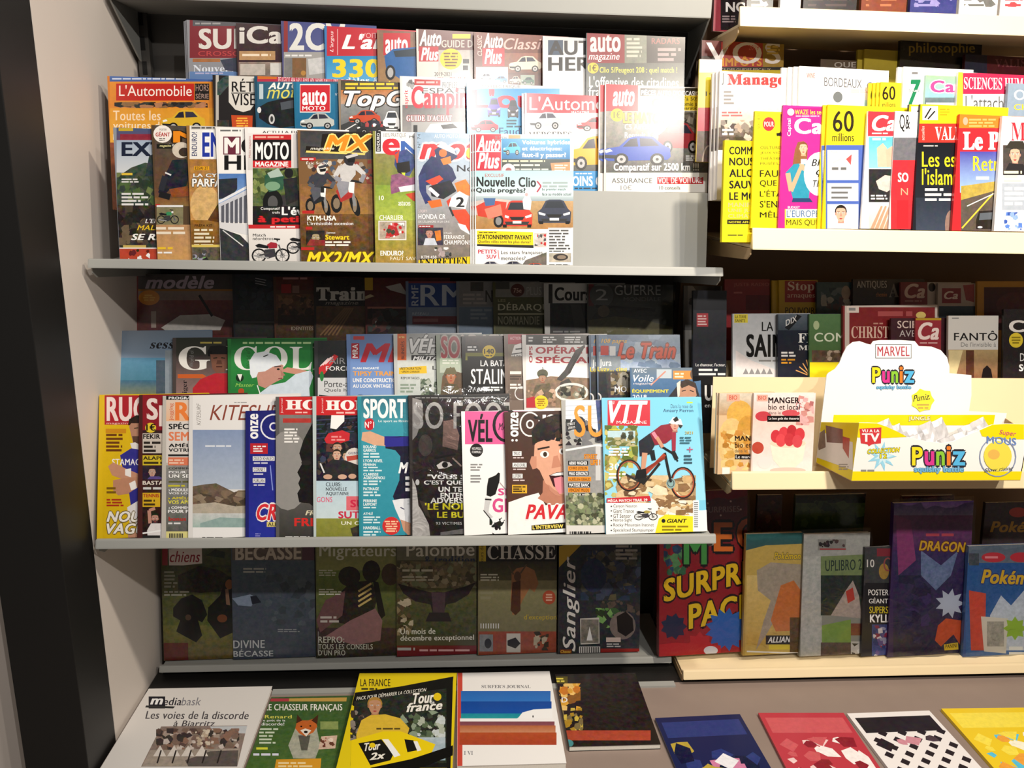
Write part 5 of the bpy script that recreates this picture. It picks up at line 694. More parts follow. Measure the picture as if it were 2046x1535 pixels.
# ------------------------------------------------------------------ lower left shelf, back row in shade
G6 = 'magazines in the back row of the lower grey shelf'
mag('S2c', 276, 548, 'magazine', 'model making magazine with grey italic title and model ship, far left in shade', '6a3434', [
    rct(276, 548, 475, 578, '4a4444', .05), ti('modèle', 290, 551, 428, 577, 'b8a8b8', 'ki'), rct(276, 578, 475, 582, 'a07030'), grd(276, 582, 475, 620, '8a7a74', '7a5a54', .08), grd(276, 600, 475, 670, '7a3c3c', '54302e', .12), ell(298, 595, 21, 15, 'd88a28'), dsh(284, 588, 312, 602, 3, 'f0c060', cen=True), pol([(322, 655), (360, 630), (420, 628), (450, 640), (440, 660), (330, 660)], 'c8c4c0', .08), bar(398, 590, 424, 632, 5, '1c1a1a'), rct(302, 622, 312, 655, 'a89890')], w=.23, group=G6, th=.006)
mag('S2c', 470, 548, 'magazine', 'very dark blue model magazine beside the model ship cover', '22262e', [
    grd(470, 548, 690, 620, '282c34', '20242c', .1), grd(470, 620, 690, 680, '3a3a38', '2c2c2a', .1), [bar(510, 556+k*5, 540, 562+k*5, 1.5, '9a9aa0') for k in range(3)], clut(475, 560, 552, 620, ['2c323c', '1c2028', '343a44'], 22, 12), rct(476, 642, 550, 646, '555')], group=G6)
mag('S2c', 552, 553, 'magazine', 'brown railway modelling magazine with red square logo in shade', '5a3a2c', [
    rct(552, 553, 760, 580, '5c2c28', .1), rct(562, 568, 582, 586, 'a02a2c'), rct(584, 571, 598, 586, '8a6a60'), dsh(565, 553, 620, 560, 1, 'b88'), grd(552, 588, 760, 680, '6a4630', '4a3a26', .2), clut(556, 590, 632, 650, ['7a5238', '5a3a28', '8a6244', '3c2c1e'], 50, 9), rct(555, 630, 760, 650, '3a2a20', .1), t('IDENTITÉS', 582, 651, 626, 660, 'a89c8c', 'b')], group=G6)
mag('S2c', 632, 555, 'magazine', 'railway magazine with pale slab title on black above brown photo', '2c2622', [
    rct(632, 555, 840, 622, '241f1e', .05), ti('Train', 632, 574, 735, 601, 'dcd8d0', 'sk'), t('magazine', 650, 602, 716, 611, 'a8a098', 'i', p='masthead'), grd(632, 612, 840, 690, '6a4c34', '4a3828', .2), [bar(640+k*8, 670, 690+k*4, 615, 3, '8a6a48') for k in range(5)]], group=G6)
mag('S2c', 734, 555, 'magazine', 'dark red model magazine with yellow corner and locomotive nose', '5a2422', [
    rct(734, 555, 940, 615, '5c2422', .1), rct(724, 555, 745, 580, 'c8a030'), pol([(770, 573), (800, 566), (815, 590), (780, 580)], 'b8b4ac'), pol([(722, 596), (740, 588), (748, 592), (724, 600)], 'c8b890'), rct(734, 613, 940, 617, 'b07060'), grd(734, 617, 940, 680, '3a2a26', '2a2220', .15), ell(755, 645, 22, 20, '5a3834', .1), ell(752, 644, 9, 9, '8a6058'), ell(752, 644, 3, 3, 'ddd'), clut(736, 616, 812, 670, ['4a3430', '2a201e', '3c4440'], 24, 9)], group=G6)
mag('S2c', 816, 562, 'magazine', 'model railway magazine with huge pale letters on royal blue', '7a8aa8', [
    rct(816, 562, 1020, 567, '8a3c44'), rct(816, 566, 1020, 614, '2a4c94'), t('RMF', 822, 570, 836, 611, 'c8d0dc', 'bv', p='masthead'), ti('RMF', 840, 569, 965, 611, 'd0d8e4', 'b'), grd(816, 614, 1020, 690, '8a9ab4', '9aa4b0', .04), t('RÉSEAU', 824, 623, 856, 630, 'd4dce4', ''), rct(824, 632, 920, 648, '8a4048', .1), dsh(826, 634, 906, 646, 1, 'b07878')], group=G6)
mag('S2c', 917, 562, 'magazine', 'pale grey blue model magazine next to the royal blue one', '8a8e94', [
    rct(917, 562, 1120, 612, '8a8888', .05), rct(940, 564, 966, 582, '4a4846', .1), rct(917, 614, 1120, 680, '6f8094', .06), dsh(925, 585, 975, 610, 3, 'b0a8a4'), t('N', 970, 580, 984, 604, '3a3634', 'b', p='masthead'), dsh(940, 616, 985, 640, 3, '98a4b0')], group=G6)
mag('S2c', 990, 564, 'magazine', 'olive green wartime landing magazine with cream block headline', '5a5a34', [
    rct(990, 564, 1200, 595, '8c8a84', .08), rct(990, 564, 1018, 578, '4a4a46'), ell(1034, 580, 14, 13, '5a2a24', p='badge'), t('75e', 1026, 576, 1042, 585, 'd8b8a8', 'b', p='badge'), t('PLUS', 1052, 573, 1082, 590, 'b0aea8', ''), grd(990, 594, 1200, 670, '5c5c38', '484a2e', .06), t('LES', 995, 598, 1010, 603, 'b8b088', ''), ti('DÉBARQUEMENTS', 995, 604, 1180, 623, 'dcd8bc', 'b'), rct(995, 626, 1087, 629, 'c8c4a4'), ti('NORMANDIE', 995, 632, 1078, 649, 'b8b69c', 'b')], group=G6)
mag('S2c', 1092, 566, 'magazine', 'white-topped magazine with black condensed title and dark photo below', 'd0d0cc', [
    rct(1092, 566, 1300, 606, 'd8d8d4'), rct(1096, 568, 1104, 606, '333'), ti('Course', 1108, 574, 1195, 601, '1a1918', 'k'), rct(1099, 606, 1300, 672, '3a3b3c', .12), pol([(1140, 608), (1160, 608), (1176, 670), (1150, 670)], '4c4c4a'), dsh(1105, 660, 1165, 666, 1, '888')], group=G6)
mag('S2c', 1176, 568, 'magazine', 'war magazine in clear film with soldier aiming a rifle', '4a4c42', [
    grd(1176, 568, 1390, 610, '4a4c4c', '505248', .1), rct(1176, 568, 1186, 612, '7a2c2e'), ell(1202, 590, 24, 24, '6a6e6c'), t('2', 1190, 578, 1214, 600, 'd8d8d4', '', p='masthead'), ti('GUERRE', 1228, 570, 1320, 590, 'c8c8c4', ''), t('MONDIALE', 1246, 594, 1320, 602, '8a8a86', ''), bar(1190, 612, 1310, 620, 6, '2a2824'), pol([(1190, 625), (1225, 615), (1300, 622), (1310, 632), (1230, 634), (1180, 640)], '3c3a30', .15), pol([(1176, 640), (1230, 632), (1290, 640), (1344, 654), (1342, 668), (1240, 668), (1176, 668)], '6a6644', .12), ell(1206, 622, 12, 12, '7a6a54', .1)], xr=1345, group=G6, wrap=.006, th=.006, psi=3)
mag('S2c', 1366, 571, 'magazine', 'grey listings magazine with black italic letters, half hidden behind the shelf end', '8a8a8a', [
    grd(1366, 571, 1480, 660, '9a9a9a', '4a4a4c', .05), rct(1366, 571, 1374, 620, '6a6a6c'), pol([(1384, 571), (1440, 571), (1440, 598), (1400, 594)], '4a4846', .1), ti('télép', 1376, 590, 1452, 615, '151414', 'ki')], w=.1, group=G6, psi=0, dY=.05)

# ------------------------------------------------------------------ low shelf: hunting magazines in shade
G7 = 'hunting magazines on the low shelf'
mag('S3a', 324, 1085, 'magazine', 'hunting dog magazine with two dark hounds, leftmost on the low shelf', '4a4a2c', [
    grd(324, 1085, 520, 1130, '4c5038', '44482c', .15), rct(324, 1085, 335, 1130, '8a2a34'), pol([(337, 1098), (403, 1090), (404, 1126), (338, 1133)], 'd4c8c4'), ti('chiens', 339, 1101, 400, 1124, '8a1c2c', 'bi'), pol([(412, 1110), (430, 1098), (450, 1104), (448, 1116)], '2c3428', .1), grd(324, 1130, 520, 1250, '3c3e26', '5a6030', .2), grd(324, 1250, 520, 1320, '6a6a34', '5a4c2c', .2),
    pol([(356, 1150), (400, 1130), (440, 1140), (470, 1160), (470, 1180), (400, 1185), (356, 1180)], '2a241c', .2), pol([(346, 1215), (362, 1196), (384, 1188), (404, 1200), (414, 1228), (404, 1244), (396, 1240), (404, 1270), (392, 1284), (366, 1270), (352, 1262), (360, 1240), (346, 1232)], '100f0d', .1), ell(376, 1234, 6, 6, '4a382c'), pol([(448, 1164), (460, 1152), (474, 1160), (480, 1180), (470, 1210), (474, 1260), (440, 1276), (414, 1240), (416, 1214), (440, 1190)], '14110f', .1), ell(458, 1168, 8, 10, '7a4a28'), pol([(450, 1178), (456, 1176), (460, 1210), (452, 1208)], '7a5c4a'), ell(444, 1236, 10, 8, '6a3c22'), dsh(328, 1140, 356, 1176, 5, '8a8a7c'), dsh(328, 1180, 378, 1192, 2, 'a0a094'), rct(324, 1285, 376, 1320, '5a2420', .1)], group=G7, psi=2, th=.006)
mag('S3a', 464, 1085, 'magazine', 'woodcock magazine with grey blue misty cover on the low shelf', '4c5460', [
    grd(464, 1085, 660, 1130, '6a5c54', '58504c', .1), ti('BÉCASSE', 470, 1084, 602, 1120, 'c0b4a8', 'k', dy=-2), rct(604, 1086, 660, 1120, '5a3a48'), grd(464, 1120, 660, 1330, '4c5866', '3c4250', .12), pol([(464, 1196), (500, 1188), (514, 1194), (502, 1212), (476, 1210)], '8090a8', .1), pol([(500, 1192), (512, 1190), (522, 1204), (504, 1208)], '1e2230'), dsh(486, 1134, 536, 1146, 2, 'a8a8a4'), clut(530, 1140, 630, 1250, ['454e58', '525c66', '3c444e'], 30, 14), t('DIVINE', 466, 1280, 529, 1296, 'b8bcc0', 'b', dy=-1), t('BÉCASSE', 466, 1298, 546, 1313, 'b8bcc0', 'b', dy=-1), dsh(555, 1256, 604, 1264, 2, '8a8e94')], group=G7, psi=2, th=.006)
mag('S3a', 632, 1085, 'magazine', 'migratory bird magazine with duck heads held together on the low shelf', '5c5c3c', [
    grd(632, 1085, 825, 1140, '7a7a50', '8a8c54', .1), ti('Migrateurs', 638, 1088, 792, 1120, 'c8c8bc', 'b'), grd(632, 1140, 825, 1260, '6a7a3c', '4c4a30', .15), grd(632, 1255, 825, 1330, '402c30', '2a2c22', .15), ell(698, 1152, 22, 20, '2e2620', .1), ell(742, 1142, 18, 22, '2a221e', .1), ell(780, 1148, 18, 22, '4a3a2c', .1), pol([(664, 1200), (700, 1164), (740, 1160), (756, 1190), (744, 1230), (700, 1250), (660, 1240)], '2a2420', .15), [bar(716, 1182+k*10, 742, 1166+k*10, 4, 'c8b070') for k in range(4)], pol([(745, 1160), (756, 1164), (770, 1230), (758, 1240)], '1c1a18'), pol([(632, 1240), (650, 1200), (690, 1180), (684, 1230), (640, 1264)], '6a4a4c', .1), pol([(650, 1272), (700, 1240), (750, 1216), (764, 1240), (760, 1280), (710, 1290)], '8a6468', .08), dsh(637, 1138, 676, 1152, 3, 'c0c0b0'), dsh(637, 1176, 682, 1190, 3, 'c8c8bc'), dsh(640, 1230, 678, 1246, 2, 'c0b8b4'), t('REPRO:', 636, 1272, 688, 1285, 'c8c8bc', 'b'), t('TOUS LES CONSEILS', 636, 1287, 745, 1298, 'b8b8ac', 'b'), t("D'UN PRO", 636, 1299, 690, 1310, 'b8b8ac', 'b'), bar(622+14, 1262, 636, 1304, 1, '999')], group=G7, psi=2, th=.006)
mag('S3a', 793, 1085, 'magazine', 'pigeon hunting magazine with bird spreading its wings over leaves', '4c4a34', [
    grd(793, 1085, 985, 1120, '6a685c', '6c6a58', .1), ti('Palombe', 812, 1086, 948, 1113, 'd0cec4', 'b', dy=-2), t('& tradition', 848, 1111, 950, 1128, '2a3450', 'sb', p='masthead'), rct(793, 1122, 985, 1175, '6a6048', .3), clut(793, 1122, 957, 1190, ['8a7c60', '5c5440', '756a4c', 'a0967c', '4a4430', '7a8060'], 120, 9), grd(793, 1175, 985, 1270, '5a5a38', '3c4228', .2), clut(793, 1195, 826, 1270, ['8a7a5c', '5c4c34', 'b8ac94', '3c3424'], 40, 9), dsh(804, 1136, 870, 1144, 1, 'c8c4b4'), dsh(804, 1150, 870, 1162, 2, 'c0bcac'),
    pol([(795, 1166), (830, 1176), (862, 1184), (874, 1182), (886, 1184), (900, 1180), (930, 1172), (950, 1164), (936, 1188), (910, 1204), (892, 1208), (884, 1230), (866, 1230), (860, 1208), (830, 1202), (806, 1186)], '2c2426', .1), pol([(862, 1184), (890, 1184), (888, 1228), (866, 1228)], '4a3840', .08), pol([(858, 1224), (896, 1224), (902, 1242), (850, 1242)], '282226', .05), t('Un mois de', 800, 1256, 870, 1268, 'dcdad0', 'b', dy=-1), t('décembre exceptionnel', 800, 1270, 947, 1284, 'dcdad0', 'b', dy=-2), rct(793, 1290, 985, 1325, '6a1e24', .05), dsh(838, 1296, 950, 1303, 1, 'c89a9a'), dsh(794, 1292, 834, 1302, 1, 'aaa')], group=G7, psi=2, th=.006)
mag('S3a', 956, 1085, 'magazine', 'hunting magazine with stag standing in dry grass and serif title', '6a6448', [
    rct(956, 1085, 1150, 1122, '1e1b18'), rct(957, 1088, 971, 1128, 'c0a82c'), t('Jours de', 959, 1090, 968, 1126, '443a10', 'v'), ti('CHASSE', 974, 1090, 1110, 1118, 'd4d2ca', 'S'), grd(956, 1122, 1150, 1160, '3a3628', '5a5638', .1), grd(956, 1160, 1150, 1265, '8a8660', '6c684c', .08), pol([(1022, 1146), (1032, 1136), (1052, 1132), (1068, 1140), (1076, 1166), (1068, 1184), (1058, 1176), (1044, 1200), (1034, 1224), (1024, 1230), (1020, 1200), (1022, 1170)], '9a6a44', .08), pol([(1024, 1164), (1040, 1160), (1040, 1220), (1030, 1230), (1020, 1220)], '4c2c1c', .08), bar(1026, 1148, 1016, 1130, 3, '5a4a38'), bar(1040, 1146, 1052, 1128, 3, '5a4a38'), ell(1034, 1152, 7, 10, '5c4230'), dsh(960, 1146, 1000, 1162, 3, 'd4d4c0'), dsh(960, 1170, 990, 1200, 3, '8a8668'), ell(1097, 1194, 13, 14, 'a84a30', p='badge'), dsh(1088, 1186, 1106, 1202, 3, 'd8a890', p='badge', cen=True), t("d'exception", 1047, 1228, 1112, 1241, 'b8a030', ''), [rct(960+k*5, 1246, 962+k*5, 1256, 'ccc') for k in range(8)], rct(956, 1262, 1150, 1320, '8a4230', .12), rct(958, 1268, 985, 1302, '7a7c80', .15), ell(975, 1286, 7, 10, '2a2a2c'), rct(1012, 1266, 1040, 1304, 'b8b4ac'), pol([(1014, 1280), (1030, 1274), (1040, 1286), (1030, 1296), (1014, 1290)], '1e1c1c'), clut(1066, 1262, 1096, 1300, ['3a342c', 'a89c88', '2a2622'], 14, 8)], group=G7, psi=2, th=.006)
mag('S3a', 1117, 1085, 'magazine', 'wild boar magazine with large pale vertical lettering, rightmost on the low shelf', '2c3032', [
    rct(1117, 1085, 1310, 1330, '2a2e34', .15), pol([(1117, 1092), (1150, 1085), (1162, 1088), (1117, 1134)], 'b8982a'), clut(1160, 1100, 1280, 1200, ['2c3850', '3c4458', '4a4a40', '5a5440', '23282c'], 60, 13), clut(1190, 1100, 1280, 1130, ['6a6858', '4a4838'], 20, 8), ell(1186, 1150, 26, 34, '23304c', .15), clut(1190, 1200, 1280, 1230, ['5a4c44', '3a3432'], 20, 9), t('Sanglier', 1124, 1112, 1158, 1302, 'd8d6d0', 'bvi', p='masthead'), dsh(1230, 1088, 1278, 1120, 4, '9a988e'), clut(1190, 1215, 1240, 1255, ['5a8a48', '3c5c34', '7aa860', '2a3a24'], 26, 9), ell(1244, 1250, 26, 28, '786c66', .1), pol([(1232, 1232), (1250, 1222), (1264, 1236), (1266, 1260), (1250, 1272), (1234, 1262)], '181312'), pol([(1159, 1236), (1197, 1234), (1198, 1286), (1160, 1288)], 'c4c0b8'), rct(1161, 1238, 1196, 1285, '77736a', .25), pol([(1172, 1280), (1178, 1252), (1184, 1280)], 'ddd'), rct(1157, 1292, 1199, 1308, 'd8d4d0'), [rct(1159+k*3.6, 1293, 1161+k*3.6, 1306, '333') for k in range(11)], rct(1211, 1274, 1240, 1283, 'ccb8b0', .05), dsh(1212, 1285, 1244, 1294, 2, 'bbb'), rct(1200, 1296, 1310, 1310, '8a2420'), rct(1119, 1298, 1142, 1306, '7a3a14'), t('Chasse', 1120, 1299, 1140, 1305, 'd8b040', 'bi')], xr=1280, group=G7, psi=1, th=.006)

# ================================================================== RIGHT RACK, UPPER CREAM SHELF, FRONT ROW
G8 = 'periodicals in the front row of the upper cream shelf'
mag('Aa', 1447, 280, 'paperback_book', 'yellow paperback with black capitals hanging over the left end of the cream shelf', 'f0dc10', [
    rct(1440, 270, 1560, 490, 'f2de14'), [t(s, 1457, y, x, y+16, '16150e', 'k') for s, x, y in (('COMMENT', 1532, 293), ('NOUS', 1506, 315), ('ALLONS', 1532, 338), ('SAUVER', 1530, 361), ('LE MONDE', 1548, 384))], [t(s, 1455, y, x, y+9, 'b8ac7a', 'b') for s, x, y in (('MANIFESTE', 1530, 405), ('UNE JUSTICE', 1536, 417), ('CLIMATIQUE', 1534, 428))], rct(1453, 439, 1545, 448, '1a1810', 0, 'cover_lines'), t('NOTRE AFFAIRE À TOUS', 1456, 441, 1540, 446, 'e8d830', 'b'), dsh(1454, 468, 1486, 472, 1, '5a5418')], w=.12, cat='book', group=G8, th=.008, yb=484, ym=380, psi=8, mat='matte')
mag('Aa', 1509, 222, 'magazine', 'yellow culture magazine with black headline about the state and red round sticker', 'f0dc18', [
    rct(1500, 215, 1760, 470, 'f2de1c'), ell(1536, 248, 12, 14, 'c83038', p='badge'), t('POUR', 1527, 243, 1546, 253, 'f8e8d8', 'b', p='badge'), ti('Jour', 1551, 228, 1670, 272, '1a180e', 'k'), t('SOCIÉTÉ', 1513, 225, 1518, 258, '5a5010', 'v'), [t(s, 1519, y, x, y+7, '6a6018', 'b') for s, x, y in (('CULTURE,', 1561, 292), ('JEUX VIDÉO,', 1575, 302), ('THÉÂTRE,', 1562, 313), ('MUSÉES, ART', 1580, 323))], [t(s, 1518, y, x, y+14, '2a2808', 'b') for s, x, y in (('FAUT-IL', 1592, 340), ('QUE', 1552, 360), ("L'ÉTAT", 1574, 379), ("S'EN", 1553, 401), ('MÊLE ?', 1578, 421))]], w=.19, group=G8, th=.006, yb=456)
mag('Aa', 1565, 210, 'magazine', 'magenta business magazine with woman in teal shirt holding a cup', 'c22a86', [
    rct(1560, 205, 1800, 470, 'c62c8c', .02), rct(1574, 216, 1642, 233, 'b02078'), ell(1580, 224, 7, 7, 'e8d8e8'), t('WAZE les secrets', 1588, 219, 1660, 229, 'f0dc40', 'b'), dsh(1590, 230, 1640, 234, 1, 'f0d0e8'), t('Capital', 1573, 237, 1582, 272, 'f8f0f4', 'bv', p='masthead'), ti('Capital', 1587, 236, 1730, 277, 'fafafa', 'k'),
    pol([(1588, 300), (1594, 284), (1606, 282), (1614, 292), (1612, 330), (1590, 345), (1582, 340)], '8a5a38', .08), face(1596, 284, 1614, 310, 'e0b090', '7a4c30'), pol([(1570, 345), (1586, 328), (1606, 326), (1622, 338), (1616, 396), (1584, 396)], '2f8ea8', .05), bar(1574, 346, 1580, 382, 10, 'd8a484', w2=8), bar(1580, 382, 1602, 330, 9, 'd8a484', w2=7), bar(1608, 340, 1600, 326, 8, 'd8a484'), rct(1600, 318, 1612, 328, 'f2f2f2'), pol([(1584, 396), (1618, 396), (1624, 404), (1582, 404)], '2a4068'), ell(1637, 348, 31, 44, 'f8f6f6'), t('BIEN', 1621, 318, 1665, 332, '16161a', 'bi'), t('ÇA', 1630, 338, 1660, 354, '16161a', 'bi'), t('TRAVAIL', 1624, 360, 1680, 374, '16161a', 'bi'), t('BUDGET', 1574, 412, 1598, 417, 'bfe', 'b'), rct(1568, 418, 1800, 458, 'ecd830'), rct(1570, 418, 1800, 436, 'f4f0d0'), t("L'EUROPE", 1572, 420, 1636, 434, '2a5a9a', ''), t('MAIS QUE SE', 1571, 439, 1655, 452, '222210', '')], w=.2, group=G8, th=.006, yb=456)
mag('Aa', 1654, 209, 'magazine', 'consumer magazine with large number on yellow and blue framed panels, front copy', 'f0d420', [
    rct(1645, 205, 1860, 292, 'f2d624'), ti('60', 1664, 221, 1706, 264, '2a2418', 'b'), t('millions', 1663, 266, 1706, 283, '2a2418', 'b', p='masthead'), rct(1650, 290, 1860, 460, '4a64b0'), rct(1653, 300, 1715, 360, 'f4f4f4'), rct(1653, 366, 1715, 402, 'f4f4f4'), rct(1653, 408, 1715, 460, 'f4f2f0'), t('Tests', 1660, 302, 1674, 306, '886', ''), pol([(1690, 318), (1702, 308), (1700, 330)], 'd85050'), bar(1664, 325, 1680, 318, 2, 'bbb'), dsh(1662, 332, 1702, 342, 1, '666'), dsh(1661, 370, 1706, 400, 3, '666', fill=.4), face(1668, 410, 1692, 445, 'd8a890', '2a2020'), pol([(1660, 462), (1668, 446), (1694, 446), (1704, 462)], 'c8ccd0', .05)], w=.2, group=G8, th=.004, yb=457, copies=(-7,), clab=['second copy of the consumer magazine with number on yellow'])
mag('Aa', 1732, 222, 'magazine', 'red white health magazine with photos of clasped hands, in the front row', 'e8e4e0', [
    rct(1725, 215, 1930, 462, 'ece8e6'), rct(1734, 222, 1792, 272, 'd03440'), ti('Ca', 1742, 230, 1790, 262, 'faf6f4', 'ki'), dsh(1742, 264, 1786, 269, 1, 'f4c8c8'), grd(1736, 274, 1794, 336, '58b0c8', '8accd8', .05), pol([(1752, 296), (1764, 286), (1772, 296), (1776, 334), (1754, 334)], 'e0b49c', .04), pol([(1770, 300), (1782, 292), (1788, 306), (1784, 334), (1772, 334)], 'dcac94', .04), dsh(1743, 274, 1780, 282, 1, 'fff'), rct(1736, 338, 1794, 404, '2c2a2c', .1), pol([(1750, 362), (1768, 350), (1784, 352), (1790, 370), (1772, 384), (1756, 378)], 'c8bcb4', .12), dsh(1740, 388, 1786, 400, 2, 'f0f0f0', fill=.5), grd(1736, 405, 1794, 460, 'e4dcd4', 'd0c4ba', .05), [bar(1742+k*9, 458, 1762+k*8, 412, 7, 'c89478', .05, w2=4) for k in range(5)]], w=.058, group=G8, th=.005, yb=457, psi=3)
mag('Aa', 1788, 222, 'magazine', 'narrow visible strip of white and red weekly between hands and islam covers', 'd8c8c8', [
    rct(1780, 215, 2000, 275, 'f2f0ee'), t('Q&', 1797, 228, 1818, 264, '222', 'b'), rct(1780, 275, 2000, 320, '6a6a70', .1), rct(1780, 320, 2000, 462, 'c03038', .04), t('SO', 1794, 345, 1815, 364, 'f4ecec', 'k'), t('N', 1800, 376, 1814, 390, 'f0a080', ''), rct(1792, 400, 1815, 456, 'b82830')], w=.19, group=G8, th=.006, yb=458)
mag('Aa', 1838, 208, 'magazine', 'black news weekly with yellow headline, red and yellow top, front copy', '1e2026', [
    rct(1830, 205, 2050, 247, 'f0cc20'), rct(1843, 212, 1874, 240, 'e8e4dc', .1), bar(1848, 236, 1860, 216, 3, '222'), bar(1854, 238, 1868, 222, 3, '222'), dsh(1878, 216, 1900, 232, 3, 'c09a18'), rct(1830, 247, 2050, 285, 'd8342c'), t('actuelles', 1841, 252, 1847, 280, 'f0c8c0', 'v'), ti('VALEURS', 1868, 253, 1960, 280, 'faf4f0', 's'), grd(1830, 285, 2050, 400, '16181e', '22262e'), grd(1830, 395, 2050, 465, '2c323e', '3c4454', .04), dsh(1845, 289, 1880, 294, 1, 'aaa'), t("Les esclaves", 1842, 303, 1975, 334, 'eedc28', 'b'), t("l'islamisme", 1842, 336, 1950, 370, 'eedc28', 'b'), dsh(1848, 374, 1902, 404, 3, 'e4e4e4', fill=.5), ell(1900, 450, 12, 30, '8a7068', .1)], w=.205, group=G8, th=.005, yb=460, copies=(-20,), clab=['second copy of the black news weekly with yellow headline'])
mag('Aa', 1916, 228, 'magazine', 'red news weekly with highway photo under violet sky', 'c82a30', [
    rct(1905, 225, 2120, 258, 'e07828'), ell(1929, 242, 5, 8, 'c8a088'), dsh(1936, 236, 1990, 255, 3, 'f0a860'), rct(1905, 256, 2120, 303, 'cc2a32'), ti('Le Point', 1924, 263, 2060, 300, 'faf6f4', 'sk'), grd(1918, 303, 1992, 385, '4a48a0', '9ab8e0', .04), t('Retraites', 1944, 312, 2050, 342, 'ecd42c', 'b'), dsh(1950, 350, 1985, 362, 1, 'c8d4f0'), pol([(1920, 372), (1992, 362), (1992, 398), (1920, 400)], 'b09a48', .15), pol([(1920, 400), (1992, 380), (1992, 462), (1920, 462)], '5a5048', .12), bar(1922, 456, 1985, 386, 3, 'e0c040'), bar(1932, 412, 1992, 384, 2, 'ddd'), pol([(1950, 440), (1956, 422), (1990, 420), (1992, 458), (1950, 458)], '2a2420', .05), pol([(1958, 426), (1988, 424), (1988, 438), (1956, 440)], '5a6068'), ell(1958, 454, 5, 2, 'eee'), rct(1992, 303, 2120, 462, '3a3a4a', .05)], w=.205, group=G8, th=.006, yb=461)
mag('Aa', 2001, 232, 'magazine', 'white news weekly with man in hat, cut by the right edge of the picture', 'f0ecea', [
    rct(1995, 225, 2210, 285, 'f4f0ee'), ti('MARIANNE', 2020, 244, 2190, 282, 'd0303c', 's'), rct(2004, 290, 2210, 350, '4a4440', .1), face(2016, 292, 2040, 328, 'd8a890', '3a3a3a'), pol([(2008, 296), (2018, 282), (2044, 282), (2052, 298)], '38342e'), pol([(2004, 350), (2016, 326), (2044, 328), (2060, 350)], '2c2a2c'), dsh(2006, 340, 2046, 366, 3, 'f0e8c0', fill=.6), rct(2002, 366, 2210, 420, 'a8b0bc', .05), dsh(2007, 372, 2060, 412, 4, 'f4f4f8', fill=.6), rct(2002, 420, 2210, 465, 'f2f2f4'), clut(2006, 424, 2046, 460, ['5a80d0', '8aa8e8', '3a58a8'], 14, 7)], w=.205, group=G8, th=.006, yb=462)

# ------------------------------------------------------------------ upper cream shelf, middle row
G9 = 'periodicals in the middle row of the upper cream shelf'
mag('Ab', 1440, 142, 'magazine', 'white magazine with red serif letters, leftmost of the middle row', 'eeeae6', [
    rct(1430, 138, 1650, 230, 'f2eeea'), ti('Management', 1453, 148, 1640, 176, 'c83838', 'sk'), t('J', 1442, 146, 1446, 170, '555', ''), dsh(1446, 180, 1468, 210, 4, '8a8684'), grd(1430, 212, 1650, 260, 'dcd4cc', 'b8a898', .1), dsh(1442, 222, 1490, 234, 2, 'b06060'), grd(1430, 255, 1650, 300, '6a6058', '4a4440', .2), clut(1440, 240, 1510, 290, ['8a8078', 'c8c0b8', '4a443e', 'a89888'], 30, 9), dsh(1443, 256, 1475, 272, 2, 'f0f0ec')], w=.2, group=G9, th=.008, copies=(-4, -8), clab=['second copy of the white magazine with red serif letters', 'rearmost copy of the white magazine with red serif letters'])
mag('Ab', 1600, 132, 'magazine', 'white wine magazine with thin city title and grey balloon, front copy', 'f0eeec', [
    rct(1595, 125, 1830, 230, 'f4f2f0'), ell(1620, 151, 12, 13, 'f0c8c4'), t('WINE', 1612, 146, 1628, 156, 'd07070', 'b'), ti('BORDEAUX', 1647, 154, 1722, 172, '5c5c60', '', dy=5), ti('CITY', 1732, 164, 1770, 178, '5c5c60', '', dy=3), ell(1674, 194, 9.5, 11, '6c7274'), grd(1690, 200, 1780, 222, 'c8e4e8', '9ad4dc'), dsh(1700, 178, 1740, 186, 2, 'e8b0b0')], xr=1774, group=G9, th=.005, copies=(-9, -18, -30), psi=8, clab=['second copy of the white wine magazine with city title', 'third copy of the white wine magazine with city title', 'rearmost copy of the white wine magazine with city title'])
mag('Ab', 1760, 164, 'magazine', 'small consumer magazine with number on yellow, in the middle row, front copy', 'e8cc28', [
    rct(1755, 160, 1960, 225, 'ecd02c'), ti('60', 1763, 172, 1789, 200, '2a2418', 'b'), t('millions', 1763, 204, 1789, 214, '2a2418', 'b', p='masthead')], w=.16, group=G9, th=.003, copies=(-6, -12, -19), clab=['second copy of the small yellow numbered consumer magazine', 'third copy of the small yellow numbered consumer magazine', 'rearmost copy of the small yellow numbered consumer magazine'])
mag('Ab', 1806, 133, 'magazine', 'white weekly with big green digit, front copy', 'eef0ee', [
    rct(1800, 128, 2010, 230, 'f2f4f2'), ti('7', 1815, 159, 1840, 212, '1f7a50', 'ki'), t('jours', 1816, 178, 1838, 186, 'eee', 'b', p='masthead', out='1f5a40'), dsh(1822, 142, 1834, 150, 1, '777')], w=.17, group=G9, th=.005, copies=(-9,), clab=['second copy of the white weekly with big green digit'])
mag('Ab', 1850, 150, 'magazine', 'pale green magazine with pink rounded letters', 'a8c8b8', [
    grd(1845, 148, 2060, 200, '98c890', '8ac0d0', .06), grd(1845, 195, 2060, 230, '6a7a80', '3a4a50', .1), ti('Capital', 1859, 161, 1980, 192, 'd84a8c', 'k', out='f0d8e8'), grd(1850, 205, 2060, 225, 'c8d0c8', 'e8e8e8')], w=.18, group=G9, th=.006)
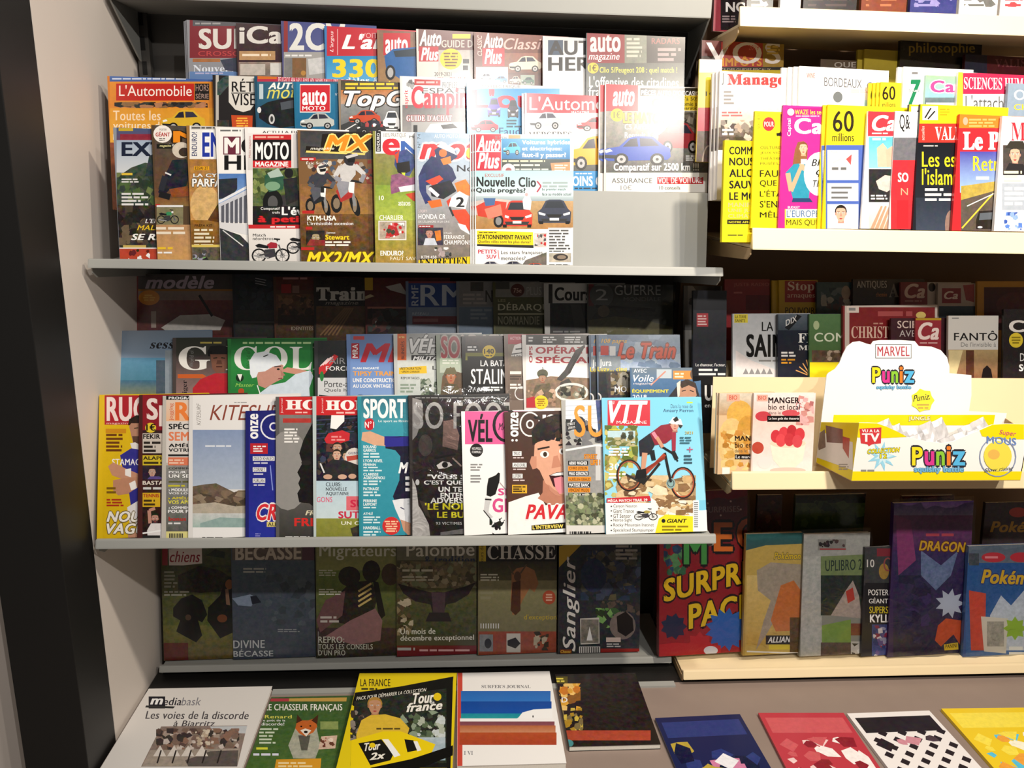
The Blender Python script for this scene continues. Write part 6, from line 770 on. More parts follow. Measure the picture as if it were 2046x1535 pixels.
mag('Ab', 1914, 144, 'magazine', 'science magazine with crimson band and thin grey headline', 'e8e6e4', [
    rct(1910, 140, 1924, 240, 'ecd83c'), rct(1924, 146, 2130, 188, 'c02c50'), ti('SCIENCES HUMAINES', 1926, 154, 2090, 178, 'f4e8ec', 's', dy=3), rct(1924, 188, 2130, 235, 'f0efee'), t("L'attachement", 1929, 190, 2070, 218, '5a5c5c', '', dy=2)], w=.2, group=G9, th=.006)
mag('Ab', 2014, 166, 'magazine', 'blue and yellow magazine at the right edge of the picture', '8898a8', [
    rct(2010, 160, 2200, 232, '8a9cb0', .05), ti('OCÉAN', 2026, 174, 2130, 200, 'f0f0f0', 'b'), t('CHASSE', 2026, 208, 2100, 220, 'f0c830', 'b')], w=.18, group=G9, th=.006)

# ------------------------------------------------------------------ upper cream shelf, back row
G10 = 'periodicals in the back row of the upper cream shelf'
mag('Ac', 1404, 80, 'magazine', 'tax guide with big white letters over a red and yellow panel', '3a2a24', [
    rct(1398, 78, 1620, 112, '5a2426', .05), pol([(1441, 84), (1524, 80), (1524, 134), (1441, 134)], 'a83028', .05), rct(1524, 84, 1570, 134, '9a7a28', .08), t('IMPÔTS', 1443, 112, 1522, 132, 'd8982c', 'k'), ti('VOS', 1411, 84, 1560, 128, 'e4dcd8', 'b'), t('2019', 1496, 90, 1516, 100, 'd86a5a', ''), rct(1404, 134, 1620, 145, '1c1814'), t('LE N°1 DES GUIDES FISCAUX', 1424, 136, 1540, 142, 'c8b8a8', ''), rct(1398, 140, 1620, 300, 'd8c02c', .05), dsh(1532, 90, 1560, 110, 3, 'd8b850')], w=.2, group=G10, th=.012)
mag('Ac', 1396, 118, 'magazine', 'yellow guide tucked low at the left end of the back row', 'd0b828', [
    rct(1390, 112, 1600, 145, 'c8b8b0', .05), rct(1390, 145, 1600, 215, 'dcc42c'), rct(1390, 215, 1600, 262, 'a82c3c', .05), t('1€', 1410, 182, 1428, 192, '554', 'b'), rct(1390, 262, 1600, 420, '4a3830', .2), ring(1416, 330, 14, 40, 3, '8a7868')], w=.05, group=G10, th=.006, dY=-.07, psi=0)
mag('Ac', 1640, 118, 'magazine', 'brown monthly whose pale title peeps above the wine magazines', '4a3c32', [
    rct(1630, 115, 1830, 200, '54463a', .04), ti('QUE', 1667, 124, 1710, 137, 'a8a09a', 'b')], w=.1, group=G10, th=.006)
mag('Ac', 1728, 98, 'magazine', 'plain mustard yellow booklet in the back row, front copy', 'a8942c', [grd(1728, 96, 1900, 200, 'b09c30', '8a7a28', .03), t('POUVOIR', 1746, 146, 1778, 154, '3a3410', 'b')], xr=1796, group=G10, th=.006, copies=(-12,), clab=['second copy of the plain mustard yellow booklet'])
mag('Ac', 1800, 78, 'magazine', 'black philosophy monthly with gold title', '201c18', [rct(1795, 75, 2010, 200, '241f1a', .05), ti('philosophie', 1816, 85, 1948, 112, '9a7c2c', 'b')], w=.21, group=G10, th=.008)
mag('Ac', 1928, 108, 'magazine', 'dark red and navy magazine at the right of the back row', '4a1a20', [rct(1920, 106, 1972, 180, '2a2a3c', .05), rct(1972, 108, 2150, 180, '541c22', .05), ti('VALIS', 1988, 118, 2050, 134, '8a4a50', 's')], w=.2, group=G10, th=.008)

# ------------------------------------------------------------------ top cream shelf: only the feet of a few books show
G11 = 'books on the top right cream shelf'
mag('Tb', 1427, -190, 'magazine', 'dark red magazine with white capital letters, corner seen left of the top cream shelf', '5a2430', [
    rct(1415, -200, 1560, 78, '9a3c48', .05), rct(1440, -200, 1560, 60, '241c20', .05), t('NON', 1450, 4, 1512, 24, 'f0ecec', 'k'), dsh(1443, 30, 1482, 46, 3, '9a8a8c')], w=.11, yb=62, ym=30, dY=.03, group=G11, th=.008)
for i, (a, b, c1, c2, lab) in enumerate(((1493, 1545, '3a3a38', 'd8d8d0', 'black and white book foot beside the left end of the top cream shelf'), (1560, 1600, 'e8e6e0', 'c8c4bc', 'pale book foot, second on the top cream shelf'), (1606, 1712, '2a2426', '4a3c3c', 'very dark book foot near the middle of the top cream shelf'), (1722, 1812, '7a3c28', 'a86a48', 'orange brown book foot on the top cream shelf'), (1820, 1912, '3a3c78', '8a84b8', 'violet blue book foot on the top cream shelf'), (1918, 1994, 'f0f0ec', '6a6a68', 'white book foot with grey script on the top cream shelf'), (2000, 2060, 'e8e4e0', 'c84850', 'white and red book foot at the top right corner'))):
    mag('Ta', a, -170, 'paperback_book', lab, c1, [rct(a-5, -200, b+10, 40, c1, .08), dsh(a+8, -30, b-8, 16, 4, c2, fill=.4)] + (clut(a+6, -80, b-4, 14, [c2, c1], 20, 14)), xr=b, ym=0, cat='book', group=G11, th=.01, psi=1)

# ================================================================== RIGHT RACK, MIDDLE CREAM SHELF
G12 = 'recipe booklets on the middle cream shelf'
mag('Ba', 1437, 786, 'recipe_booklet', 'recipe booklet with golden pastry, left of the strawberry booklet', 'd8b890', [
    grd(1437, 786, 1560, 830, 'd4cab8', 'b8946a', .1), ell(1478, 830, 26, 30, 'd8a850', .12), ell(1462, 885, 28, 50, 'e0bc7c', .1), ell(1495, 860, 22, 30, 'c89440', .12), clut(1440, 860, 1500, 940, ['d0a050', 'b07a34', 'e8c888', 'c88c40'], 40, 12), rct(1452, 788, 1478, 802, 'e4a890'), t('BIO', 1457, 790, 1473, 799, 'c05040', 'b'), t('MANGER', 1468, 871, 1528, 881, '2a2018', 'k'), t('bio et local', 1468, 884, 1530, 895, '2a2018', 'b'), t('dans le', 1468, 898, 1492, 904, '554', ''), rct(1468, 908, 1530, 918, '1c1610', 0, 'cover_lines'), t('Le marché', 1470, 910, 1510, 916, 'eee', 'b'), rct(1443, 934, 1458, 950, 'f0ece4')], w=.13, cat='booklet', group=G12, th=.005, yb=948, ym=870, copies=(-3,), clab=['second copy of the recipe booklet with golden pastry'])
mag('Ba', 1504, 786, 'recipe_booklet', 'recipe booklet with bowl of strawberries beside the toy box', 'e8d0c8', [
    grd(1504, 786, 1640, 830, 'e8dcd8', 'e4c0b8', .05), grd(1504, 830, 1640, 950, 'e0c4b8', 'f0e4e0', .05), ell(1525, 832, 16, 10, 'c04048', .05), ell(1580, 826, 18, 7, 'c85058', .05), clut(1590, 790, 1626, 850, ['d8a8a8', 'b06a6a', 'e8d0d0', 'c88a84'], 24, 10), rct(1512, 789, 1534, 802, 'e4a898'), t('BIO', 1515, 791, 1531, 799, 'c05040', 'b'), t('MANGER', 1535, 794, 1597, 806, '22181a', 'k'), t('bio et local', 1535, 808, 1598, 819, '2a2022', 'b'), t('dans le', 1535, 822, 1560, 828, '6a5a5a', ''), rct(1533, 831, 1598, 843, '18100f', 0, 'cover_lines'), t('Le bon goût des desserts', 1536, 834, 1596, 840, 'f4ecec', 'b'), ell(1514, 895, 12, 12, 'b84838', .05),
    pol([(1538, 884), (1610, 884), (1604, 920), (1586, 936), (1560, 936), (1544, 918)], 'f2e4d0', .03), ell(1574, 886, 36, 9, 'e4d0b8'), [ell(x, y, 10, 13, c_, .04) for x, y, c_ in ((1550, 872, 'c83840'), (1566, 866, 'd04048'), (1582, 862, 'b83038'), (1598, 868, 'cc3c44'), (1560, 880, 'd84a50'), (1577, 879, 'c43840'), (1593, 882, 'd04850'))], ell(1574, 940, 36, 6, 'd8c0b4'), ell(1528, 925, 14, 12, 'f0dcd8')], xr=1626, cat='booklet', group=G12, th=.008, yb=944, ym=870, psi=2)
G13 = 'books in the middle row of the middle cream shelf'
mag('Bb', 1387, 622, 'book', 'tall black celebrity book with red corner label at the left end', '22242a', [
    grd(1383, 620, 1520, 740, '30323a', '23252c', .05), rct(1392, 626, 1415, 653, 'b04048'), dsh(1394, 629, 1413, 651, 4, 'e8c8c8', fill=.5), t('Le chanteur, l\'acteur,', 1390, 726, 1450, 733, 'e8e8e8', 'b'), dsh(1396, 735, 1452, 752, 2, 'ddd', fill=.5), rct(1383, 752, 1520, 960, '15161a'), t('UN', 1408, 770, 1445, 801, 'f2f2f2', 'k'), t('en hommage', 1408, 806, 1475, 817, 'e8e8e8', 'b')], w=.082, h=.34, cat='book', group=G13, th=.01, psi=3)
mag('Bb', 1468, 627, 'magazine', 'pale religious travel magazine with heavy black capitals and yellow corner', 'c8ccd0', [
    grd(1464, 625, 1680, 760, 'b0b4ba', 'd8dce0', .05), rct(1467, 628, 1494, 645, 'd4c440'), t('LA TERRE', 1469, 630, 1491, 636, '222', 'b'), t('SAINTE', 1469, 638, 1489, 644, '222', 'b'), ti('LA TERRE', 1522, 643, 1610, 662, '141414', 'b'), ti('SAINTE', 1491, 668, 1610, 714, '0e0e0e', 'k'), dsh(1516, 718, 1550, 724, 1, '888'), pol([(1470, 700), (1500, 720), (1552, 740), (1552, 760), (1470, 760)], 'e0d8d8', .05), [pol([(1484+k*12, 748), (1490+k*12, 736), (1496+k*12, 748)], '8a8a8c') for k in range(5)]], w=.2, group=G13, th=.006)
mag('Bb', 1558, 628, 'magazine', 'navy magazine with white serif letters and orange rays', '1c2230', [
    grd(1555, 626, 1760, 660, '5a6470', '3a4450', .08), rct(1555, 660, 1760, 770, '1a2030', .04), pol([(1568, 655), (1592, 628), (1602, 632), (1576, 660)], '16181c'), t('DIX', 1570, 640, 1592, 652, 'ddd', 'b', dy=-10), ti('FIGARO', 1595, 666, 1700, 685, 'f0f0f0', 's'), ti('MAGAZINE', 1596, 690, 1700, 700, 'e0e0e0', 's'), dsh(1561, 702, 1590, 714, 2, 'eee', fill=.6), dsh(1561, 716, 1590, 728, 2, 'd8982c'), [bar(1620, 752, 1590+k*7, 740-k*7, 2, 'd8a060') for k in range(5)]], w=.2, group=G13, th=.006)
mag('Bb', 1621, 628, 'magazine', 'green magazine with pale capitals and bright yellow foot', '4a6a44', [
    grd(1618, 626, 1830, 700, '55784e', '48683f', .04), ell(1631, 650, 6, 9, 'a8b890'), ti('COMPOSTELLE', 1627, 665, 1810, 683, 'd4dcc8', 'b'), rct(1622, 700, 1830, 724, '5a4a3c', .2), clut(1624, 700, 1690, 722, ['8a7a68', '4a3c30', 'a89888'], 18, 7), rct(1618, 724, 1830, 770, 'e8d820')], w=.2, group=G13, th=.006)
mag('Bb', 1690, 611, 'magazine', 'red Christian magazine with white frame and pale serif title', '7a2a2c', [
    rct(1688, 609, 1900, 770, 'c8bcb4'), rct(1697, 614, 1868, 770, '7c2628', .06), rct(1692, 611, 1716, 625, 'd8ccc4'), dsh(1696, 614, 1712, 622, 1, '888', fill=.7), dsh(1754, 620, 1830, 634, 1, 'a85050', fill=.7), ti('CHRIST', 1701, 652, 1776, 676, 'd8b8a8', 'S'), dsh(1745, 644, 1772, 649, 1, 'c09080'), ell(1840, 630, 10, 7, 'd8c070', .05)], xr=1873, group=G13, th=.006, psi=8)
mag('Bb', 1784, 636, 'magazine', 'dark maroon science booklet in front of the Christian magazine', '3c2026', [
    rct(1780, 634, 1960, 770, '40222a', .05), ti('SCIENCES', 1793, 641, 1880, 656, 'dcc8c0', 'b'), t('AVENIR', 1797, 660, 1860, 673, 'c0b8b8', '', p='masthead')], w=.16, group=G13, th=.005)
mag('Bb', 1832, 636, 'magazine', 'red interview magazine with large white script letters', '9a3038', [
    rct(1828, 634, 1990, 770, '96303a', .03), rct(1828, 634, 1990, 640, 'b8942c'), ti('Ca', 1834, 644, 1876, 679, 'f0dcd8', 'ki'), dsh(1838, 683, 1874, 688, 1, 'd0a0a0')], xr=1880, group=G13, th=.005, psi=5)
mag('Bb', 1897, 631, 'magazine', 'white ghost story magazine with thin black title and dim corridor photo', 'd0ccc8', [
    rct(1893, 629, 2110, 700, 'd4d2ce'), dsh(1902, 634, 1920, 638, 1, '888'), ti('FANTÔMES', 1906, 661, 2040, 681, '1c1a1a', 'b'), t("De l'invisible à", 1920, 684, 1990, 693, '777', ''), grd(1893, 699, 2110, 770, 'b0986c', '7a4030', .1), pol([(1896, 700), (1924, 700), (1908, 760), (1896, 760)], 'd8c898', .05), rct(1930, 700, 1946, 760, '5a3424', .1), pol([(1960, 760), (1964, 738), (1972, 730), (1980, 738), (1984, 760)], '1c1414')], xr=1994, group=G13, th=.006, psi=4)
mag('Bb', 2009, 618, 'magazine', 'black magazine with round yellow sticker at the right edge', '241f1e', [
    rct(2005, 615, 2150, 770, '262020', .05), ti('CIEL', 2016, 640, 2110, 664, 'e8e4e0', 'k'), ell(2030, 680, 14, 15, 'e0c838', p='badge'), dsh(2020, 672, 2040, 688, 3, '8a7a18', p='badge', cen=True), t('DO', 2038, 706, 2060, 722, 'f0f0f0', ''), t('SOL', 2036, 728, 2070, 742, 'f4f4f4', 'k')], w=.15, group=G13, th=.006)
G14 = 'periodicals in the back row of the middle cream shelf'
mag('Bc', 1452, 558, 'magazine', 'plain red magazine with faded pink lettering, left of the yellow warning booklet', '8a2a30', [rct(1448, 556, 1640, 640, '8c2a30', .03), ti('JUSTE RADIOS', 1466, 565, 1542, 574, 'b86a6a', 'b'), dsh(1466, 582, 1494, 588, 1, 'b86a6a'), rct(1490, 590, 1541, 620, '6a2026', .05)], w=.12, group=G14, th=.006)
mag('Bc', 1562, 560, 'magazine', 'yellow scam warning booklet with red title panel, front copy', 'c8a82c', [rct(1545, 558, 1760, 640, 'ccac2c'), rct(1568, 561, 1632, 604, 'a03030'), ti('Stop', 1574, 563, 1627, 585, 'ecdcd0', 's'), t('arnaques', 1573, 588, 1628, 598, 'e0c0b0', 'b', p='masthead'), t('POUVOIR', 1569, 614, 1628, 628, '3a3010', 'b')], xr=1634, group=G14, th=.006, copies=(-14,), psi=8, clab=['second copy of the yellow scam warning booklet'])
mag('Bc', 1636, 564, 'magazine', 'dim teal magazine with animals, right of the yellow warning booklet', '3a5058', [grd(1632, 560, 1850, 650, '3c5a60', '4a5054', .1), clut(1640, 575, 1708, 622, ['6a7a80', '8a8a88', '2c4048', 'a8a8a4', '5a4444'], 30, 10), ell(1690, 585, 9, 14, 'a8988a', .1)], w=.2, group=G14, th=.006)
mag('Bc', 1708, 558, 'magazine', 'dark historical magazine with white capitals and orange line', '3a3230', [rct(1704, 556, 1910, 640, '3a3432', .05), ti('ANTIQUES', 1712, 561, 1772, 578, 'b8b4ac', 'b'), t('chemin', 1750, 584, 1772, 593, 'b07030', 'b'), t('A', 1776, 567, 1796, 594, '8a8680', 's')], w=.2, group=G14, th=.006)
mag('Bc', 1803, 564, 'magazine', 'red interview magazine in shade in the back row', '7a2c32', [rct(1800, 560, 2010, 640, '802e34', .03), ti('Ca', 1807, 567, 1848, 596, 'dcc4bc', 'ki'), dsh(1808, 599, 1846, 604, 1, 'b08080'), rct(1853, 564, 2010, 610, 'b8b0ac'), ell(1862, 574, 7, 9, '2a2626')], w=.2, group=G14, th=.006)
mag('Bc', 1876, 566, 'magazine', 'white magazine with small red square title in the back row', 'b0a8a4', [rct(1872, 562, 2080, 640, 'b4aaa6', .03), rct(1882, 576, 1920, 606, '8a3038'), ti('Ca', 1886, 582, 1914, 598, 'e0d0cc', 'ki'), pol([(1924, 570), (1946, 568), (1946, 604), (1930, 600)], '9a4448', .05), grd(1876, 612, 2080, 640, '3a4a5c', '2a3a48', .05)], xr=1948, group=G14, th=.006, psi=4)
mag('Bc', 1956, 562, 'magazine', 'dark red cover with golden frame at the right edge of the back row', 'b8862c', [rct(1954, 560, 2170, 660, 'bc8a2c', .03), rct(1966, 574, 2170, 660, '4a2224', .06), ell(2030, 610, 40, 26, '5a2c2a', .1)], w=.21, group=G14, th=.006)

# ------------------------------------------------------------------ toy display box on the middle cream shelf
tb = empty('toy_display_box'); PB = Z(-.605)
bx0, bx1, byf, byb = .838, 1.215, 1.563, 1.677
FM = Matrix(((1, 0, 0, bx0), (0, 0, -1, byf), (0, 1, 0, PB), (0, 0, 0, 1)))
BM_ = Matrix(((1, 0, 0, bx0), (0, 0, -1, byb), (0, 1, 0, PB), (0, 0, 0, 1)))
FLR = .027; sd = math.hypot(byb-byf, FLR); ux, uy = FLR/sd, -(byb-byf)/sd                 # the sides flare towards the back
SM = Matrix(((ux, 0, uy, bx0-FLR), (uy, 0, -ux, byb), (0, 1, 0, PB), (0, 0, 0, 1)))     # left side, u towards the viewer
tb.location = (0, 0, 0)
def die_cut(name, M, pts, th, mat, parent, col):
    """card panel cut to an outline (local u,v), printed white or coloured card"""
    n = len(pts); vs = [M @ Vector((a, b, 0)) for a, b in pts] + [M @ Vector((a, b, -th)) for a, b in pts]
    fs = [tuple(range(n)), tuple(range(2*n-1, n-1, -1))] + [((i+1) % n, i, n+i, n+(i+1) % n) for i in range(n)]
    bm = bmesh.new(); bv = [bm.verts.new(v) for v in vs]
    for f in fs: bm.faces.new([bv[i] for i in f])
    bmesh.ops.recalc_face_normals(bm, faces=bm.faces)
    lay = bm.loops.layers.float_color.new('ink')
    for f in bm.faces:
        for l in f.loops: l[lay] = (*hexc(col), 0)
    me = bpy.data.meshes.new(name); bm.to_mesh(me); bm.free(); me.materials.append(mat)
    o = bpy.data.objects.new(name, me); COL.objects.link(o); o.parent = parent; return o
fmap, bmap, smap = mapper(FM), mapper(BM_), mapper(SM)
fw = bx1-bx0
ftop = [(1702, 845), (1735, 845), (1752, 846), (1772, 853), (1792, 862), (1812, 873), (1850, 882), (1885, 886), (1905, 882), (1925, 873), (1957, 860), (1982, 849), (2010, 847), (2044, 848)]
fpts = [(0, 0), (fw, 0)] + [(fw, fmap(2044, 848)[1])] + [fmap(*p) for p in ftop[-2:0:-1]] + [(0, fmap(1702, 845)[1])]
fp = die_cut('front_panel', FM, fpts, .002, MT['gloss'], tb, 'f4f2ee')
hp = [(1629, 835), (1629, 750), (1655, 746), (1668, 738), (1677, 726), (1684, 708), (1692, 693), (1704, 684), (1718, 682), (1732, 687), (1740, 689), (1745, 682), (1760, 680), (1800, 680), (1828, 682), (1836, 692), (1862, 693), (1880, 700), (1892, 714), (1897, 732), (1897, 746), (1941, 750), (1941, 790), (1936, 822), (1990, 824), (1990, 835)]
hd = die_cut('header_panel', BM_, [(-FLR, 0)] + [(max(bmap(*p)[0], -FLR), bmap(*p)[1]) for p in hp[1:-2]] + [bmap(1936, 822), (fw+FLR, bmap(1990, 826)[1]), (fw+FLR, 0)], .002, MT['gloss'], tb, 'f6f4f2')
hs = smap(1702, 846)[1]
die_cut('side_panel', SM, [(0, 0), (sd, 0), (sd, fmap(1702, 845)[1]), (0, smap(1628, 838)[1])], .002, MT['gloss'], tb, 'e8d018')
prism('side_panel', [(bx1-.002, byf), (bx1, byf), (bx1+FLR, byb), (bx1+FLR-.002, byb)], PB, PB+.105, MT['card'], tb, 'z')
prism('base_panel', [(bx0, byf), (bx1, byf), (bx1+FLR, byb), (bx0-FLR, byb)], PB-.0015, PB, MT['card'], tb, 'z')
def printed(M, shapes, mp, w_, h_, parent, nm):
    """prints on a panel, as parts of that panel"""
    r = empty(nm); r.matrix_world = M
    before = set(bpy.data.objects); print_on(r, shapes, mp, w_, h_, .0003, MT['gloss'])
    for o in [o for o in bpy.data.objects if o not in before]:
        o.data.transform(M); o.parent = parent; o.name = nm
    bpy.data.objects.remove(r)
def puniz(x0, y0, x1, y1, cols=('f0dc28', 'd83c90', '8cc83c', 'f08030', '5ab8e8')):
    """five bubble letters with a dark outline"""
    g = []; W = x1-x0; xs = (0, .23, .44, .63, .74, 1); hh = y1-y0
    for k, (ch, c) in enumerate(zip('Puniz', cols)):
        a = x0+W*(xs[k]+.015); b = x0+W*(xs[k+1]-.02); tp = y0 if ch in 'P' else (y0-hh*.05 if ch == 'i' else y0+hh*.24)
        g += t(ch, a, tp, b, y1, '2a2a34', 'kho', p='masthead') + t(ch, a, tp, b, y1, '2a2a34', 'kho', p='masthead')
    for k, (ch, c) in enumerate(zip('Puniz', cols)):
        a = x0+W*(xs[k]+.015); b = x0+W*(xs[k+1]-.02); tp = y0 if ch in 'P' else (y0-hh*.05 if ch == 'i' else y0+hh*.24)
        g += t(ch, a, tp, b, y1, c, 'kh', p='masthead')
    return g
def star(x, y, r0, r1, n, c, p='badge', a0=0):
    return pol([(x+(r0 if i % 2 else r1)*math.cos(a0+math.pi*i/n), y+(r0 if i % 2 else r1)*math.sin(a0+math.pi*i/n)) for i in range(2*n)], c, 0, p)
F_yel = 'f0dc10'
fshapes = [pol([(1702, 845), (1752, 846), (1772, 853), (1792, 862), (1812, 873), (1760, 876), (1702, 874)], F_yel), pol([(1957, 860), (1982, 849), (2010, 847), (2046, 848), (2046, 878), (2000, 878), (1962, 872)], F_yel), rct(1700, 942, 2046, 962, F_yel),
    pol([(1717, 857), (1761, 854), (1760, 886), (1742, 888), (1736, 892), (1733, 888), (1720, 886)], 'd03c40', 0, 'badge'), t('VU A LA', 1722, 858, 1757, 864, 'f8ecec', 'k', p='badge'), t('TV', 1722, 866, 1757, 883, 'fafafa', 'k', p='badge'), star(1762, 912, 14, 30, 9, '9ad4ec'), star(1765, 911, 9, 20, 9, 'cfeaf4'), t('COLLECTION', 1733, 898, 1798, 907, 'f0e030', 'ki', dy=-4, p='badge', out='5a5a20'), t('12', 1758, 907, 1772, 916, 'f0e030', 'k', p='badge', out='5a5a20'), dsh(1720, 938, 1754, 943, 1, '888', fill=.8),
    puniz(1820, 893, 1930, 930), t('squishy battle', 1826, 932, 1925, 946, '7ab8dc', 'k', p='cover_lines', out='4a80a8'), ring(1993, 913, 37, 40, 2, '8a98b8', 'badge'), ell(1993, 911, 28, 30, 'ecdc50', p='badge'), ell(1985, 908, 12, 10, 'e8b858', p='badge'), t('Super', 1996, 858, 2030, 870, 'd85878', 'i', dy=4), t('MOUS', 1971, 871, 2030, 886, '6a8ac8', 'b', dy=4), t('Slow rising', 1966, 936, 2024, 946, '333', 'i', dy=-5)]
printed(FM, fshapes, fmap, fw, .2, fp, 'printed_lettering')
hshapes = [rct(1629, 829, 1992, 850, F_yel), rct(1749, 688, 1821, 716, '3a3a3e'), rct(1750, 689, 1820, 715, 'f4f2f2'), t('MARVEL', 1753, 692, 1817, 712, 'b0404c', 'b', p='masthead'), puniz(1741, 734, 1828, 765), t('squishy battle', 1751, 770, 1820, 779, '7ab8dc', 'k', out='4a80a8'), ell(1645, 761, 9, 9.5, '3a4878', p='badge'), t('8+', 1639, 757, 1651, 766, 'f4f4f8', 'b', p='badge'),
    star(1843, 800, 20, 24, 7, 'f0e640'), t('Puniz.', 1824, 790, 1858, 803, '333', 'bi', dy=-5, p='badge'), dsh(1830, 806, 1858, 818, 2, 'c8a850', p='badge', cen=True), t('JUNGLE', 1815, 832, 1858, 842, 'f4f0c8', 'k', out='a08818')]
printed(BM_, hshapes, bmap, fw, .3, hd, 'printed_lettering')
sp_ = [o for o in tb.children if o.name.startswith('side_panel')][0]
printed(SM, [pol([(1626, 858), (1704, 884), (1704, 940), (1626, 912)], 'e4ded6', .02), pol([(1632, 870), (1648, 858), (1650, 894), (1636, 900)], '8a7468', .1), pol([(1650, 850), (1684, 858), (1684, 886), (1652, 884)], '7a5a52', .1), pol([(1684, 872), (1698, 876), (1696, 916), (1684, 896)], 'b04a3c', .1), dsh(1676, 926, 1698, 940, 3, '9a948c')], smap, sd, .2, sp_, 'printed_picture')
tag(tb, 'yellow and white cardboard toy display box with bubble-letter title on the cream shelf', 'display box')
rd = random.Random(4)
sach = None
for k in range(9):
    u = .05 + .033*k; z0 = PB + .03 + .012*math.sin(k*1.7); vs, fs = [], []
    if sach is None:
        n_, m_ = 7, 8
        for j in range(m_+1):
            for i in range(n_+1):
                a, b = i/n_-.5, j/m_-.5; e = max(0, (1-(2*a)**2)*(1-(2*b)**2))
                vs.append((a*.066, -.010*e**.5 + rd.uniform(-.002, .002), b*.085 + rd.uniform(-.001, .001)))
        for j in range(m_):
            for i in range(n_): q = j*(n_+1)+i; fs.append((q, q+1, q+n_+2, q+n_+1))
        nv = len(vs); vs += [(x_, .010-y_*.6, z_) if abs(y_) > .0025 else (x_, y_+.0006, z_) for x_, y_, z_ in vs]; fs += [tuple(nv+i for i in f[::-1]) for f in fs]
        sach = mesh_obj('foil_sachet', vs, fs, MT['foil'], None, smooth=False); o = sach
    else: o = sach.copy(); COL.objects.link(o)
    o.location = (bx0+u, byf+.035+.03*((k*37) % 3)/2, z0+.028); o.rotation_euler = (R(-18+9*(k % 4)), R(-25+14*((k*5) % 5)), R(-12+8*(k % 3)))
    tag(o, 'crinkled silver toy sachet heaped in the yellow display box', 'sachet', 'foil sachets in the toy display box')

# ================================================================== RIGHT RACK, LOWEST SHELF: WRAPPED PACKS
G15 = 'wrapped packs on the lowest cream shelf'
mag('Ca', 1322, 984, 'toy_pack', 'large red surprise pack with slanted yellow letters behind the grey shelf end', '8a1c24', [
    grd(1300, 980, 1560, 1080, '5a1620', '7a1c26', .08), grd(1300, 1080, 1560, 1320, '8c1e28', 'a8242c', .06), [ell(x, y, 2, 2, 'e8c8c0') for x, y in ((1414, 1006), (1460, 1002), (1440, 1030), (1395, 1060), (1480, 1018))], t('SURPRISES', 1408, 1013, 1478, 1025, 'a88a88', 'b', dy=-2), ell(1537, 1012, 21, 20, '2c6098'), ell(1537, 1012, 15, 14, '3a78b4'), clut(1326, 1086, 1372, 1150, ['3a6a4a', '2c4a6a', '5a8a5a', '2a3a5a'], 24, 12),
    t('M', 1366, 1062, 1412, 1128, '4a9a4c', 'k', p='masthead', out='1c1418'), t('E', 1426, 1044, 1464, 1102, 'e0782c', 'k', p='masthead', out='1c1418'), t('G', 1472, 1036, 1512, 1096, 'b85a2c', 'k', p='masthead', out='1c1418'), t('A', 1518, 1030, 1556, 1090, 'b85a2c', 'k', p='masthead', out='1c1418'),
    t('SURPRISE', 1326, 1158, 1545, 1204, 'e8c020', 'k', dy=-52, p='masthead', out='2a1014'), t('PACK', 1376, 1208, 1510, 1258, 'ecc826', 'k', dy=-26, p='masthead', out='2a1014'), star(1452, 1258, 32, 44, 13, '2a68b8', 'picture'), star(1346, 1252, 20, 27, 9, '1e2c4c', 'picture'), star(1398, 1290, 20, 28, 8, 'c02c34', 'picture'), pol([(1286, 1292), (1350, 1284), (1440, 1290), (1440, 1312), (1286, 1312)], 'c42a30'), ell(1420, 1300, 14, 9, 'e4e4e8')], w=.24, cat='toy pack', group=G15, th=.02, psi=4, yb=1312, wrap=.01, dlean=2)
mag('Ca', 1491, 1068, 'trading_card_pack', 'golden yellow trading card blister with teal top', 'b89a50', [
    grd(1488, 1062, 1620, 1100, '2c6a6c', '3a5a5c', .06), pol([(1491, 1100), (1530, 1090), (1620, 1086), (1620, 1320), (1488, 1320)], 'c8ac5c', .06), grd(1492, 1150, 1610, 1290, 'dcc27c', 'c8a850', .08), pol([(1512, 1140), (1540, 1124), (1600, 1128), (1604, 1200), (1560, 1220), (1530, 1270), (1510, 1300), (1526, 1240), (1540, 1200), (1514, 1180)], 'a89c8c', .12), pol([(1560, 1170), (1586, 1160), (1600, 1180), (1596, 1260), (1550, 1262), (1540, 1240)], 'c8763c', .1), ti('Pokémon', 1546, 1104, 1600, 1118, 'd8b830', 'ki', out='5a5a50'), rct(1530, 1270, 1600, 1288, '1c1c1e'), t('ALLIANCE', 1534, 1273, 1596, 1285, 'f0f0f0', 'ki', dy=-2), rct(1536, 1288, 1580, 1298, 'e0cc40'), rct(1578, 1234, 1606, 1308, '5a4220', .2), bar(1492, 1302, 1604, 1306, 3, 'eee')], xr=1603, cat='card pack', group=G15, th=.012, psi=3, wrap=.006, yb=1310)
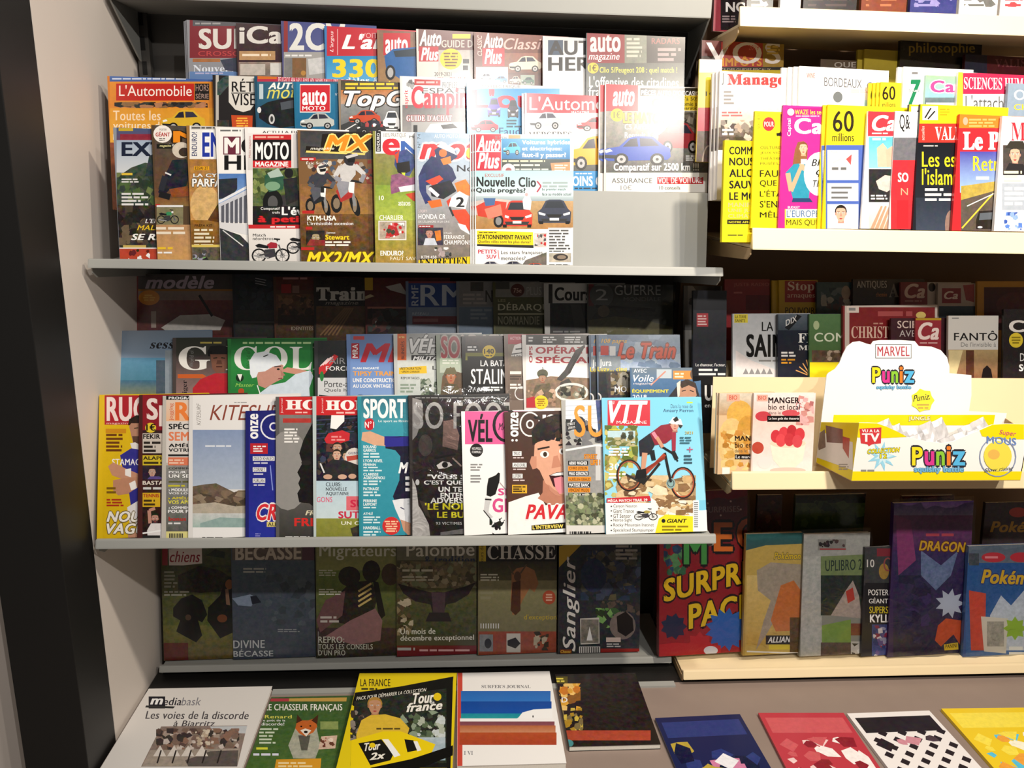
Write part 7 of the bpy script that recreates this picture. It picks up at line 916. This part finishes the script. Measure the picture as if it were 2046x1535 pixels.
mag('Ca', 1606, 1068, 'trading_card_bag', 'clear bag with green football card album, silver edge on the left', '8a8c88', [
    rct(1600, 1060, 1790, 1112, 'a8a8a4', .1), rct(1600, 1112, 1642, 1320, 'b4b4b0', .15), rct(1634, 1078, 1690, 1100, '8a8884', .1), clut(1636, 1078, 1688, 1094, ['2a2426', '4a3a3c'], 12, 6), rct(1638, 1096, 1690, 1099, 'a04848'), pol([(1640, 1112), (1730, 1108), (1730, 1150), (1640, 1154)], '7a8a5c', .1), t('UPLIBRO 2', 1649, 1120, 1722, 1142, '2a3a34', 'b', dy=-3), rct(1640, 1150, 1735, 1230, '2a3230', .15), pol([(1660, 1230), (1690, 1180), (1704, 1160), (1716, 1190), (1722, 1236)], 'b0a09a', .15), pol([(1690, 1182), (1704, 1174), (1708, 1198), (1694, 1206)], 'b83c34'), pol([(1642, 1250), (1700, 1238), (1700, 1284), (1642, 1292)], '7a9a4c', .06), rct(1700, 1246, 1734, 1270, '7a3c34', .1), rct(1640, 1284, 1735, 1320, '5a4a44', .2), rct(1700, 1282, 1732, 1318, 'c8c4c0', .1), clut(1702, 1286, 1730, 1314, ['333', 'ddd', '888'], 12, 7)], xr=1736, cat='card pack', group=G15, th=.012, psi=3, wrap=.012, yb=1312)
mag('Ca', 1729, 1094, 'magazine', 'black football poster magazine with white and yellow headline beside the green bag', '22222a', [
    rct(1725, 1090, 1920, 1170, '3a3c40', .1), rct(1752, 1096, 1920, 1112, '7a2c38'), t('10', 1732, 1118, 1747, 1134, 'ccc', 'b'), ell(1766, 1142, 10, 16, '9a7c3c', .1), ring(1774, 1128, 9, 14, 3, '8a4a4a'), rct(1729, 1165, 1920, 1245, '1c1c22'), t('POSTER', 1735, 1178, 1775, 1190, 'eee', 'b'), t('GÉANT', 1736, 1194, 1774, 1206, 'eee', 'b'), t('SUPERSTAR', 1737, 1212, 1796, 1226, 'e0cc2c', 'b'), t('KYLIAN', 1738, 1228, 1796, 1244, 'f6f6f6', 'k'), rct(1742, 1248, 1920, 1320, '3a4478', .15), clut(1744, 1250, 1790, 1312, ['5a4a80', '2a3468', '8a8aa8', '7a2c48', 'c8c0c8'], 50, 8)], w=.17, cat='magazine', group=G15, th=.006, yb=1312)
mag('Ca', 1787, 1006, 'trading_card_bag', 'crinkled purple foil card bag with yellow slanted title', '3a2458', [
    grd(1785, 1000, 1960, 1030, '5a3a98', '8a7a9c', .2), grd(1785, 1030, 1960, 1100, '7a3c6c', '4a2c5c', .15), grd(1785, 1100, 1960, 1320, '3a2c5c', '22203c', .15), pol([(1790, 1030), (1820, 1040), (1830, 1120), (1795, 1150)], '8a3c70', .1), pol([(1840, 1100), (1880, 1130), (1915, 1100), (1900, 1150), (1870, 1180), (1840, 1150)], '6a7aa0', .2), t('DRAGON', 1836, 1080, 1930, 1100, 'd8a82c', 'ki', dy=4, p='masthead', out='5a2c1c'), dsh(1850, 1064, 1920, 1074, 1, 'b84858'), star(1898, 1206, 18, 30, 9, 'b8c0d4', 'picture'), pol([(1874, 1250), (1890, 1236), (1920, 1240), (1934, 1280), (1925, 1300), (1905, 1268), (1880, 1292), (1868, 1280)], 'c8542c', .08), pol([(1886, 1288), (1914, 1284), (1915, 1298), (1887, 1300)], 'e0c030'), t('PANINI', 1889, 1288, 1912, 1296, '3a2c10', 'b', dy=-2), clut(1792, 1150, 1860, 1300, ['2c2850', '3c2c60', '241e40'], 30, 18)], xr=1942, cat='card pack', group=G15, th=.014, psi=4, wrap=.012, yb=1313)
mag('Ca', 1934, 1092, 'trading_card_pack', 'blue trading card pack with yellow title and red ovals, right edge', '3a5a94', [
    grd(1930, 1088, 2140, 1125, '5a6a7c', '6a7480', .1), grd(1930, 1125, 2140, 1320, '2c5a98', '3a6aa4', .1), ell(1985, 1114, 24, 10, 'c03440'), ell(2040, 1114, 22, 10, 'c03440'), dsh(1968, 1110, 2002, 1118, 1, 'e89098'), rct(1936, 1106, 1956, 1130, '4a5058', .2), ti('Pokémon', 1960, 1138, 2090, 1166, 'e0b42c', 'ki', dy=4, out='2a3c7a'), pol([(1936, 1180), (1970, 1186), (1968, 1300), (1940, 1300)], 'd0503c', .08), pol([(1978, 1230), (2000, 1190), (2020, 1210), (2046, 1180), (2060, 1300), (1980, 1300)], 'c8d0dc', .12), pol([(1960, 1232), (2014, 1236), (2010, 1306), (1966, 1302)], 'dcd6c8'), rct(1972, 1242, 2006, 1292, 'a8a498', .2), star(2028, 1256, 16, 24, 8, '9ac03c', 'picture'), dsh(2016, 1290, 2050, 1312, 2, 'f0f0e8', fill=.6)], w=.19, cat='card pack', group=G15, th=.012, psi=3, wrap=.006, yb=1322)
G16 = 'packs in the shaded back row of the lowest shelf'
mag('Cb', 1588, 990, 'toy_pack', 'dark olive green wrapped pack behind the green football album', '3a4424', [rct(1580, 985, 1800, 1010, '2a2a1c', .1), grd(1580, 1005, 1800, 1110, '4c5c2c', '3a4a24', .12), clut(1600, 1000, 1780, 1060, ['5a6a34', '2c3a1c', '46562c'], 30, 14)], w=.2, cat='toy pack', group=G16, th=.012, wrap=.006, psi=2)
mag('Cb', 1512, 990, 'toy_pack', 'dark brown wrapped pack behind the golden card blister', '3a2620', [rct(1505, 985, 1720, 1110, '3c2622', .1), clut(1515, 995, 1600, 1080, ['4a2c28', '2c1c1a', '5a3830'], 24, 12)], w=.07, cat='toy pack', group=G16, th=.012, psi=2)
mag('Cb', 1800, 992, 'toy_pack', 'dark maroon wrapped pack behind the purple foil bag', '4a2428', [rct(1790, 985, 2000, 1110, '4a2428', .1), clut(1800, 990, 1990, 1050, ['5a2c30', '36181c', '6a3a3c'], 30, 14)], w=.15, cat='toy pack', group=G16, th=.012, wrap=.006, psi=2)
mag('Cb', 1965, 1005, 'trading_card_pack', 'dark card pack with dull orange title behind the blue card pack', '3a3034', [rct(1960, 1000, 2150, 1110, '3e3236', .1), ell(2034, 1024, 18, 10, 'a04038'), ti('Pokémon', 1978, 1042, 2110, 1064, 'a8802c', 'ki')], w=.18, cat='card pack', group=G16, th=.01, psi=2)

# ================================================================== PAPERS LYING FLAT ON THE PLINTH
def flat_mag(x0, yf, w_, d_, th, name, label, col, shapes, rz=0, cat='magazine', mat='gloss', group='papers lying flat on the plinth', z=None, bend=0):
    z = (Z(-1.252) if z is None else z) + th + .0012
    M = Matrix.Translation((x0, yf, z)) @ Matrix.Rotation(R(rz), 4, 'Z'); mp = mapper(M)
    root = empty(name); root.matrix_world = M
    slab('pages', .0005, w_-.001, .001, d_-.001, -th+.0003, -.0008, MT['pages'], root); cover(root, w_, d_, th, col, MT[mat])
    print_on(root, shapes, mp, w_, d_, 0.0, MT[mat]); tag(root, label, cat, group); return root
flat_mag(-.766, 1.38, .302, .428, .006, 'newspaper', 'white weekly newspaper with street photo lying flat beside the white panel', 'dcd8d4', [
    rct(297, 1392, 330, 1416, '222028'), t('m', 300, 1396, 326, 1408, 'f0f0f0', 'ki', p='masthead'), t('edia', 326, 1394, 362, 1410, '26242c', 'bi', p='masthead'), t('bask', 362, 1394, 402, 1410, '7a7880', 'i', p='masthead'), pol([(292, 1410), (350, 1412), (346, 1416), (290, 1414)], '333'), t('Les voies de la discorde', 290, 1421, 497, 1437, '4a464a', 'bi', dy=1), t('à Biarritz', 346, 1440, 430, 1452, '4a464a', 'bi'),
    pol([(322, 1452), (494, 1450), (474, 1532), (282, 1532)], '8a7a70', .15), pol([(420, 1452), (494, 1451), (490, 1466), (424, 1464)], 'c0c4c8', .05), clut(312, 1456, 478, 1500, ['5a4640', '7c665a', 'a8968a', '3c3432', 'c8bcb4', '8a6a5a'], 130, 10), pol([(300, 1500), (480, 1496), (474, 1532), (284, 1532)], 'a09488', .12), pol([(370, 1520), (420, 1502), (476, 1500), (474, 1532), (376, 1532)], '5c5450', .12), [pol([(306+k*28, 1512), (320+k*28, 1490), (332+k*28, 1512)], 'd8d0c8', .05) for k in range(4)], [bar(314+k*30, 1526, 322+k*30, 1500, 3, '2c2624') for k in range(5)], clut(390, 1458, 420, 1490, ['b8a690', 'd0c4b0'], 16, 7)], cat='newspaper', mat='matte')
flat_mag(-.456, 1.475, .208, .288, .006, 'magazine', 'green hunting magazine with red fox lying flat beside the newspaper', '4a5c34', [
    grd(480, 1380, 720, 1540, '3c5a30', '4c6a34', .12), pol([(541, 1396), (578, 1396), (577, 1402), (540, 1402)], 'b04048'), pol([(578, 1396), (693, 1394), (692, 1402), (577, 1402)], 'c09a4c'), t('LE CHASSEUR FRANÇAIS', 530, 1407, 684, 1423, 'f4f0e8', 'b', p='masthead'), t('Renard', 529, 1429, 583, 1436, 'e0d860', 'b'), t('le goût de la', 524, 1438, 570, 1443, 'eee', 'b'), t('discorde!', 522, 1444, 568, 1450, 'eee', 'b'), dsh(518, 1454, 556, 1488, 5, 'ccd8c0', fill=.5), dsh(512, 1492, 545, 1500, 1, 'd8d840'), dsh(506, 1504, 560, 1512, 1, 'dde'),
    pol([(576, 1490), (590, 1456), (632, 1452), (640, 1490), (630, 1516), (586, 1516)], 'a8a898', .15), pol([(596, 1470), (620, 1470), (614, 1500), (602, 1500)], '5a5850', .1), pol([(590, 1456), (594, 1438), (604, 1440), (616, 1440), (628, 1436), (634, 1452), (626, 1464), (610, 1472), (598, 1466)], 'c0642c', .08), pol([(592, 1446), (594, 1428), (604, 1440)], '4a2c1c'), pol([(622, 1440), (636, 1428), (634, 1448)], '4a2c1c'), pol([(600, 1460), (610, 1456), (622, 1460), (612, 1472)], 'e8e0d4'), ell(611, 1463, 4, 2.5, '1c1614'), ell(602, 1452, 2, 1.5, '1c1410'), ell(620, 1451, 2, 1.5, '1c1410'), rct(640, 1442, 676, 1458, '8a9a5a', .1), pol([(642, 1472), (674, 1470), (670, 1496), (636, 1498)], 'd0b4a0', .15), clut(640, 1474, 670, 1494, ['a86a58', 'e8d4c4', '6a3c30'], 10, 6), pol([(552, 1518), (642, 1516), (640, 1540), (548, 1540)], 'd89a2c'), dsh(556, 1522, 636, 1535, 2, 'f0d8a0')])
flat_mag(-.256, 1.475, .246, .345, .03, 'collector_pack', 'yellow cycling collection pack with black bands and rider in yellow jersey', 'e4cc18', [
    rct(600, 1340, 930, 1545, 'e2ca1c'), t("LA FRANCE", 720, 1357, 780, 1372, '1c1c18', 'b'), dsh(722, 1374, 770, 1380, 1, '332'), pol([(698, 1386), (800, 1372), (906, 1352), (905, 1362), (900, 1540), (690, 1400)], '1a1a18'), rct(712, 1402, 892, 1535, '1c1d1c', .06), t('PACK POUR DÉMARRER LA COLLECTION', 712, 1391, 852, 1400, 'e8e4d8', 'bi', dy=-18), pol([(708, 1402), (800, 1388), (892, 1376), (892, 1525), (700, 1530)], '2c302a', .15), clut(800, 1420, 890, 1490, ['5a6a50', '3c4838', '8a9a84', 'b0b8a8', 'c8d0d0'], 60, 10), clut(700, 1420, 740, 1480, ['5a4a40', '8a8078', '3a3430'], 24, 9), grd(816, 1474, 890, 1520, 'b0c0c8', '90a8b4', .1),
    t('Tour', 825, 1386, 868, 1408, 'f4f0e8', 'ki', dy=-4), t('de', 860, 1400, 868, 1408, 'eee', 'b'), t('france', 812, 1406, 884, 1424, 'f4f0e8', 'ki', dy=-6), ell(874, 1393, 8, 8, 'e8c820'), face(734, 1394, 764, 1430, 'c09070', 'b0843c'), pol([(712, 1468), (722, 1440), (740, 1430), (770, 1428), (800, 1436), (818, 1456), (812, 1476), (712, 1478)], 'dcb83c', .06), dsh(752, 1454, 800, 1460, 1, '5a4a20'), pol([(702, 1480), (766, 1462), (800, 1462), (870, 1488), (860, 1510), (790, 1530), (700, 1545)], 'ecd018'), pol([(716, 1486), (762, 1478), (786, 1508), (780, 1520), (740, 1530)], '1c1b18'), t('Tour', 728, 1486, 760, 1502, 'f0ece0', 'ki', dy=-4), t('2x', 738, 1506, 770, 1520, 'f0ece0', 'ki', dy=-4), ell(744, 1490, 6, 5, 'e8c820'), pol([(764, 1478), (776, 1478), (800, 1510), (788, 1514)], 'f4f4f0'), pol([(808, 1478), (826, 1480), (834, 1500), (814, 1504)], '1c1b18'), pol([(826, 1482), (834, 1482), (842, 1500), (834, 1502)], 'f0f0ec'), pol([(740, 1535), (820, 1518), (905, 1490), (905, 1510), (840, 1535), (760, 1560)], '141412')], rz=-1.5, cat='collector pack')
flat_mag(.001, 1.488, .238, .340, .02, 'magazine', 'thick white surf journal with painted blue sea and red sand, red spine', 'f0eeec', [
    rct(900, 1340, 924, 1545, 'c84a3c'), t("SURFER'S JOURNAL", 962, 1369, 1060, 1376, '6a6a70', 's'), grd(921, 1381, 1100, 1403, '2c68b8', '3074c4'), grd(921, 1402, 1102, 1428, '17489a', '1a50a8', .02), grd(921, 1426, 1104, 1437, '1f8aa0', '2a9a9c', .04), pol([(1036, 1434), (1044, 1424), (1066, 1418), (1104, 1416), (1104, 1438), (1030, 1438)], 'f4f4f4'), ell(1065, 1432, 1.2, 2.5, '222'), rct(919, 1436, 1106, 1442, 'f2f0f0'), grd(919, 1442, 1108, 1450, '7a4450', '8a5058', .04), grd(919, 1450, 1110, 1466, 'b0643c', 'c88a68', .05), grd(918, 1464, 1112, 1489, 'b0502c', 'a8442c', .06), t('I VI', 927, 1501, 945, 1509, '8a8a90', 's')])
flat_mag(.254, 1.55, .21, .275, .012, 'magazine', 'dark manga magazine with golden figures of light right of the surf journal', '2a2420', [
    rct(1100, 1345, 1300, 1515, '2a2220', .1), rct(1106, 1352, 1134, 1366, '5a5220'), dsh(1108, 1354, 1132, 1364, 2, 'd8c850', fill=.6), clut(1108, 1366, 1160, 1420, ['d8a03c', 'c87a2c', '8a5a24', 'e8c070'], 30, 10), t('D', 1122, 1394, 1134, 1404, 'f0f0f0', 'b'), clut(1112, 1415, 1165, 1460, ['c8b04c', 'a8842c', '7a6a44'], 26, 9), rct(1120, 1460, 1300, 1480, 'a84834', .1), ell(1134, 1486, 12, 8, '4a8a90', .05), grd(1120, 1494, 1300, 1512, '8a3424', 'a8442c', .05)])
for (x0, yf, c1, cols, lab, rz) in ((.485, 1.36, '1c2450', ['2c3a78', '141a3c', 'c87aa0', 'e8e8f0', 'b8a040'], 'navy blue magazine lying flat, second to the right of the surf journal', 2), (.722, 1.37, 'b83c48', ['c85a60', 'e8c8c8', '8a2430', 'f0e8e8'], 'red and pink magazine lying flat near the right', -2), (.955, 1.36, 'e8e4e4', ['2a2428', 'c88a98', 'f4f0f0', '4a3c44'], 'black and white chequered magazine lying flat near the right', 1), (1.19, 1.37, 'e8c82c', ['f0dc50', '5ac0e0', 'e8a040', 'f4f0d8'], 'yellow and light blue magazine lying flat at the right edge', -1)):
    M_ = Matrix.Translation((x0, yf, Z(-1.252)+.0092)) @ Matrix.Rotation(R(rz), 4, 'Z')
    root = empty('magazine'); root.matrix_world = M_; slab('pages', .0005, .209, .001, .287, -.0077, -.0008, MT['pages'], root); cover(root, .21, .288, .008, c1, MT['gloss'])
    sh = []
    if 'cheq' in lab:
        for i in range(8):
            for j in range(10):
                if (i+j) % 2: sh.append(pol([(.013+i*.024, .02+j*.024), (.025+i*.024, .008+j*.024), (.037+i*.024, .02+j*.024), (.025+i*.024, .032+j*.024)], cols[(i*j) % 2*3]))
    sh += [rct(.01, .215, .2, .27, cols[0], .05)] + clut(.01, .03, .2, .2, cols, 26 if 'cheq' not in lab else 5, .03, m=.08)
    print_on(root, sh, lambda a, b: (a, b), .21, .288, 0, MT['gloss']); tag(root, lab, 'magazine', 'papers lying flat on the plinth')
